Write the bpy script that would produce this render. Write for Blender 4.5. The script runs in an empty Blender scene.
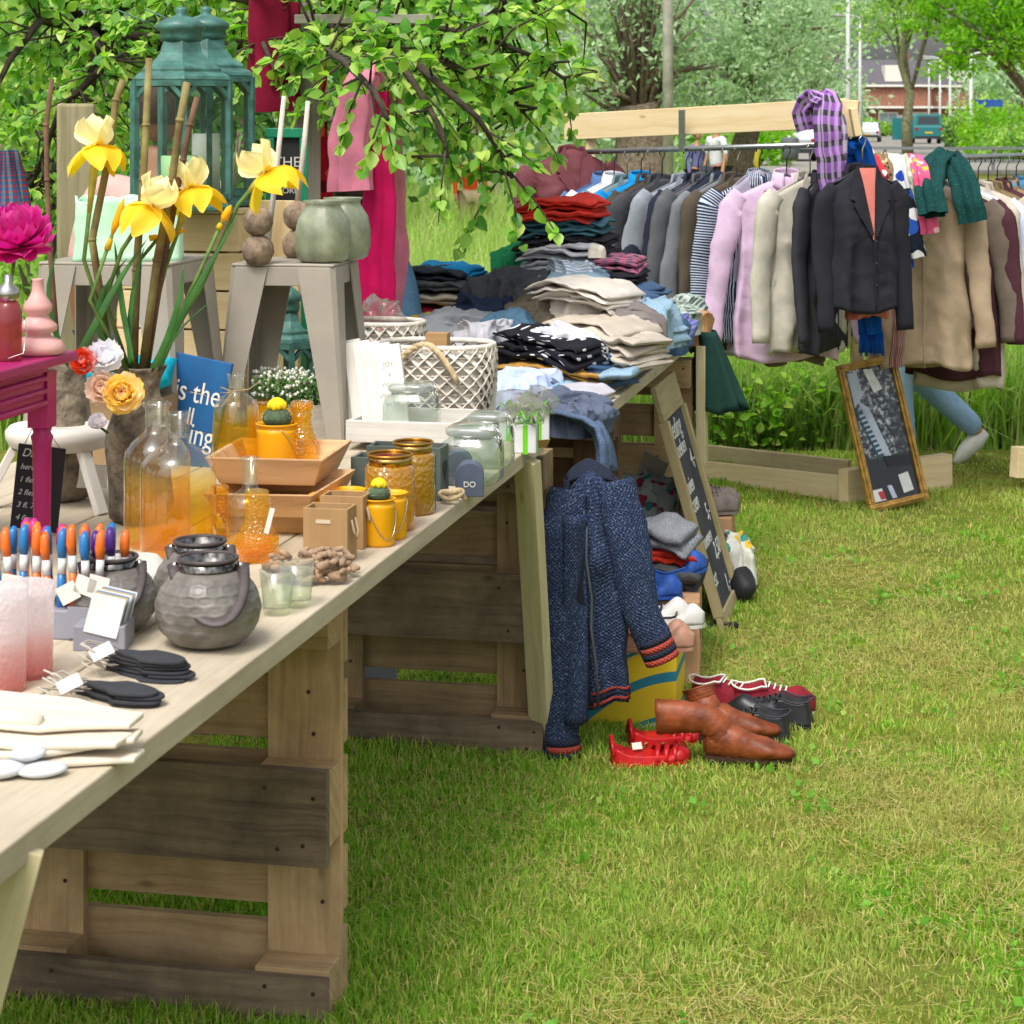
import bpy, math, random
import numpy as np
from mathutils import Vector, Matrix, noise as MN
R = math.radians
rnd = random.Random(7)
SC = bpy.context.scene
COL = SC.collection
F = 2100.0; HZ = 118.0; EYE = 1.7
TOP = 0.855                                   # height of the trestle table tops
TA = R(-12.07)                                # the tables' direction in the ground plane
TO = Vector((0.0877, 5.58, 0))
TM = Matrix.Translation(TO) @ Matrix.Rotation(TA, 4, 'Z')

def W(px, py, Y):                             # survey helper: sight line at distance Y
    return Vector(((px-512)/F*Y, Y, EYE-(py-HZ)/F*Y))
def G(px, py, z=0.0):                         # where a sight line meets height z
    return W(px, py, F*(EYE-z)/(py-HZ))
def T(x, y, z): return TM @ Vector((x, y, z))

# ---------------------------------------------------------------- mesh building
class MB:
    def __init__(s):
        s.v = []; s.f = []; s.m = []; s.s = []; s.uv = []; s.X = Matrix.Identity(4)
    def add(s, verts, faces, mi=0, smooth=False, uvs=None):
        b = len(s.v)
        s.v += [s.X @ Vector(p) for p in verts]
        for k, f in enumerate(faces):
            s.f.append([b+i for i in f]); s.m.append(mi); s.s.append(smooth)
            s.uv.append(uvs[k] if uvs else None)
    def box(s, c, d, rot=None, mi=0, taper=1.0):
        M = Matrix.Translation(Vector(c))
        if rot is not None: M = M @ (rot if isinstance(rot, Matrix) else Matrix.Rotation(rot, 4, 'Z'))
        hx, hy, hz = d[0]/2, d[1]/2, d[2]/2
        P = [Vector((x*hx*(taper if z > 0 else 1), y*hy*(taper if z > 0 else 1), z*hz)) for z in (-1, 1) for y in (-1, 1) for x in (-1, 1)]
        FS = [(0, 2, 3, 1), (4, 5, 7, 6), (0, 1, 5, 4), (2, 6, 7, 3), (0, 4, 6, 2), (1, 3, 7, 5)]
        L = max(range(3), key=lambda i: d[i]); o = [i for i in range(3) if i != L]
        o1, o2 = rnd.random()*5, rnd.random()*5
        uvs = [[(P[i][L]+o1, P[i][o[0]]*1.0+P[i][o[1]]*.93+o2) for i in f] for f in FS]
        s.add([M @ p for p in P], FS, mi, False, uvs)
    def beam(s, p0, p1, w, h, up=(0, 0, 1), mi=0):
        p0, p1 = Vector(p0), Vector(p1); z = (p1-p0); L = z.length; z.normalize()
        x = z.cross(Vector(up)); x.normalize(); y = x.cross(z)
        M = Matrix((( x.x, z.x, y.x, 0), (x.y, z.y, y.y, 0), (x.z, z.z, y.z, 0), (0, 0, 0, 1)))
        s.box((p0+p1)/2, (w, L, h), M, mi)
    def tube(s, pts, r, n=8, mi=0, cap=True, closed=False, flat=1.0, smooth=True, up=None):
        pts = [Vector(p) for p in pts]; k = len(pts)
        rr = r if isinstance(r, (list, tuple)) else [r]*k
        V = []; pn = None
        for i, p in enumerate(pts):
            if closed: t = pts[(i+1) % k]-pts[i-1]
            else: t = pts[min(i+1, k-1)]-pts[max(i-1, 0)]
            t.normalize() if t.length > 1e-9 else None
            if pn is None:
                a = Vector(up) if up else (Vector((0, 0, 1)) if abs(t.z) < .9 else Vector((0, 1, 0)))
                pn = a-t*a.dot(t)
            else: pn = pn-t*pn.dot(t)
            pn.normalize(); b = t.cross(pn)
            for j in range(n):
                a = 2*math.pi*j/n
                V.append(p+(pn*math.cos(a)*flat+b*math.sin(a))*rr[i])
        FS = []; UV = []; ln = 0
        for i in range(k if closed else k-1):
            i2 = (i+1) % k; dl = (pts[i2]-pts[i]).length
            for j in range(n):
                j2 = (j+1) % n
                FS.append((i*n+j, i*n+j2, i2*n+j2, i2*n+j))
                c = 2*math.pi*rr[i]/n
                UV.append([(ln, j*c), (ln, (j+1)*c), (ln+dl, (j+1)*c), (ln+dl, j*c)])
            ln += dl
        if cap and not closed:
            FS.append(tuple(range(n-1, -1, -1))); UV.append([(0, 0)]*n)
            FS.append(tuple((k-1)*n+j for j in range(n))); UV.append([(0, 0)]*n)
        s.add(V, FS, mi, smooth, UV)
    def lathe(s, prof, n=28, c=(0, 0, 0), mi=0, smooth=True, wob=None, sq=None, mis=None):
        # prof: (r, z) list from the bottom up; sq: superellipse power (square-ish jars)
        c = Vector(c); V = []
        for r, z in prof:
            for j in range(n):
                a = 2*math.pi*j/n; ca, sa = math.cos(a), math.sin(a)
                q = 1.0
                if sq: q = (abs(ca)**sq+abs(sa)**sq)**(-1/sq)
                if wob: q *= wob(a, z)
                V.append(c+Vector((r*q*ca, r*q*sa, z)))
        k = len(prof); b = len(s.v)
        for i in range(k-1):
            FS = []; UV = []
            for j in range(n):
                j2 = (j+1) % n
                FS.append((i*n+j, i*n+j2, (i+1)*n+j2, (i+1)*n+j))
                UV.append([(j/n, i/k), ((j+1)/n, i/k), ((j+1)/n, (i+1)/k), (j/n, (i+1)/k)])
            if i == 0: s.add(V, FS, mis[0] if mis else mi, smooth, UV)
            else:
                for f, u in zip(FS, UV):
                    s.f.append([b+q for q in f]); s.m.append(mis[i] if mis else mi); s.s.append(smooth); s.uv.append(u)
        for i, rev in ((0, True), (k-1, False)):
            if prof[i][0] > 1e-5:
                f = [b+i*n+j for j in range(n)]
                s.f.append(f[::-1] if rev else f); s.m.append((mis[0] if rev else mis[-1]) if mis else mi); s.s.append(False); s.uv.append(None)
    def grid(s, nu, nv, fn, mi=0, smooth=True, cu=False, cv=False, us=1.0, vs=1.0):
        V = [fn(i/(nu if cu else nu-1), j/(nv if cv else nv-1)) for i in range(nu) for j in range(nv)]
        FS = []; UV = []
        for i in range(nu if cu else nu-1):
            for j in range(nv if cv else nv-1):
                i2, j2 = (i+1) % nu, (j+1) % nv
                FS.append((i*nv+j, i2*nv+j, i2*nv+j2, i*nv+j2))
                u0, u1, v0, v1 = i/(nu-1)*us, (i+1)/(nu-1)*us, j/(nv-1)*vs, (j+1)/(nv-1)*vs
                UV.append([(u0, v0), (u1, v0), (u1, v1), (u0, v1)])
        s.add(V, FS, mi, smooth, UV)
    def ball(s, c, r, nu=14, nv=9, mi=0, fn=None):
        c = Vector(c); r = (r, r, r) if not isinstance(r, (tuple, list)) else r
        def g(u, v):
            a, b = u*2*math.pi, (v-.5)*math.pi*.999
            d = Vector((math.cos(a)*math.cos(b), math.sin(a)*math.cos(b), math.sin(b)))
            k = fn(d) if fn else 1.0
            return c+Vector((d.x*r[0], d.y*r[1], d.z*r[2]))*k
        s.grid(nu, nv, g, mi, True, cu=True)
    def poly(s, pts, h, mi=0, axis='Z'):           # extruded outline (in XY, thickness h upward)
        n = len(pts)
        V = [(p[0], p[1], 0) for p in pts]+[(p[0], p[1], h) for p in pts]
        FS = [tuple(range(n-1, -1, -1)), tuple(range(n, 2*n))]+[(i, (i+1) % n, n+(i+1) % n, n+i) for i in range(n)]
        s.add(V, FS, mi, False, [[(V[i][0], V[i][1]) for i in f] for f in FS])
    def noise(s, amp, freq, seed=0, start=0):
        o = Vector((seed*7.3, seed*3.1, seed*1.7))
        for i in range(start, len(s.v)):
            s.v[i] = s.v[i]+MN.noise_vector(s.v[i]*freq+o)*amp
    def build(s, name, mats, parent=None, loc=None, rot=None, bevel=0, solid=0, sub=0, mw=None):
        me = bpy.data.meshes.new(name)
        me.from_pydata([tuple(p) for p in s.v], [], s.f)
        if not isinstance(mats, (list, tuple)): mats = [mats]
        for m in mats: me.materials.append(m)
        me.polygons.foreach_set('material_index', s.m)
        me.polygons.foreach_set('use_smooth', s.s)
        uv = me.uv_layers.new(name='UVMap'); d = []
        for f, u in zip(s.f, s.uv):
            for k, i in enumerate(f):
                d += u[k] if u else (s.v[i].x, s.v[i].y+s.v[i].z)
        uv.data.foreach_set('uv', d)
        me.update()
        o = bpy.data.objects.new(name, me); COL.objects.link(o)
        if parent is not None: o.parent = parent
        if mw is not None: o.matrix_world = mw
        if loc is not None: o.location = loc
        if rot is not None: o.rotation_euler = rot if isinstance(rot, (tuple, list)) else (0, 0, rot)
        if sub:
            m = o.modifiers.new('s', 'SUBSURF'); m.levels = sub; m.render_levels = sub
        if solid:
            m = o.modifiers.new('t', 'SOLIDIFY'); m.thickness = solid; m.offset = 0
        if bevel:
            m = o.modifiers.new('b', 'BEVEL'); m.width = bevel; m.segments = 2; m.limit_method = 'ANGLE'; m.angle_limit = R(50)
            m.harden_normals = False
        return o

def tag(o, label, cat, group=None, kind=None):
    if label: o['label'] = label
    if cat: o['category'] = cat
    if group: o['group'] = group
    if kind: o['kind'] = kind
    return o
def thing(name, label, cat, loc=(0, 0, 0), rot=0, group=None):
    o = bpy.data.objects.new(name, None); COL.objects.link(o)
    o.empty_display_size = .05
    o.location = loc; o.rotation_euler = rot if isinstance(rot, (tuple, list)) else (0, 0, rot)
    return tag(o, label, cat, group)
def copytree(o, parent=None, kids={}):
    c = o.copy(); COL.objects.link(c)
    if parent is not None: c.parent = parent
    for ch in [x for x in COL.objects if x.parent == o]: copytree(ch, c)
    return c
def struct(o): o['kind'] = 'structure'; return o
def text(s, size, mat, parent, M, name='lettering', ext=.0006, align='CENTER', shear=0):
    cu = bpy.data.curves.new(name, 'FONT'); cu.body = s; cu.size = size; cu.extrude = ext; cu.align_x = align; cu.shear = shear
    cu.materials.append(mat)
    o = bpy.data.objects.new(name, cu); COL.objects.link(o); me = bpy.data.meshes.new_from_object(o); me.materials.clear(); me.materials.append(mat)
    bpy.data.objects.remove(o); o = bpy.data.objects.new(name, me); COL.objects.link(o); o.parent = parent; o.matrix_local = M
    return o

def npmesh(name, V, Fc, mats, parent=None, k=3, smooth=False, mi=None, attr=None):
    me = bpy.data.meshes.new(name)
    V = np.asarray(V, np.float32).reshape(-1, 3); Fc = np.asarray(Fc, np.int32).reshape(-1, k); n = len(Fc)
    me.vertices.add(len(V)); me.vertices.foreach_set('co', V.ravel())
    me.loops.add(n*k); me.loops.foreach_set('vertex_index', Fc.ravel())
    me.polygons.add(n); me.polygons.foreach_set('loop_start', np.arange(0, n*k, k, dtype=np.int32))
    for m in (mats if isinstance(mats, (list, tuple)) else [mats]): me.materials.append(m)
    if mi is not None: me.polygons.foreach_set('material_index', np.asarray(mi, np.int32))
    if smooth: me.polygons.foreach_set('use_smooth', np.ones(n, bool))
    me.update(calc_edges=True); me.validate()
    o = bpy.data.objects.new(name, me); COL.objects.link(o)
    if parent is not None: o.parent = parent
    return o

# ---------------------------------------------------------------- materials
def C(h):
    h = h.lstrip('#'); c = [int(h[i:i+2], 16)/255 for i in (0, 2, 4)]
    return tuple((x/12.92 if x <= .04045 else ((x+.055)/1.055)**2.4) for x in c)
def sc(c, k): return tuple(max(0, min(1, x*k)) for x in c[:3])
MATS = {}
class NT:
    def __init__(s, name):
        s.m = bpy.data.materials.new(name); s.m.use_nodes = True; s.t = s.m.node_tree
        s.b = s.t.nodes['Principled BSDF']; s.out = s.t.nodes['Material Output']
    def n(s, typ, **kw):
        x = s.t.nodes.new('ShaderNode'+typ)
        for k, v in kw.items():
            if k in x.inputs.keys() if not k.startswith('_') else False: pass
            setattr(x, k, v)
        return x
    def l(s, a, b): s.t.links.new(a, b)
    def noise(s, vec, scale, detail=3, rough=.55):
        x = s.n('TexNoise'); x.inputs['Scale'].default_value = scale; x.inputs['Detail'].default_value = detail
        x.inputs['Roughness'].default_value = rough
        if vec is not None: s.l(vec, x.inputs['Vector'])
        return x.outputs['Fac']
    def map(s, vec, scale, loc=(0, 0, 0), rot=(0, 0, 0)):
        x = s.n('Mapping'); x.inputs['Scale'].default_value = scale; x.inputs['Location'].default_value = loc; x.inputs['Rotation'].default_value = rot
        s.l(vec, x.inputs['Vector']); return x.outputs['Vector']
    def ramp(s, fac, stops, const=False):
        x = s.n('ValToRGB'); e = x.color_ramp.elements
        if const: x.color_ramp.interpolation = 'CONSTANT'
        while len(e) < len(stops): e.new(.5)
        for q, (p, c) in zip(e, stops):
            q.position = p; q.color = (*c, 1) if len(c) == 3 else c
        s.l(fac, x.inputs['Fac']); return x.outputs['Color']
    def mix(s, fac, a, b, mode='MIX'):
        x = s.n('Mix'); x.data_type = 'RGBA'; x.blend_type = mode
        for v, i in ((fac, 0), (a, 6), (b, 7)):
            if isinstance(v, (int, float)): x.inputs[i].default_value = v
            elif isinstance(v, tuple): x.inputs[i].default_value = (*v[:3], 1)
            else: s.l(v, x.inputs[i])
        return x.outputs[2]
    def math(s, op, a, b=0.0, cl=False):
        x = s.n('Math'); x.operation = op; x.use_clamp = cl
        for v, i in ((a, 0), (b, 1)):
            if isinstance(v, (int, float)): x.inputs[i].default_value = v
            else: s.l(v, x.inputs[i])
        return x.outputs[0]
    def bump(s, h, strength=.3, dist=.002):
        x = s.n('Bump'); x.inputs['Strength'].default_value = strength; x.inputs['Distance'].default_value = dist
        s.l(h, x.inputs['Height']); s.l(x.outputs['Normal'], s.b.inputs['Normal'])
    def coord(s, w='Object'): return s.n('TexCoord').outputs[w]
    def col(s, c):
        if isinstance(c, tuple): s.b.inputs['Base Color'].default_value = (*c[:3], 1)
        else: s.l(c, s.b.inputs['Base Color'])

def mat(name, col, rough=.6, var=.15, vs=9, bump=.0, bs=90, metal=0, spec=.4, col2=None, coat=0, bd=.002, vstop=(.35, .68)):
    if name in MATS: return MATS[name]
    t = NT(name); col = C(col) if isinstance(col, str) else col
    col2 = (C(col2) if isinstance(col2, str) else col2) if col2 else sc(col, 1-var*1.6)
    v = t.coord(); f = t.noise(v, vs, 5)
    t.col(t.ramp(f, [(vstop[0], col2), (vstop[1], sc(col, 1+var*.5))]))
    t.b.inputs['Roughness'].default_value = rough; t.b.inputs['Metallic'].default_value = metal
    t.b.inputs['Specular IOR Level'].default_value = spec; t.b.inputs['Coat Weight'].default_value = coat
    if bump: t.bump(t.noise(v, bs, 4), bump, bd)
    MATS[name] = t.m; return t.m
def wood(name, light, dark, dirt=.3, knots=True, rough=.75, gs=1.0, dirtcol='#2b2a24'):
    if name in MATS: return MATS[name]
    t = NT(name); light, dark = C(light), C(dark)
    uv = t.coord('UV'); g = t.n('NewGeometry'); rp = g.outputs['Random Per Island']
    off = t.n('CombineXYZ'); t.l(t.math('MULTIPLY', rp, 31.0), off.inputs[0]); t.l(t.math('MULTIPLY', rp, 17.0), off.inputs[1])
    va = t.n('VectorMath'); va.operation = 'ADD'; t.l(uv, va.inputs[0]); t.l(off.outputs[0], va.inputs[1]); u2 = va.outputs[0]
    warp = t.noise(t.map(u2, (2, 6, 1)), 1.5, 2)
    w2 = t.n('CombineXYZ'); t.l(t.math('MULTIPLY', warp, .05), w2.inputs[1])
    vb = t.n('VectorMath'); vb.operation = 'ADD'; t.l(u2, vb.inputs[0]); t.l(w2.outputs[0], vb.inputs[1])
    g1 = t.noise(t.map(vb.outputs[0], (2.2*gs, 48*gs, 1)), 1, 6, .68)
    c = t.ramp(g1, [(.26, dark), (.48, tuple((a*2+b)/3 for a, b in zip(light, dark))), (.66, light)])
    br = t.math('MULTIPLY', t.math('SUBTRACT', rp, .5), .35); c = t.mix(1.0, c, t.n('CombineColor').outputs[0], 'MIX') if False else c
    hs = t.n('HueSaturation'); t.l(c, hs.inputs['Color']); t.l(t.math('ADD', br, 1.0), hs.inputs['Value']); c = hs.outputs[0]
    if knots:
        vo = t.n('TexVoronoi'); vo.inputs['Scale'].default_value = 1; t.l(t.map(u2, (4.5, 14, 1)), vo.inputs['Vector'])
        kd = t.ramp(vo.outputs['Distance'], [(.03, (1, 1, 1)), (.13, (0, 0, 0))])
        sel = t.math('GREATER_THAN', t.noise(t.map(u2, (2.2, 7, 1)), 1, 0), .53)
        c = t.mix(t.math('MULTIPLY', t.math('MULTIPLY', kd, sel), .75), c, sc(dark, .42))
    if dirt:
        d = t.ramp(t.noise(t.coord('Object'), 5, 6, .65), [(.4, (0, 0, 0)), (.72, (1, 1, 1))])
        c = t.mix(t.math('MULTIPLY', d, dirt), c, C(dirtcol))
    t.col(c); t.b.inputs['Roughness'].default_value = rough; t.b.inputs['Specular IOR Level'].default_value = .25
    t.bump(g1, .35, .0015)
    MATS[name] = t.m; return t.m
def cloth(name, col, pat=None, col2=None, col3=None, ps=30, rough=.9, var=.12, knit=False, fuzz=.25, sheen=0):
    if name in MATS: return MATS[name]
    t = NT(name); col = C(col); col2 = C(col2) if col2 else sc(col, .5); col3 = C(col3) if col3 else col2
    v = t.coord(); uv = t.coord('UV')
    f = t.noise(v, 14, 4); c = t.ramp(f, [(.3, sc(col, 1-var)), (.7, sc(col, 1+var))])
    if pat in ('stripe', 'plaid', 'stripeu'):
        sp = t.n('SeparateXYZ'); t.l(uv, sp.inputs[0])
        a = sp.outputs['X'] if pat != 'stripe' else sp.outputs['Y']
        s1 = t.math('GREATER_THAN', t.math('FRACT', t.math('MULTIPLY', a, ps)), .6)
        c = t.mix(s1, c, col2)
        if pat == 'plaid':
            s2 = t.math('GREATER_THAN', t.math('FRACT', t.math('MULTIPLY', sp.outputs['Y'], ps)), .55)
            c = t.mix(t.math('MULTIPLY', s2, .55), c, col3)
            s3 = t.math('GREATER_THAN', t.math('FRACT', t.math('MULTIPLY', sp.outputs['Y'], ps*.5)), .92)
            c = t.mix(s3, c, sc(col, 1.6))
    elif pat == 'dots':
        vo = t.n('TexVoronoi'); vo.inputs['Scale'].default_value = ps; t.l(uv, vo.inputs['Vector']); vo.inputs['Randomness'].default_value = .6
        c = t.mix(t.math('LESS_THAN', vo.outputs['Distance'], .3), c, col2)
    elif pat == 'floral':
        vo = t.n('TexVoronoi'); vo.inputs['Scale'].default_value = ps; t.l(v, vo.inputs['Vector'])
        sp = t.n('SeparateColor'); t.l(vo.outputs['Color'], sp.inputs[0])
        k = t.ramp(sp.outputs[0], [(0, col), (.4, col2), (.62, col), (.8, col3)], True)
        c = t.mix(t.math('LESS_THAN', vo.outputs['Distance'], .55), c, k)
    elif pat == 'heather':
        c = t.mix(t.math('GREATER_THAN', t.noise(v, ps*10, 2), .58), c, col2)
    t.col(c); t.b.inputs['Roughness'].default_value = rough; t.b.inputs['Specular IOR Level'].default_value = .15
    t.b.inputs['Sheen Weight'].default_value = sheen
    if knit:
        sp = t.n('SeparateXYZ'); t.l(uv, sp.inputs[0])
        h = t.math('MULTIPLY', t.math('SINE', t.math('MULTIPLY', sp.outputs['X'], 620)), t.math('SINE', t.math('MULTIPLY', sp.outputs['Y'], 520)))
        t.bump(t.math('ADD', h, t.math('MULTIPLY', t.noise(v, 160, 2), 1.5)), .6, .003)
    else:
        t.bump(t.math('ADD', t.noise(v, 420, 2), t.math('MULTIPLY', t.noise(v, 28, 5, .6), 3.0)), fuzz, .006)
    MATS[name] = t.m; return t.m
def petalm(name, cols, trans=.35): return leafmat(name, cols, .5, trans, .3)
def glass(name, tint='#ffffff', rough=.03, body=0.0, bodycol=None, tint2=None, split=.5, soft=.12, pat=0, refl=1.0, bt=.08):
    # thin-walled glass: clear or tinted see-through plus a glossy skin, and some scattering body
    if name in MATS: return MATS[name]
    t = NT(name); t.t.nodes.remove(t.b)
    c = C(tint)
    tr = t.n('BsdfTransparent'); tr.inputs[0].default_value = (*c, 1)
    df = t.n('BsdfTranslucent'); dd = t.n('BsdfDiffuse')
    bc = C(bodycol or tint); df.inputs[0].default_value = (*bc, 1); dd.inputs[0].default_value = (*bc, 1)
    gl = t.n('BsdfGlossy'); gl.inputs['Roughness'].default_value = rough; gl.inputs[0].default_value = (1, 1, 1, 1)
    if tint2:
        sp = t.n('SeparateXYZ'); t.l(t.coord('Generated'), sp.inputs[0])
        z = t.math('ADD', sp.outputs['Z'], t.math('MULTIPLY', t.math('SUBTRACT', t.noise(t.coord(), 30, 2), .5), .1))
        rc = t.ramp(z, [(max(0, split-soft), C(tint2)), (split+soft, c)]); t.l(rc, tr.inputs[0]); t.l(rc, df.inputs[0]); t.l(rc, dd.inputs[0])
        bfac = t.ramp(z, [(max(0, split-soft), (body,)*3), (split+soft, (body*bt,)*3)])
    else: bfac = None
    m0 = t.n('MixShader'); m0.inputs[0].default_value = .6; t.l(dd.outputs[0], m0.inputs[1]); t.l(df.outputs[0], m0.inputs[2])
    m1 = t.n('MixShader'); t.l(tr.outputs[0], m1.inputs[1]); t.l(m0.outputs[0], m1.inputs[2])
    if bfac is not None: t.l(bfac, m1.inputs[0])
    else: m1.inputs[0].default_value = body
    fr = t.n('Fresnel'); fr.inputs[0].default_value = 1.5
    m2 = t.n('MixShader'); bf = t.n('NewGeometry').outputs['Backfacing']; t.l(t.math('MULTIPLY', t.math('MULTIPLY', fr.outputs[0], refl, True), t.math('SUBTRACT', 1.0, t.math('MULTIPLY', bf, .92))), m2.inputs[0]); t.l(m1.outputs[0], m2.inputs[1]); t.l(gl.outputs[0], m2.inputs[2])
    t.l(m2.outputs[0], t.out.inputs['Surface'])
    if pat:
        b = t.n('Bump'); b.inputs['Strength'].default_value = .8; b.inputs['Distance'].default_value = .004
        vo = t.n('TexVoronoi'); vo.inputs['Scale'].default_value = pat; t.l(t.coord(), vo.inputs['Vector'])
        t.l(vo.outputs['Distance'], b.inputs['Height'])
        for x in (gl, dd, df, fr): t.l(b.outputs[0], x.inputs['Normal'])
    MATS[name] = t.m; return t.m
def leafmat(name, cols, rough=.45, trans=.45, spec=.35, patch=None):
    if name in MATS: return MATS[name]
    t = NT(name); g = t.n('NewGeometry'); rp = g.outputs['Random Per Island']
    n = len(cols)
    c = t.ramp(rp, [((i+.5)/n, C(x)) for i, x in enumerate(cols)])
    if patch:
        pn = t.noise(g.outputs['Position'], patch[0], 4, .6)
        pf = t.ramp(pn, [(patch[2], (0, 0, 0)), (patch[3], (1, 1, 1))])
        if len(patch) > 4:                      # worn towards the open aisle, lush beside the tables
            sp = t.n('SeparateXYZ'); t.l(g.outputs['Position'], sp.inputs[0])
            dx = t.math('ADD', t.math('MULTIPLY', t.math('SUBTRACT', sp.outputs['X'], TO.x), math.cos(TA)), t.math('MULTIPLY', t.math('SUBTRACT', sp.outputs['Y'], TO.y), math.sin(TA)))
            mr = t.n('MapRange'); t.l(dx, mr.inputs[0]); mr.inputs[1].default_value = -.1; mr.inputs[2].default_value = .75
            pf = t.math('MULTIPLY', pf, mr.outputs[0])
        c = t.mix(pf, c, t.mix(.5, c, C(patch[1])))
        if len(patch) > 4:
            p2 = t.ramp(t.noise(g.outputs['Position'], 5.5, 4, .65), [(.46, (0, 0, 0)), (.66, (1, 1, 1))]); c = t.mix(t.math('MULTIPLY', p2, t.math('MULTIPLY', mr.outputs[0], .75)), c, t.mix(.55, c, C('#8d7c3e')))
            p3 = t.ramp(t.noise(g.outputs['Position'], 3.1, 3, .6), [(.52, (0, 0, 0)), (.68, (1, 1, 1))]); c = t.mix(t.math('MULTIPLY', p3, .55), c, t.mix(.6, c, C('#7cbc28')))
    t.col(c); t.b.inputs['Roughness'].default_value = rough; t.b.inputs['Specular IOR Level'].default_value = spec
    tl = t.n('BsdfTranslucent'); hs = t.n('HueSaturation'); hs.inputs['Value'].default_value = 1.35; hs.inputs['Saturation'].default_value = 1.1
    t.l(c, hs.inputs['Color']); t.l(hs.outputs[0], tl.inputs[0])
    m = t.n('MixShader'); m.inputs[0].default_value = trans; t.l(t.b.outputs[0], m.inputs[1]); t.l(tl.outputs[0], m.inputs[2])
    t.l(m.outputs[0], t.out.inputs['Surface'])
    MATS[name] = t.m; return t.m

# ---------------------------------------------------------------- leaves and blades
def rotbasis(n, rg, flat=0.0):
    d = rg.normal(size=(n, 3)); d[:, 2] -= flat*abs(d[:, 2]); d /= np.linalg.norm(d, axis=1, keepdims=True)+1e-9
    u = rg.normal(size=(n, 3)); u -= d*(d*u).sum(1, keepdims=True); u /= np.linalg.norm(u, axis=1, keepdims=True)+1e-9
    return d, u, np.cross(d, u)
def leaves_simple(P, size, rg, droop=.3, wd=.5):
    n = len(P); d, s, up = rotbasis(n, rg); d[:, 2] -= droop; d /= np.linalg.norm(d, axis=1, keepdims=True)
    s = np.cross(d, up); s /= np.linalg.norm(s, axis=1, keepdims=True)+1e-9
    L = (size*(.7+.6*rg.random(n)))[:, None]
    V = np.stack([P, P+d*L*.5+s*L*wd*.5+up*L*.08, P+d*L, P+d*L*.5-s*L*wd*.5+up*L*.08], 1)
    b = np.arange(n)[:, None]*4
    Fc = np.concatenate([b+np.array([0, 1, 2]), b+np.array([0, 2, 3])], 0)
    return V.reshape(-1, 3), Fc
def leaves_full(P, D, size, rg):
    n = len(P); D = D/np.linalg.norm(D, axis=1, keepdims=True)
    up = rg.normal(size=(n, 3))*.55+np.array([0, -.35, .9]); s = np.cross(D, up); s /= np.linalg.norm(s, axis=1, keepdims=True)+1e-9
    up = np.cross(s, D); L = (size*(.65+.6*rg.random(n)))[:, None]
    fold = (.10+.25*rg.random(n))[:, None]; curl = (rg.random(n)*.35-.05)[:, None]
    rows = [(0, 0), (.22, .27), (.48, .36), (.76, .24), (1, 0)]
    V = []
    for t, w in rows:
        c = P+D*L*t-up*L*curl*t*t
        V.append(c)
        if w: V += [c+s*L*w+up*L*w*fold*2, c-s*L*w+up*L*w*fold*2]
    V = np.stack(V, 1); k = V.shape[1]
    tri = [(0, 2, 1), (0, 1, 3)]
    m = [1, 4, 7]
    for a, b in ((1, 4), (4, 7)):
        tri += [(a, a+1, b+1), (a, b+1, b), (a, b, b+2), (a, b+2, a+2)]
    tri += [(7, 8, 10), (7, 10, 9)]
    b = np.arange(n)[:, None, None]*k
    return V.reshape(-1, 3), (b+np.array(tri)[None]).reshape(-1, 3)
def blades(P, h, w, rg, lean=.35, seg=2):
    n = len(P); a = rg.random(n)*2*np.pi; side = np.stack([np.cos(a), np.sin(a), np.zeros(n)], 1)
    b = rg.random(n)*2*np.pi; ld = np.stack([np.cos(b), np.sin(b), np.zeros(n)], 1)
    l = (np.abs(rg.normal(size=n))*lean)[:, None]; hh = h[:, None]; ww = w[:, None]
    up = np.array([0, 0, 1.0])
    p1 = P+ld*hh*l*.3+up*hh*.55; p2 = P+ld*hh*l*1.1+up*hh*np.maximum(.15, 1-.35*l*l)
    V = np.stack([P-side*ww, P+side*ww, p1-side*ww*.75, p1+side*ww*.75, p2], 1)
    t = np.array([(0, 1, 3), (0, 3, 2), (2, 3, 4)]); k = np.arange(n)[:, None, None]*5
    return V.reshape(-1, 3), (k+t[None]).reshape(-1, 3)
# ================================================================ camera, light
cam = bpy.data.objects.new('camera', bpy.data.cameras.new('camera')); COL.objects.link(cam)
cam.location = (0, 0, EYE); cam.rotation_euler = (R(90), 0, 0)
cd = cam.data; cd.sensor_width = 36; cd.lens = F/1024*36; cd.shift_y = -(512-HZ)/1024; cd.clip_end = 3000; cd.clip_start = .1
cd.dof.use_dof = True; cd.dof.focus_distance = 5.6; cd.dof.aperture_fstop = 16
SC.camera = cam
SUN_EL, SUN_AZ = 58, 205                        # high soft sun behind thin cloud, over the photographer's left shoulder
w = bpy.data.worlds.new('World'); SC.world = w; w.use_nodes = True
nt = w.node_tree; bg = nt.nodes['Background']; sk = nt.nodes.new('ShaderNodeTexSky'); sk.sky_type = 'NISHITA'; sk.sun_disc = False
sk.sun_elevation = R(SUN_EL); sk.sun_rotation = R(SUN_AZ); sk.dust_density = 5; sk.air_density = 1.0; sk.ozone_density = 1.0
hs = nt.nodes.new('ShaderNodeHueSaturation'); hs.inputs['Saturation'].default_value = .3; hs.inputs['Value'].default_value = 1.0
nt.links.new(sk.outputs[0], hs.inputs['Color']); nt.links.new(hs.outputs[0], bg.inputs['Color']); bg.inputs['Strength'].default_value = .15
sl = bpy.data.lights.new('sun', 'SUN'); sl.energy = 1.35; sl.angle = R(16); sl.color = (1, .96, .9)
so = bpy.data.objects.new('sun', sl); COL.objects.link(so)
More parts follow.
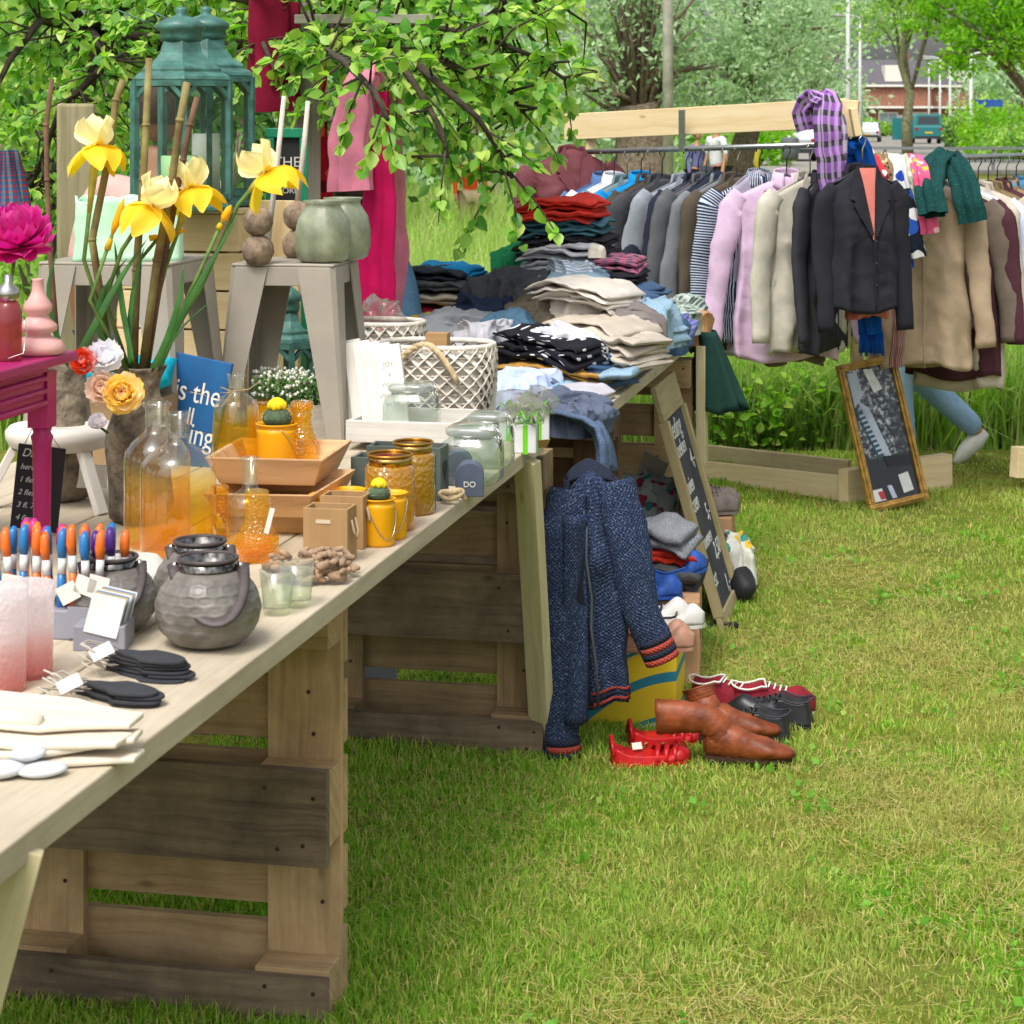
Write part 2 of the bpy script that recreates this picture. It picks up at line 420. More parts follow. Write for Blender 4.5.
az = R(SUN_AZ); d = Vector((math.sin(az)*math.cos(R(SUN_EL)), math.cos(az)*math.cos(R(SUN_EL)), math.sin(R(SUN_EL))))
so.rotation_euler = d.to_track_quat('Z', 'Y').to_euler(); so.location = (0, 0, 30)
SC.view_settings.view_transform = 'Standard'; SC.view_settings.look = 'None'; SC.view_settings.exposure = 0.62; SC.view_settings.gamma = 1
SC.cycles.transparent_max_bounces = 24; SC.cycles.max_bounces = 10

# ================================================================ ground
t = NT('lawn'); P = t.n('NewGeometry').outputs['Position']
n1 = t.noise(P, .9, 5, .6); n2 = t.noise(P, 14, 5, .7)
c = t.ramp(n1, [(.35, C('#4a5f1c')), (.55, C('#75752e')), (.7, C('#94854a'))])
c = t.mix(.45, c, t.ramp(n2, [(.3, C('#3c4a14')), (.6, C('#80843c')), (.8, C('#a59a5c'))])); t.col(c)
t.b.inputs['Roughness'].default_value = .95; t.b.inputs['Specular IOR Level'].default_value = .1; t.bump(t.noise(P, 60, 4), .6, .02)
m = MB(); m.grid(41, 41, lambda u, v: Vector(((u-.5)*900, -40+v*900, 0)), smooth=False)
struct(m.build('ground', t.m))
m = MB(); m.add([(3, 64, .008), (90, 64, .008), (90, 240, .008), (9, 240, .008)], [(0, 1, 2, 3)])
struct(m.build('road', mat('asphalt', '#8d8880', .9, .12, 2, .2, 40)))
m = MB(); m.box((30, 63.8, .06), (60, .3, .12)); struct(m.build('kerb', mat('kerbstone', '#a8a59c', .9)))
m = MB(); m.add([(2, 52, .008), (70, 52, .008), (70, 58, .008), (2, 58, .008)], [(0, 1, 2, 3)])
struct(m.build('path', mat('paving', '#a49c8e', .9, .15, 3)))

GR = leafmat('grass_blades', ['#5c9220', '#72a82a', '#8cbc38', '#80b432', '#a2c44a', '#b8c25c', '#d0c680'], .6, .4, .25, (1.7, '#c9bc7a', .36, .58, 1))
rg = np.random.default_rng(3)
def scatter(y0, y1, dens, xl, xr):
    n = int(dens*(y1-y0)*6); Y = y0+(y1-y0)*rg.random(n); X = -2.6+6.6*rg.random(n)*1.0
    n = int(dens*(y1-y0)*6.6)
    Y = y0+(y1-y0)*rg.random(n); X = -2.6+6.6*rg.random(n)
    k = (X > xl*Y-.25) & (X < xr*Y+.25)
    return np.stack([X[k], Y[k], np.zeros(k.sum())], 1)
PP = [scatter(3.7, 5.5, 26000, -.25, .25), scatter(5.5, 7.6, 15000, -.1, .25), scatter(7.6, 10.6, 8000, 0, .25)]
Pt = np.concatenate(PP)
lx = (Pt[:, 0]-TO.x)*math.cos(TA)+(Pt[:, 1]-TO.y)*math.sin(TA)             # distance to the aisle side of the tables
pn = np.array([MN.noise(Vector((p[0]*1.7, p[1]*1.7, .3)))+.7*MN.noise(Vector((p[0]*7, p[1]*7, 2.3))) for p in Pt])
near = np.clip(1-(lx-.0)/.5, 0, 1)
h = (.014+.020*rg.random(len(Pt)))*np.maximum(.35, 1+.25*near+.6*pn)
keep = rg.random(len(Pt)) < (.66+.34*near+.55*pn)
V, Fc = blades(Pt[keep], h[keep], (.0010+.0012*rg.random(keep.sum()))*(1+Pt[keep][:, 1]*.06), rg, .75)
tag(npmesh('lawn_grass', V, Fc, GR), 'short mown lawn, lush green near the tables and straw-patched in the open', 'grass', kind='stuff')
# dry clippings lying on the lawn
Ps = scatter(3.7, 8.5, 2600, -.05, .25); pn = np.array([MN.noise(Vector((p[0]*1.3, p[1]*1.3, 4.))) for p in Ps]); Ps = Ps[pn+rg.random(len(Ps))*.5 > .2]; Ps[:, 2] = .012+.012*rg.random(len(Ps))
a = rg.random(len(Ps))*2*np.pi; dd = np.stack([np.cos(a), np.sin(a), rg.normal(size=len(a))*.15], 1)*(.02+.03*rg.random(len(a)))[:, None]; ss = np.stack([-np.sin(a), np.cos(a), 0*a], 1)*.0012
V = np.stack([Ps-dd-ss, Ps-dd+ss, Ps+dd], 1); tag(npmesh('grass_clippings', V, np.arange(len(V)*3), leafmat('straw', ['#b3a15c', '#c9bb80', '#9d9a4c'], .8, .2)), 'dry straw-coloured clippings scattered over the lawn', 'clippings', kind='stuff')
# clover and plantain leaves among the grass
Pw = scatter(3.7, 8.5, 34, -.05, .25); pn = np.array([MN.noise(Vector((p[0]*2.2, p[1]*2.2, 9.))) for p in Pw]); Pw = Pw[pn > .05]
Pw = (Pw[:, None]+rg.normal(size=(len(Pw), 7, 3))*np.array([.022, .022, 0])).reshape(-1, 3); Pw[:, 2] = .012+.014*rg.random(len(Pw))
V, Fc = leaves_simple(Pw, .022, rg, -.05, .75); tag(npmesh('lawn_weeds', V, Fc, leafmat('clover', ['#6aa834', '#7cb63e', '#5c9a30', '#9cba54'], .6, .4)), 'small clover and plantain leaves growing in patches through the lawn', 'weeds', kind='stuff')
# tall meadow behind the stall and behind the racks
MG = leafmat('meadow_blades', ['#74a034', '#8cb745', '#a4c85a', '#b8d06e', '#82a650', '#c8ca90'], .6, .5, .2, (.35, '#b9cc7c', .40, .62))
n = 70000; Y = 10.75+np.abs(rg.random(n)**1.7)*52; X = (-.30+.60*rg.random(n))*Y; k = ~((X > .02*Y) & (Y > 30))
P3 = np.stack([X, Y, 0*X], 1)[k]; n4 = 15000; P3 = np.concatenate([P3, np.stack([.9+2.6*rg.random(n4), 10.75+3.0*rg.random(n4)**1.4, np.zeros(n4)], 1)]); k2 = P3[:, 0] < 0.03*P3[:, 1]
hh = np.where(k2, .45+.4*rg.random(len(P3)), .25+.45*rg.random(len(P3)))
V, Fc = blades(P3, hh, .0035+.0022*rg.random(len(P3))+P3[:, 1]*.00022, rg, .5)
tag(npmesh('meadow_grass', V, Fc, MG), 'tall pale green meadow grass growing wild behind the tables and racks', 'meadow', kind='stuff')

# ================================================================ trestle tables on pallets
PL = wood('scaffold_plank', '#cbbfa8', '#a3957c', .42, True, .8, .8, '#9c907c')
PE = wood('fresh_pine', '#e3cda2', '#c9a873', .04)
PD = wood('pallet_dark', '#887660', '#54463a', .7, True, .9, 1.0, '#28251f')
PM = wood('pallet_wood', '#c6a97e', '#967a56', .5, True, .9, 1.0, '#443a2c')
GB = wood('green_brace', '#a59a4e', '#8a8040', .1, False); LB = wood('pale_brace', '#d2c8a2', '#b5a87c', .12)
def table(label, y0, y1, xf, seg):
    t = thing('trestle_table', label, 'table', T(xf, (y0+y1)/2, 0), TA); L = y1-y0
    for k in range(5):
        m = MB(); w_ = .236
        m.box((-.118-k*.24, 0, TOP-.0195), (w_, L+rnd.uniform(-.03, .0), .039))
        n0 = len(m.v); m.build('plank', PL, t, bevel=.003)
    return t
t1 = table('long plank table of glassware and homeware standing on pallets', -3.75, .0, 0, 0)
def brace(par, p0, p1, rz):
    inv = Matrix.Translation(par.location) @ Matrix.Rotation(TA, 4, 'Z'); inv = inv.inverted()
    m = MB(); p0, p1 = inv @ Vector(p0), inv @ Vector(p1)
    m.beam(p0, p1, .028, .072, (math.cos(rz), math.sin(rz), 0)); 
    for i, f in enumerate(m.f):
        pass
    o = m.build('brace_leg', [LB], par, bevel=.002); return o
b = brace(t1, W(527, 458, 5.33), W(543, 748, 5.64), R(-35))
brace(t1, W(14, 846, 2.50), W(-52, 1090, 2.47), R(20))
t2 = table('far plank table heaped with second-hand clothes', .53, 2.42, .066, 0)
NAIL = mat('nail_rust', '#3a2a20', .7, .2, 60)
def pallet(label, x, y, top_board=True, mid=True, mats=(PD, PM)):
    t = thing('pallet', label, 'pallet', T(x, y, 0), TA, 'pallets carrying the tables')
    dk, md = mats
    FB = [(.045, .09), (.39, .18)]+([(.75, .10)] if top_board else [])
    for z, h in FB:
        m = MB(); m.box((-.6, .011, z), (1.2, .022, h))
        for xx in (-.075, -.6, -1.125):
            for dx_, dz_ in ((-.045, .3), (.03, -.28), (.05, .22), (-.02, -.33)): m.tube([(xx+dx_, .002, z+dz_*h), (xx+dx_, -.0015, z+dz_*h)], .0042, 7, mi=1)
        m.build('bottom_board', [dk, NAIL], t)
    for z, h in ((.05, .10), (.40, .145), (.75, .10)):
        for xx, ww in ((-.075, .145), (-.6, .145), (-1.125, .145)):
            m = MB(); m.box((xx, .061, z), (ww, .078, h*.98)); m.build('block', md, t, bevel=.002)
    for xx in (-.075, -.6, -1.125):
        m = MB(); m.box((xx, .111, .4), (.145, .021, .8))
        for zz in (.2, .27, .52, .6): nx = xx+rnd.uniform(-.05, .05); m.tube([(nx, .103, zz), (nx, .0985, zz)], .004, 7, mi=1)
        m.build('stringer_board', [md, NAIL], t)
    for z, h in ((.073, .145), (.24, .12), (.40, .145), (.56, .12), (.727, .145)):
        m = MB(); m.box((-.6, .133, z), (1.2, .022, h)); m.build('deck_board', md, t, bevel=.002)
    return t
def loc(p): return TM.inverted() @ p
q = loc(G(326, 1030)); pallet('nearest upright pallet, sandy-brown with a dark weathered middle board', q.x, q.y, False)
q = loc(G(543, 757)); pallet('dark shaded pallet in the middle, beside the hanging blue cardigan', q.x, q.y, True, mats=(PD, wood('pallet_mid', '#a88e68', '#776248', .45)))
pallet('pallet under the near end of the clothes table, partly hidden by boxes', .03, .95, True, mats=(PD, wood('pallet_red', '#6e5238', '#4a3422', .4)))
pallet('pallet under the far end of the clothes table, above the boxed shoes', .10, 2.26, True, mats=(PM, PM))
# end post of table 2
m = MB(); a = G(708, 462); m.box((0, 0, .63), (.035, .09, .44)); m.build('table_post', LB, t2, bevel=.002, loc=loc(W(702, 400, 7.86))-Vector((.066, 1.475, loc(W(702, 400, 7.86)).z)))

# ================================================================ trees
BK = mat('bark', '#7c6e5c', .95, .35, 14, .9, 30, bd=.02); BKG = mat('bark_green', '#7a7a58', .95, .3, 8, .6, 25, bd=.02)
LF = {'apple': leafmat('apple_leaf', ['#56923a', '#76ae40', '#92c44a', '#b0d65e', '#86b858', '#c8de78'], .38, .5, .45),
      'willow': leafmat('willow_leaf', ['#7c9c6c', '#94b47e', '#acc894', '#c2d8ae', '#9cbc8a'], .6, .45),
      'street': leafmat('street_leaf', ['#6c9a44', '#84b04a', '#9cc658', '#b2d46c'], .55, .5),
      'bright': leafmat('bright_leaf', ['#6aa524', '#86bd30', '#9fce45', '#7fb52c'], .55, .55),
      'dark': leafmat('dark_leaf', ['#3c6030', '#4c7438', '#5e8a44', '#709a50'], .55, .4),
      'pale': leafmat('haze_pale_leaf', ['#98bc86', '#acca98', '#c0d8ae', '#a4c492'], .6, .45)}  # background greens paled: distance haze put into the leaf colour
def tree(name, label, cat, base, r0, top, lobes, n, size, lf, bark=None, group=None, seed=0, clump=.35, limbs=5, lr=.4):
    rg = np.random.default_rng(100+seed); base = Vector(base)
    t = thing(name, label, cat, base, 0, group); m = MB(); r = random.Random(seed)
    tz = Vector(top)-base
    pts = [tz*k+Vector((r.uniform(-.05, .05), r.uniform(-.05, .05), 0))*tz.length*(k > 0) for k in (0, .25, .5, .75, 1)]
    m.tube(pts, [r0*1.25, r0, r0*.9, r0*.8, r0*.65], 10)
    LB_ = [(Vector(c)-base, Vector(rr) if hasattr(rr, '__len__') else Vector((rr,)*3)) for c, rr in lobes]
    for c, rr in LB_:
        for q in range(max(1, limbs//len(LB_))):
            e = c+Vector((r.uniform(-.6, .6)*rr.x, r.uniform(-.6, .6)*rr.y, r.uniform(-.3, .6)*rr.z)); s = pts[r.choice((2, 3, 4))]
            mid = s.lerp(e, .5)+Vector((0, 0, .12*(e-s).length)); m.tube([s, mid, e], [r0*lr, r0*lr*.6, r0*lr*.18], 6)
    m.build('trunk', bark or BK, t)
    vol = np.array([rr.x*rr.y*rr.z for c, rr in LB_])**.67; vol /= vol.sum(); P = []
    for (c, rr), f in zip(LB_, vol):
        k = max(4, int(n*f/45)); d = rg.normal(size=(k, 3)); d /= np.linalg.norm(d, axis=1, keepdims=True)
        ctr = np.array(c)+d*(rg.random((k, 1))**.45)*np.array(rr)
        P.append((ctr[:, None]+rg.normal(size=(k, 45, 3))*np.array(rr)*clump*.5*(.5+rg.random((k, 1, 1)))).reshape(-1, 3))
    V, Fc = leaves_simple(np.concatenate(P), size, rg)
    npmesh('crown', V, Fc, LF[lf], t)
    return t
def at(px, Y, z=0): return Vector(((px-512)/F*Y, Y, z))
def lob(px, py, Y, rx, rz=None, ry=None):      # crown lobe: position by sight line, radii in metres
    p = W(px, py, Y); return (p, (rx, ry or rx, rz or rx))
k = 40/2100                                       # metres per picture unit at 40 m
tree('willow_tree', 'old pollard willow with thick squat trunk behind the clothes rack', 'tree', at(640, 42), .62, at(640, 42, 2.0),
     [lob(600, 40, 42, 1.6, 1.5), lob(655, 20, 42, 1.7, 1.6), lob(700, 60, 42, 1.5, 1.3), lob(630, -60, 42, 2, 1.6), lob(590, 90, 42, .9, .8)], 5200, .15, 'willow', BK, seed=1, limbs=60, lr=.12)
tree('willow_tree', 'pale feathery willow to the right of the concrete pole', 'tree', at(745, 47), .3, at(745, 47, 3),
     [lob(720, 60, 46, 1.5, 1.2), lob(770, 70, 46, 1.6, 1.1), lob(740, 5, 46, 2.0, 1.5), lob(800, 45, 47, 1.1, 1.1), lob(745, -60, 47, 1.6, 1.3), lob(705, 100, 45, 1.1, .6)], 8500, .15, 'willow', BK, seed=2, limbs=22)
tree('street_tree', 'young street tree with slim straight trunk beside the teal van', 'tree', at(908, 96), .22, at(908, 96, 5.6),
     [lob(885, 8, 96, 2.6, 1.6), lob(930, -5, 96, 2.6, 1.7), lob(905, -50, 96, 4, 2.2), lob(948, 40, 95, 1.2, .8)], 6000, .24, 'street', BKG, seed=3, limbs=14)
tree('street_tree', 'bright lime-green tree overhanging the right side of the road', 'tree', at(1060, 60), .3, at(1050, 60, 3.2),
     [lob(985, 20, 60, 1.6, 1.0), lob(1030, 25, 60, 1.6, 1.3), lob(952, 62, 60, .8, .55), lob(1000, -40, 60, 2.4, 1.4), lob(935, 5, 60, 1.0, .8)], 8500, .2, 'bright', BK, seed=4, limbs=14)
tree('street_tree', 'pale tree left of the two lamp posts', 'tree', at(815, 118), .25, at(815, 118, 4),
     [lob(815, 50, 118, 3.0, 3.2), lob(845, 10, 118, 3.6, 3), lob(790, 0, 118, 3.5, 3)], 4000, .36, 'pale', BK, seed=5)
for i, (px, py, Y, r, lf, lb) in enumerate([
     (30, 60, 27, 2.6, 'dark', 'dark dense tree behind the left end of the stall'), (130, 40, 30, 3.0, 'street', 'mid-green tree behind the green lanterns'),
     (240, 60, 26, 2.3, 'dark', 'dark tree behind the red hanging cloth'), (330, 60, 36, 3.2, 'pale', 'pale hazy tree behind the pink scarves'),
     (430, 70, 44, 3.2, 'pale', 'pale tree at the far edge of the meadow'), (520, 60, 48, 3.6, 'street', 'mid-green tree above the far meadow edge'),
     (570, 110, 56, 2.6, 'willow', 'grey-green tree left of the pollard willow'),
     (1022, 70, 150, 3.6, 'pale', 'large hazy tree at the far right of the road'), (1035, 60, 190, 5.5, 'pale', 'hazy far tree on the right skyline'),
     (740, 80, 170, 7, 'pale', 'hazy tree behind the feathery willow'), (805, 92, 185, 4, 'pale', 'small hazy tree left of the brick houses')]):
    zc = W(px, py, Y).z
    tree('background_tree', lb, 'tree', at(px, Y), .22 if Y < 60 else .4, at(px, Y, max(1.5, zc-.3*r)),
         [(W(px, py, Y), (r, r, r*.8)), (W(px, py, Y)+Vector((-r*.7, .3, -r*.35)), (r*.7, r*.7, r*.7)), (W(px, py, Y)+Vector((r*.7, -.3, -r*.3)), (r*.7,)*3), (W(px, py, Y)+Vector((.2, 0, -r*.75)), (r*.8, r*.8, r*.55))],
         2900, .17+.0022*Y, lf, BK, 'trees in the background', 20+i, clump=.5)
def shrub(label, px, pb, Y, r, lf, seed, h=None, n=1200, size=.12, name='shrub', group='shrubs around the road', cat='shrub'):
    b = at(px, Y); h = h or r
    t = thing(name, label, cat, b, 0, group); rg = np.random.default_rng(seed)
    m = MB()
    for q in range(5): a = q*1.3; m.tube([(0, 0, 0), (math.cos(a)*r*.3, math.sin(a)*r*.3, h*.5), (math.cos(a)*r*.6, math.sin(a)*r*.6, h*.95)], [.03*r, .02*r, .008*r], 5)
    m.build('stem', BK, t)
    d = rg.normal(size=(n, 3)); d /= np.linalg.norm(d, axis=1, keepdims=True); P = d*(rg.random((n, 1))**.4)*np.array([r, r, h*.55])*(1+.25*np.sin(d[:, :1]*5+seed)); P[:, 2] += h*.5
    P = P[P[:, 2] > .02]; V, Fc = leaves_simple(P, size, rg); npmesh('foliage', V, Fc, LF[lf], t)
    return t
for i, (px, Y, r, h, lf, lb) in enumerate([(962, 112, 1.3, 1.5, 'dark', 'dark shrub between the lamp posts on the right'), (995, 85, 1.7, 2.2, 'bright', 'bright clipped hedge clump at the right verge'),
      (1020, 80, 1.5, 1.4, 'street', 'reddish-green low shrub at the far right'), (985, 110, 2.0, 2.8, 'street', 'tall round shrub behind the blue street sign'), (945, 190, 3, 1.6, 'bright', 'long hedge in front of the brick houses'), (872, 195, 3.0, 1.5, 'street', 'hedge behind the silver car'),
      (590, 60, 1.6, 1.6, 'dark', 'dark bush under the left end of the beam'), (700, 62, 1.6, 1.5, 'street', 'bush behind the man in white'), (760, 75, 1.6, 1.7, 'bright', 'bush left of the parked estate car'), (540, 46, 1.4, 1.2, 'street', 'low bush at the meadow edge'), (840, 150, 3, 2.5, 'street', 'bush left of the silver car'), (455, 40, 1.2, 1.0, 'dark', 'dark bush beside the child in orange'),
      (60, 11.5, .9, 1.8, 'street', 'leafy shrub behind the pink peony'), (210, 14, 1.0, 1.7, 'dark', 'dark ivy bush behind the green sign frame'), (20, 17, 1.3, 2.0, 'bright', 'bright green shrub at the far left')]):
    shrub(lb, px, 0, Y, r*.9, lf, 60+i, h, 1500, (.1+.0018*Y) if Y > 20 else .09)

# the fruit tree reaching over the stall
def fruit_tree():
    rg = np.random.default_rng(5); r = random.Random(5); base = at(70, 8.6)
    t = thing('fruit_tree', 'fruit tree with bright rounded leaves spreading over the stall', 'tree', base); m = MB(); tips = []
    fork = W(90, 30, 8.6)-base
    m.tube([(0, 0, 0), (.03, -.05, .7), (-.02, -.02, 1.4), fork], [.10, .085, .07, .055], 10)
    def P(px, py, Y): return W(px, py, Y)-base
    LIM = [[fork, P(160, -20, 8.0), P(270, 5, 7.5), P(350, 28, 7.0), P(400, 48, 6.8), P(445, 62, 6.7)],
           [P(350, 28, 7.0), P(420, 25, 7.1), P(480, 36, 7.2), P(530, 55, 7.2), P(566, 80, 7.1)],
           [P(400, 48, 6.8), P(440, 85, 6.6), P(478, 118, 6.6), P(495, 145, 6.7), P(512, 178, 6.8)],
           [P(330, 25, 7.0), P(398, 58, 6.7), P(426, 102, 6.6), P(442, 132, 6.5), P(448, 158, 6.5)],
           [P(300, 35, 7.2), P(345, 62, 6.3), P(375, 92, 5.95), P(388, 120, 5.9)],
           [P(270, 5, 7.5), P(262, 40, 7.0), P(275, 70, 6.8)],
           [fork, P(40, 20, 8.3), P(10, 60, 8.2), P(-20, 120, 8.2)], [fork, P(110, 60, 8.0), P(60, 110, 8.2), P(30, 190, 8.4)],
           [fork, P(160, 40, 8.5), P(230, 45, 8.4), P(300, 55, 8.6), P(370, 75, 9.0)],
           [fork, P(120, -80, 8.5), P(260, -90, 8), P(420, -60, 7.4), P(520, -20, 7.2)],
           [fork, P(20, -60, 8.4), P(-60, -40, 8)], [P(480, 36, 7.2), P(500, 5, 7.3), P(535, -15, 7.3)],
           [P(445, 62, 6.7), P(490, 85, 6.9), P(525, 112, 7.0)]]
    for L in LIM:
        n = len(L); r0 = .019 if L[0] is fork else .010
        m.tube(L, [r0*(1-.8*i/(n-1))+.004 for i in range(n)], 8)
        for i in range(n-1):
            a, b = Vector(L[i]), Vector(L[i+1]); D = (b-a)
            k = max(2, int(D.length/.05))
            if L[0] is fork and i == 0: k //= 2
            for q in range(k):
                s = a.lerp(b, (q+r.random())/k); dr = (D.normalized()*.5+Vector((r.gauss(0, .6), r.gauss(0, .6), r.gauss(-.12, .55)))).normalized(); ln = r.uniform(.1, .30)
                e = s+dr*ln+Vector((0, 0, -.03)); m.tube([s, s.lerp(e, .55)+Vector((0, 0, .015)), e], [.0045, .003, .0015], 5)
                for j in range(int(ln/.022)+3):
                    f = .25+.75*r.random(); tips.append((s.lerp(e, f), (dr+Vector((r.gauss(0, .8), r.gauss(0, .8), r.gauss(-.35, .5)))).normalized()))
    SP = []
    for L in LIM:
        for i in range(len(L)-1):
            for q in range(12): SP.append(Vector(L[i]).lerp(Vector(L[i+1]), q/12))
    XS = [0, 60, 130, 190, 250, 320, 350, 400, 450, 495, 525, 560, 590, 606]; YS = [265, 250, 150, 60, 75, 50, 80, 140, 175, 180, 140, 108, 85, 60]
    n_ = 0
    while n_ < 520:
        px = r.uniform(-20, 584); ym = np.interp(px, XS, YS); py = r.uniform(-70, ym); Yd = r.uniform(6.6, 8.4) if px > 250 else r.uniform(7.9, 9.6)
        if 322 < px < 418 and py > 30 and Yd < 7.4: continue
        if 236 < px < 312 and py > 15 and (Yd < 7.2 or r.random() < .5): continue
        c = P(px, py, Yd); s = min(SP, key=lambda q: (q-c).length); ln = (c-s).length
        if ln > 1.4: continue
        n_ += 1; mid = s.lerp(c, .5)+Vector((r.gauss(0, .04), r.gauss(0, .04), .06*ln)); m.tube([s, mid, c], [.006, .0045, .0015], 5); dr = (c-mid).normalized()
        for j in range(15):
            f = r.random()**.6; tips.append((mid.lerp(c, f)+Vector((r.gauss(0, .015), r.gauss(0, .015), r.gauss(0, .015))), (dr+Vector((r.gauss(0, .9), r.gauss(0, .9), r.gauss(-.35, .6)))).normalized()))
    m.build('trunk', mat('fruit_bark', '#4a4136', .95, .3, 30, .8, 60, bd=.01), t)
    Pp = np.array([tuple(p) for p, d in tips]); D = np.array([tuple(d) for p, d in tips])
    V, Fc = leaves_full(Pp, D, .050, rg); npmesh('crown', V, Fc, LF['apple'], t, smooth=False)
    print('fruit leaves', len(tips))
fruit_tree()
G0 = G
def G(px, py, z=TOP): return G0(px, py, z)
# ================================================================ homeware on the near table
def S(Y): return Y/F
CLR = glass('clear_glass', '#eef4f0', .03, .04, '#dfe9e6', refl=1.3)
OMB = glass('ombre_glass', '#f8fbf6', .02, .17, None, '#ffdc4a', .50, .2, refl=1.7, bt=.04)
AMB = glass('amber_glass', '#ffe658', .03, .25, '#f8c020', pat=130, refl=1.6)
AMB2 = glass('amber_smooth_glass', '#ffe458', .03, .25, '#f8be22', refl=1.6)
GOLDG = glass('gold_glitter_glass', '#f6d468', .12, .7, '#e6b230', pat=95, refl=1.5)
FROST = glass('frosted_pink_glass', '#fbf6f6', .4, .62, '#efe6e6', '#f2b0a8', .28, .28, pat=120, bt=.9, refl=.5)
YEL = mat('yellow_bucket', '#e8a60c', .4, .06, 9, .05, 40); YELR = mat('yellow_rim', '#d8960c', .35, .05)
TWINE = mat('twine', '#c8b08a', .9, .2, 60, .5, 200)
GREY_L = mat('grey_hammered', '#7b7770', .42, .25, 14, .1, 60, coat=.08, col2='#57534d')
METAL = mat('chrome', '#b8b5b0', .22, .1, 9, metal=1)
LEATH = mat('dark_leather', '#4a4140', .5, .2, 30, .3, 120)
STONE = mat('rough_stone', '#8b7f6d', .95, .4, 22, .9, 45, bd=.012, col2='#4d463b')
PINKV = mat('pink_ceramic', '#dba6a0', .45, .06, 8)
MAG = mat('magenta_paint', '#a81a63', .38, .08, 7, .1, 60)
WHT = mat('white_paint', '#dedad0', .5, .06, 8, .08, 50)
WHTW = wood('white_wash', '#dcd8d0', '#b9b2a6', .1, False)
TAUPE = mat('taupe_metal', '#9c9487', .42, .08, 7, .06, 40, spec=.5)
GRN_L = mat('green_lantern', '#47756c', .4, .3, 26, .15, 60, col2='#35594f')
PINE = wood('pine_crate', '#e6cfa2', '#cfae78', .05)
def lt(name, label, cat, px, py, prof, mats, z=TOP, group=None, Y=None, n=32, parts=None, rot=0, **kw):
    p = G(px, py, z) if Y is None else Vector(((px-512)/F*Y, Y, z))
    s = S(p.y); m = MB(); m.lathe([(r*s, h*s) for r, h in prof], n, **kw)
    if parts:
        t = thing(name, label, cat, p, rot, group); m.build(parts, mats, t); return t, s
    return tag(m.build(name, mats, None, loc=p, rot=rot), label, cat, group), s
def body(prof, par, name, mats, s, n=32, **kw):
    m = MB(); m.lathe([(r*s, h*s) for r, h in prof], n, **kw); return m.build(name, mats, par)
BOT = lambda r, hb, hs, rn, hn: [(r*.6, .5), (r*.93, .5), (r, 5), (r, hb*.5), (r, hb), (r*.96, hb+(hs-hb)*.28), (r*.78, hb+(hs-hb)*.6), (rn*1.35, hb+(hs-hb)*.88), (rn, hs), (rn*.96, (hs+hn)/2), (rn, hn-5), (rn*1.18, hn-4), (rn*1.2, hn-1), (rn*1.02, hn), (rn*.8, hn-1), (rn*.78, hs+4)]
# bottles
lt('glass_bottle', 'large amber-tinted bottle behind its twin, nearest the stone vase', 'bottle', 157, 545, BOT(33, 85, 115, 12, 143), OMB, group='large tinted glass bottles')
lt('glass_bottle', 'large clear-necked bottle with amber base, standing in front of its twin', 'bottle', 178, 553, BOT(38, 82, 112, 11.5, 141), OMB, group='large tinted glass bottles')
lt('glass_bottle', 'small amber pressed-glass bottle between the large bottle and the clear bottle', 'bottle', 220, 537, [(9, 0), (10, 2), (10, 18), (8.5, 24), (8.5, 34), (7.5, 40), (8, 45), (9, 46), (9, 51), (7, 52)], AMB, group='small tinted bottles')
lt('glass_bottle', 'clear rounded bottle with narrow neck behind the amber carafe', 'bottle', 250, 553, BOT(23, 48, 65, 8, 96), glass('ombre_soft', '#f8fbf6', .02, .25, None, '#ffe07a', .22, .15, bt=.04, refl=1.7), group='small tinted bottles')
t_, s_ = lt('glass_bottle', 'orange ribbed carafe bottle with white tag in front of the clear bottle', 'bottle', 257, 560, [(17, 0), (21, 2), (22, 20), (20, 27), (16, 33), (13, 40), (12, 50), (12.5, 54), (11.5, 58), (12.5, 63), (12, 69), (10, 70)], glass('orange_glass', '#ffe470', .03, .22, '#f8b82c', '#ffd440', .4, .3, pat=150, bt=.9), group='small tinted bottles', parts='bottle')
m = MB(); m.box((14*s_, -15*s_, 42*s_), (5*s_, .0008, 26*s_), Matrix.Rotation(.25, 4, 'Y')); m.build('price_tag', WHT, t_)
# stacked wooden trays
TW = wood('acacia_tray', '#d2ad80', '#8f6842', .08, False, .55, .6)
def tray(label, px, py, z, wd, dp, h, rot):
    p = G(px, py, z); o = MB(); w_, d_, th, fl = wd/2, dp/2, .009, .80
    def ring(k, zz): return [Vector((a*w_*k, b*d_*k, zz)) for a, b in ((-1, -1), (1, -1), (1, 1), (-1, 1))]
    A, B, Cc, D = ring(fl, 0), ring(1, h), ring(1-.07, h), ring(fl-.06, th)
    V = A+B+Cc+D; FS = [(3, 2, 1, 0)]+[(i, (i+1) % 4, 4+(i+1) % 4, 4+i) for i in range(4)]+[(4+i, 4+(i+1) % 4, 8+(i+1) % 4, 8+i) for i in range(4)]+[(8+i, 8+(i+1) % 4, 12+(i+1) % 4, 12+i) for i in range(4)]+[(12, 13, 14, 15)]
    UV = [[(V[i].x if abs(V[i].x) > 0 else 0, V[i].y+V[i].z) for i in f] for f in FS]
    for q in (2, 4): UV[q] = [(V[i].y, V[i].z+V[i].x) for i in FS[q]]
    o.add(V, FS, 0, False, UV)
    return tag(o.build('wooden_tray', TW, loc=p, rot=rot, bevel=.003), label, 'tray', 'square wooden trays in a stack')
TR = TA+R(4)
tray('bottom square wooden tray of the stack, resting on the table', 284, 524, TOP, .23, .24, .052, TR)
tray('middle wooden tray of the stack, tilted between two others', 282, 506, TOP+.045, .24, .25, .052, (R(3), R(-2), TR-R(8)))
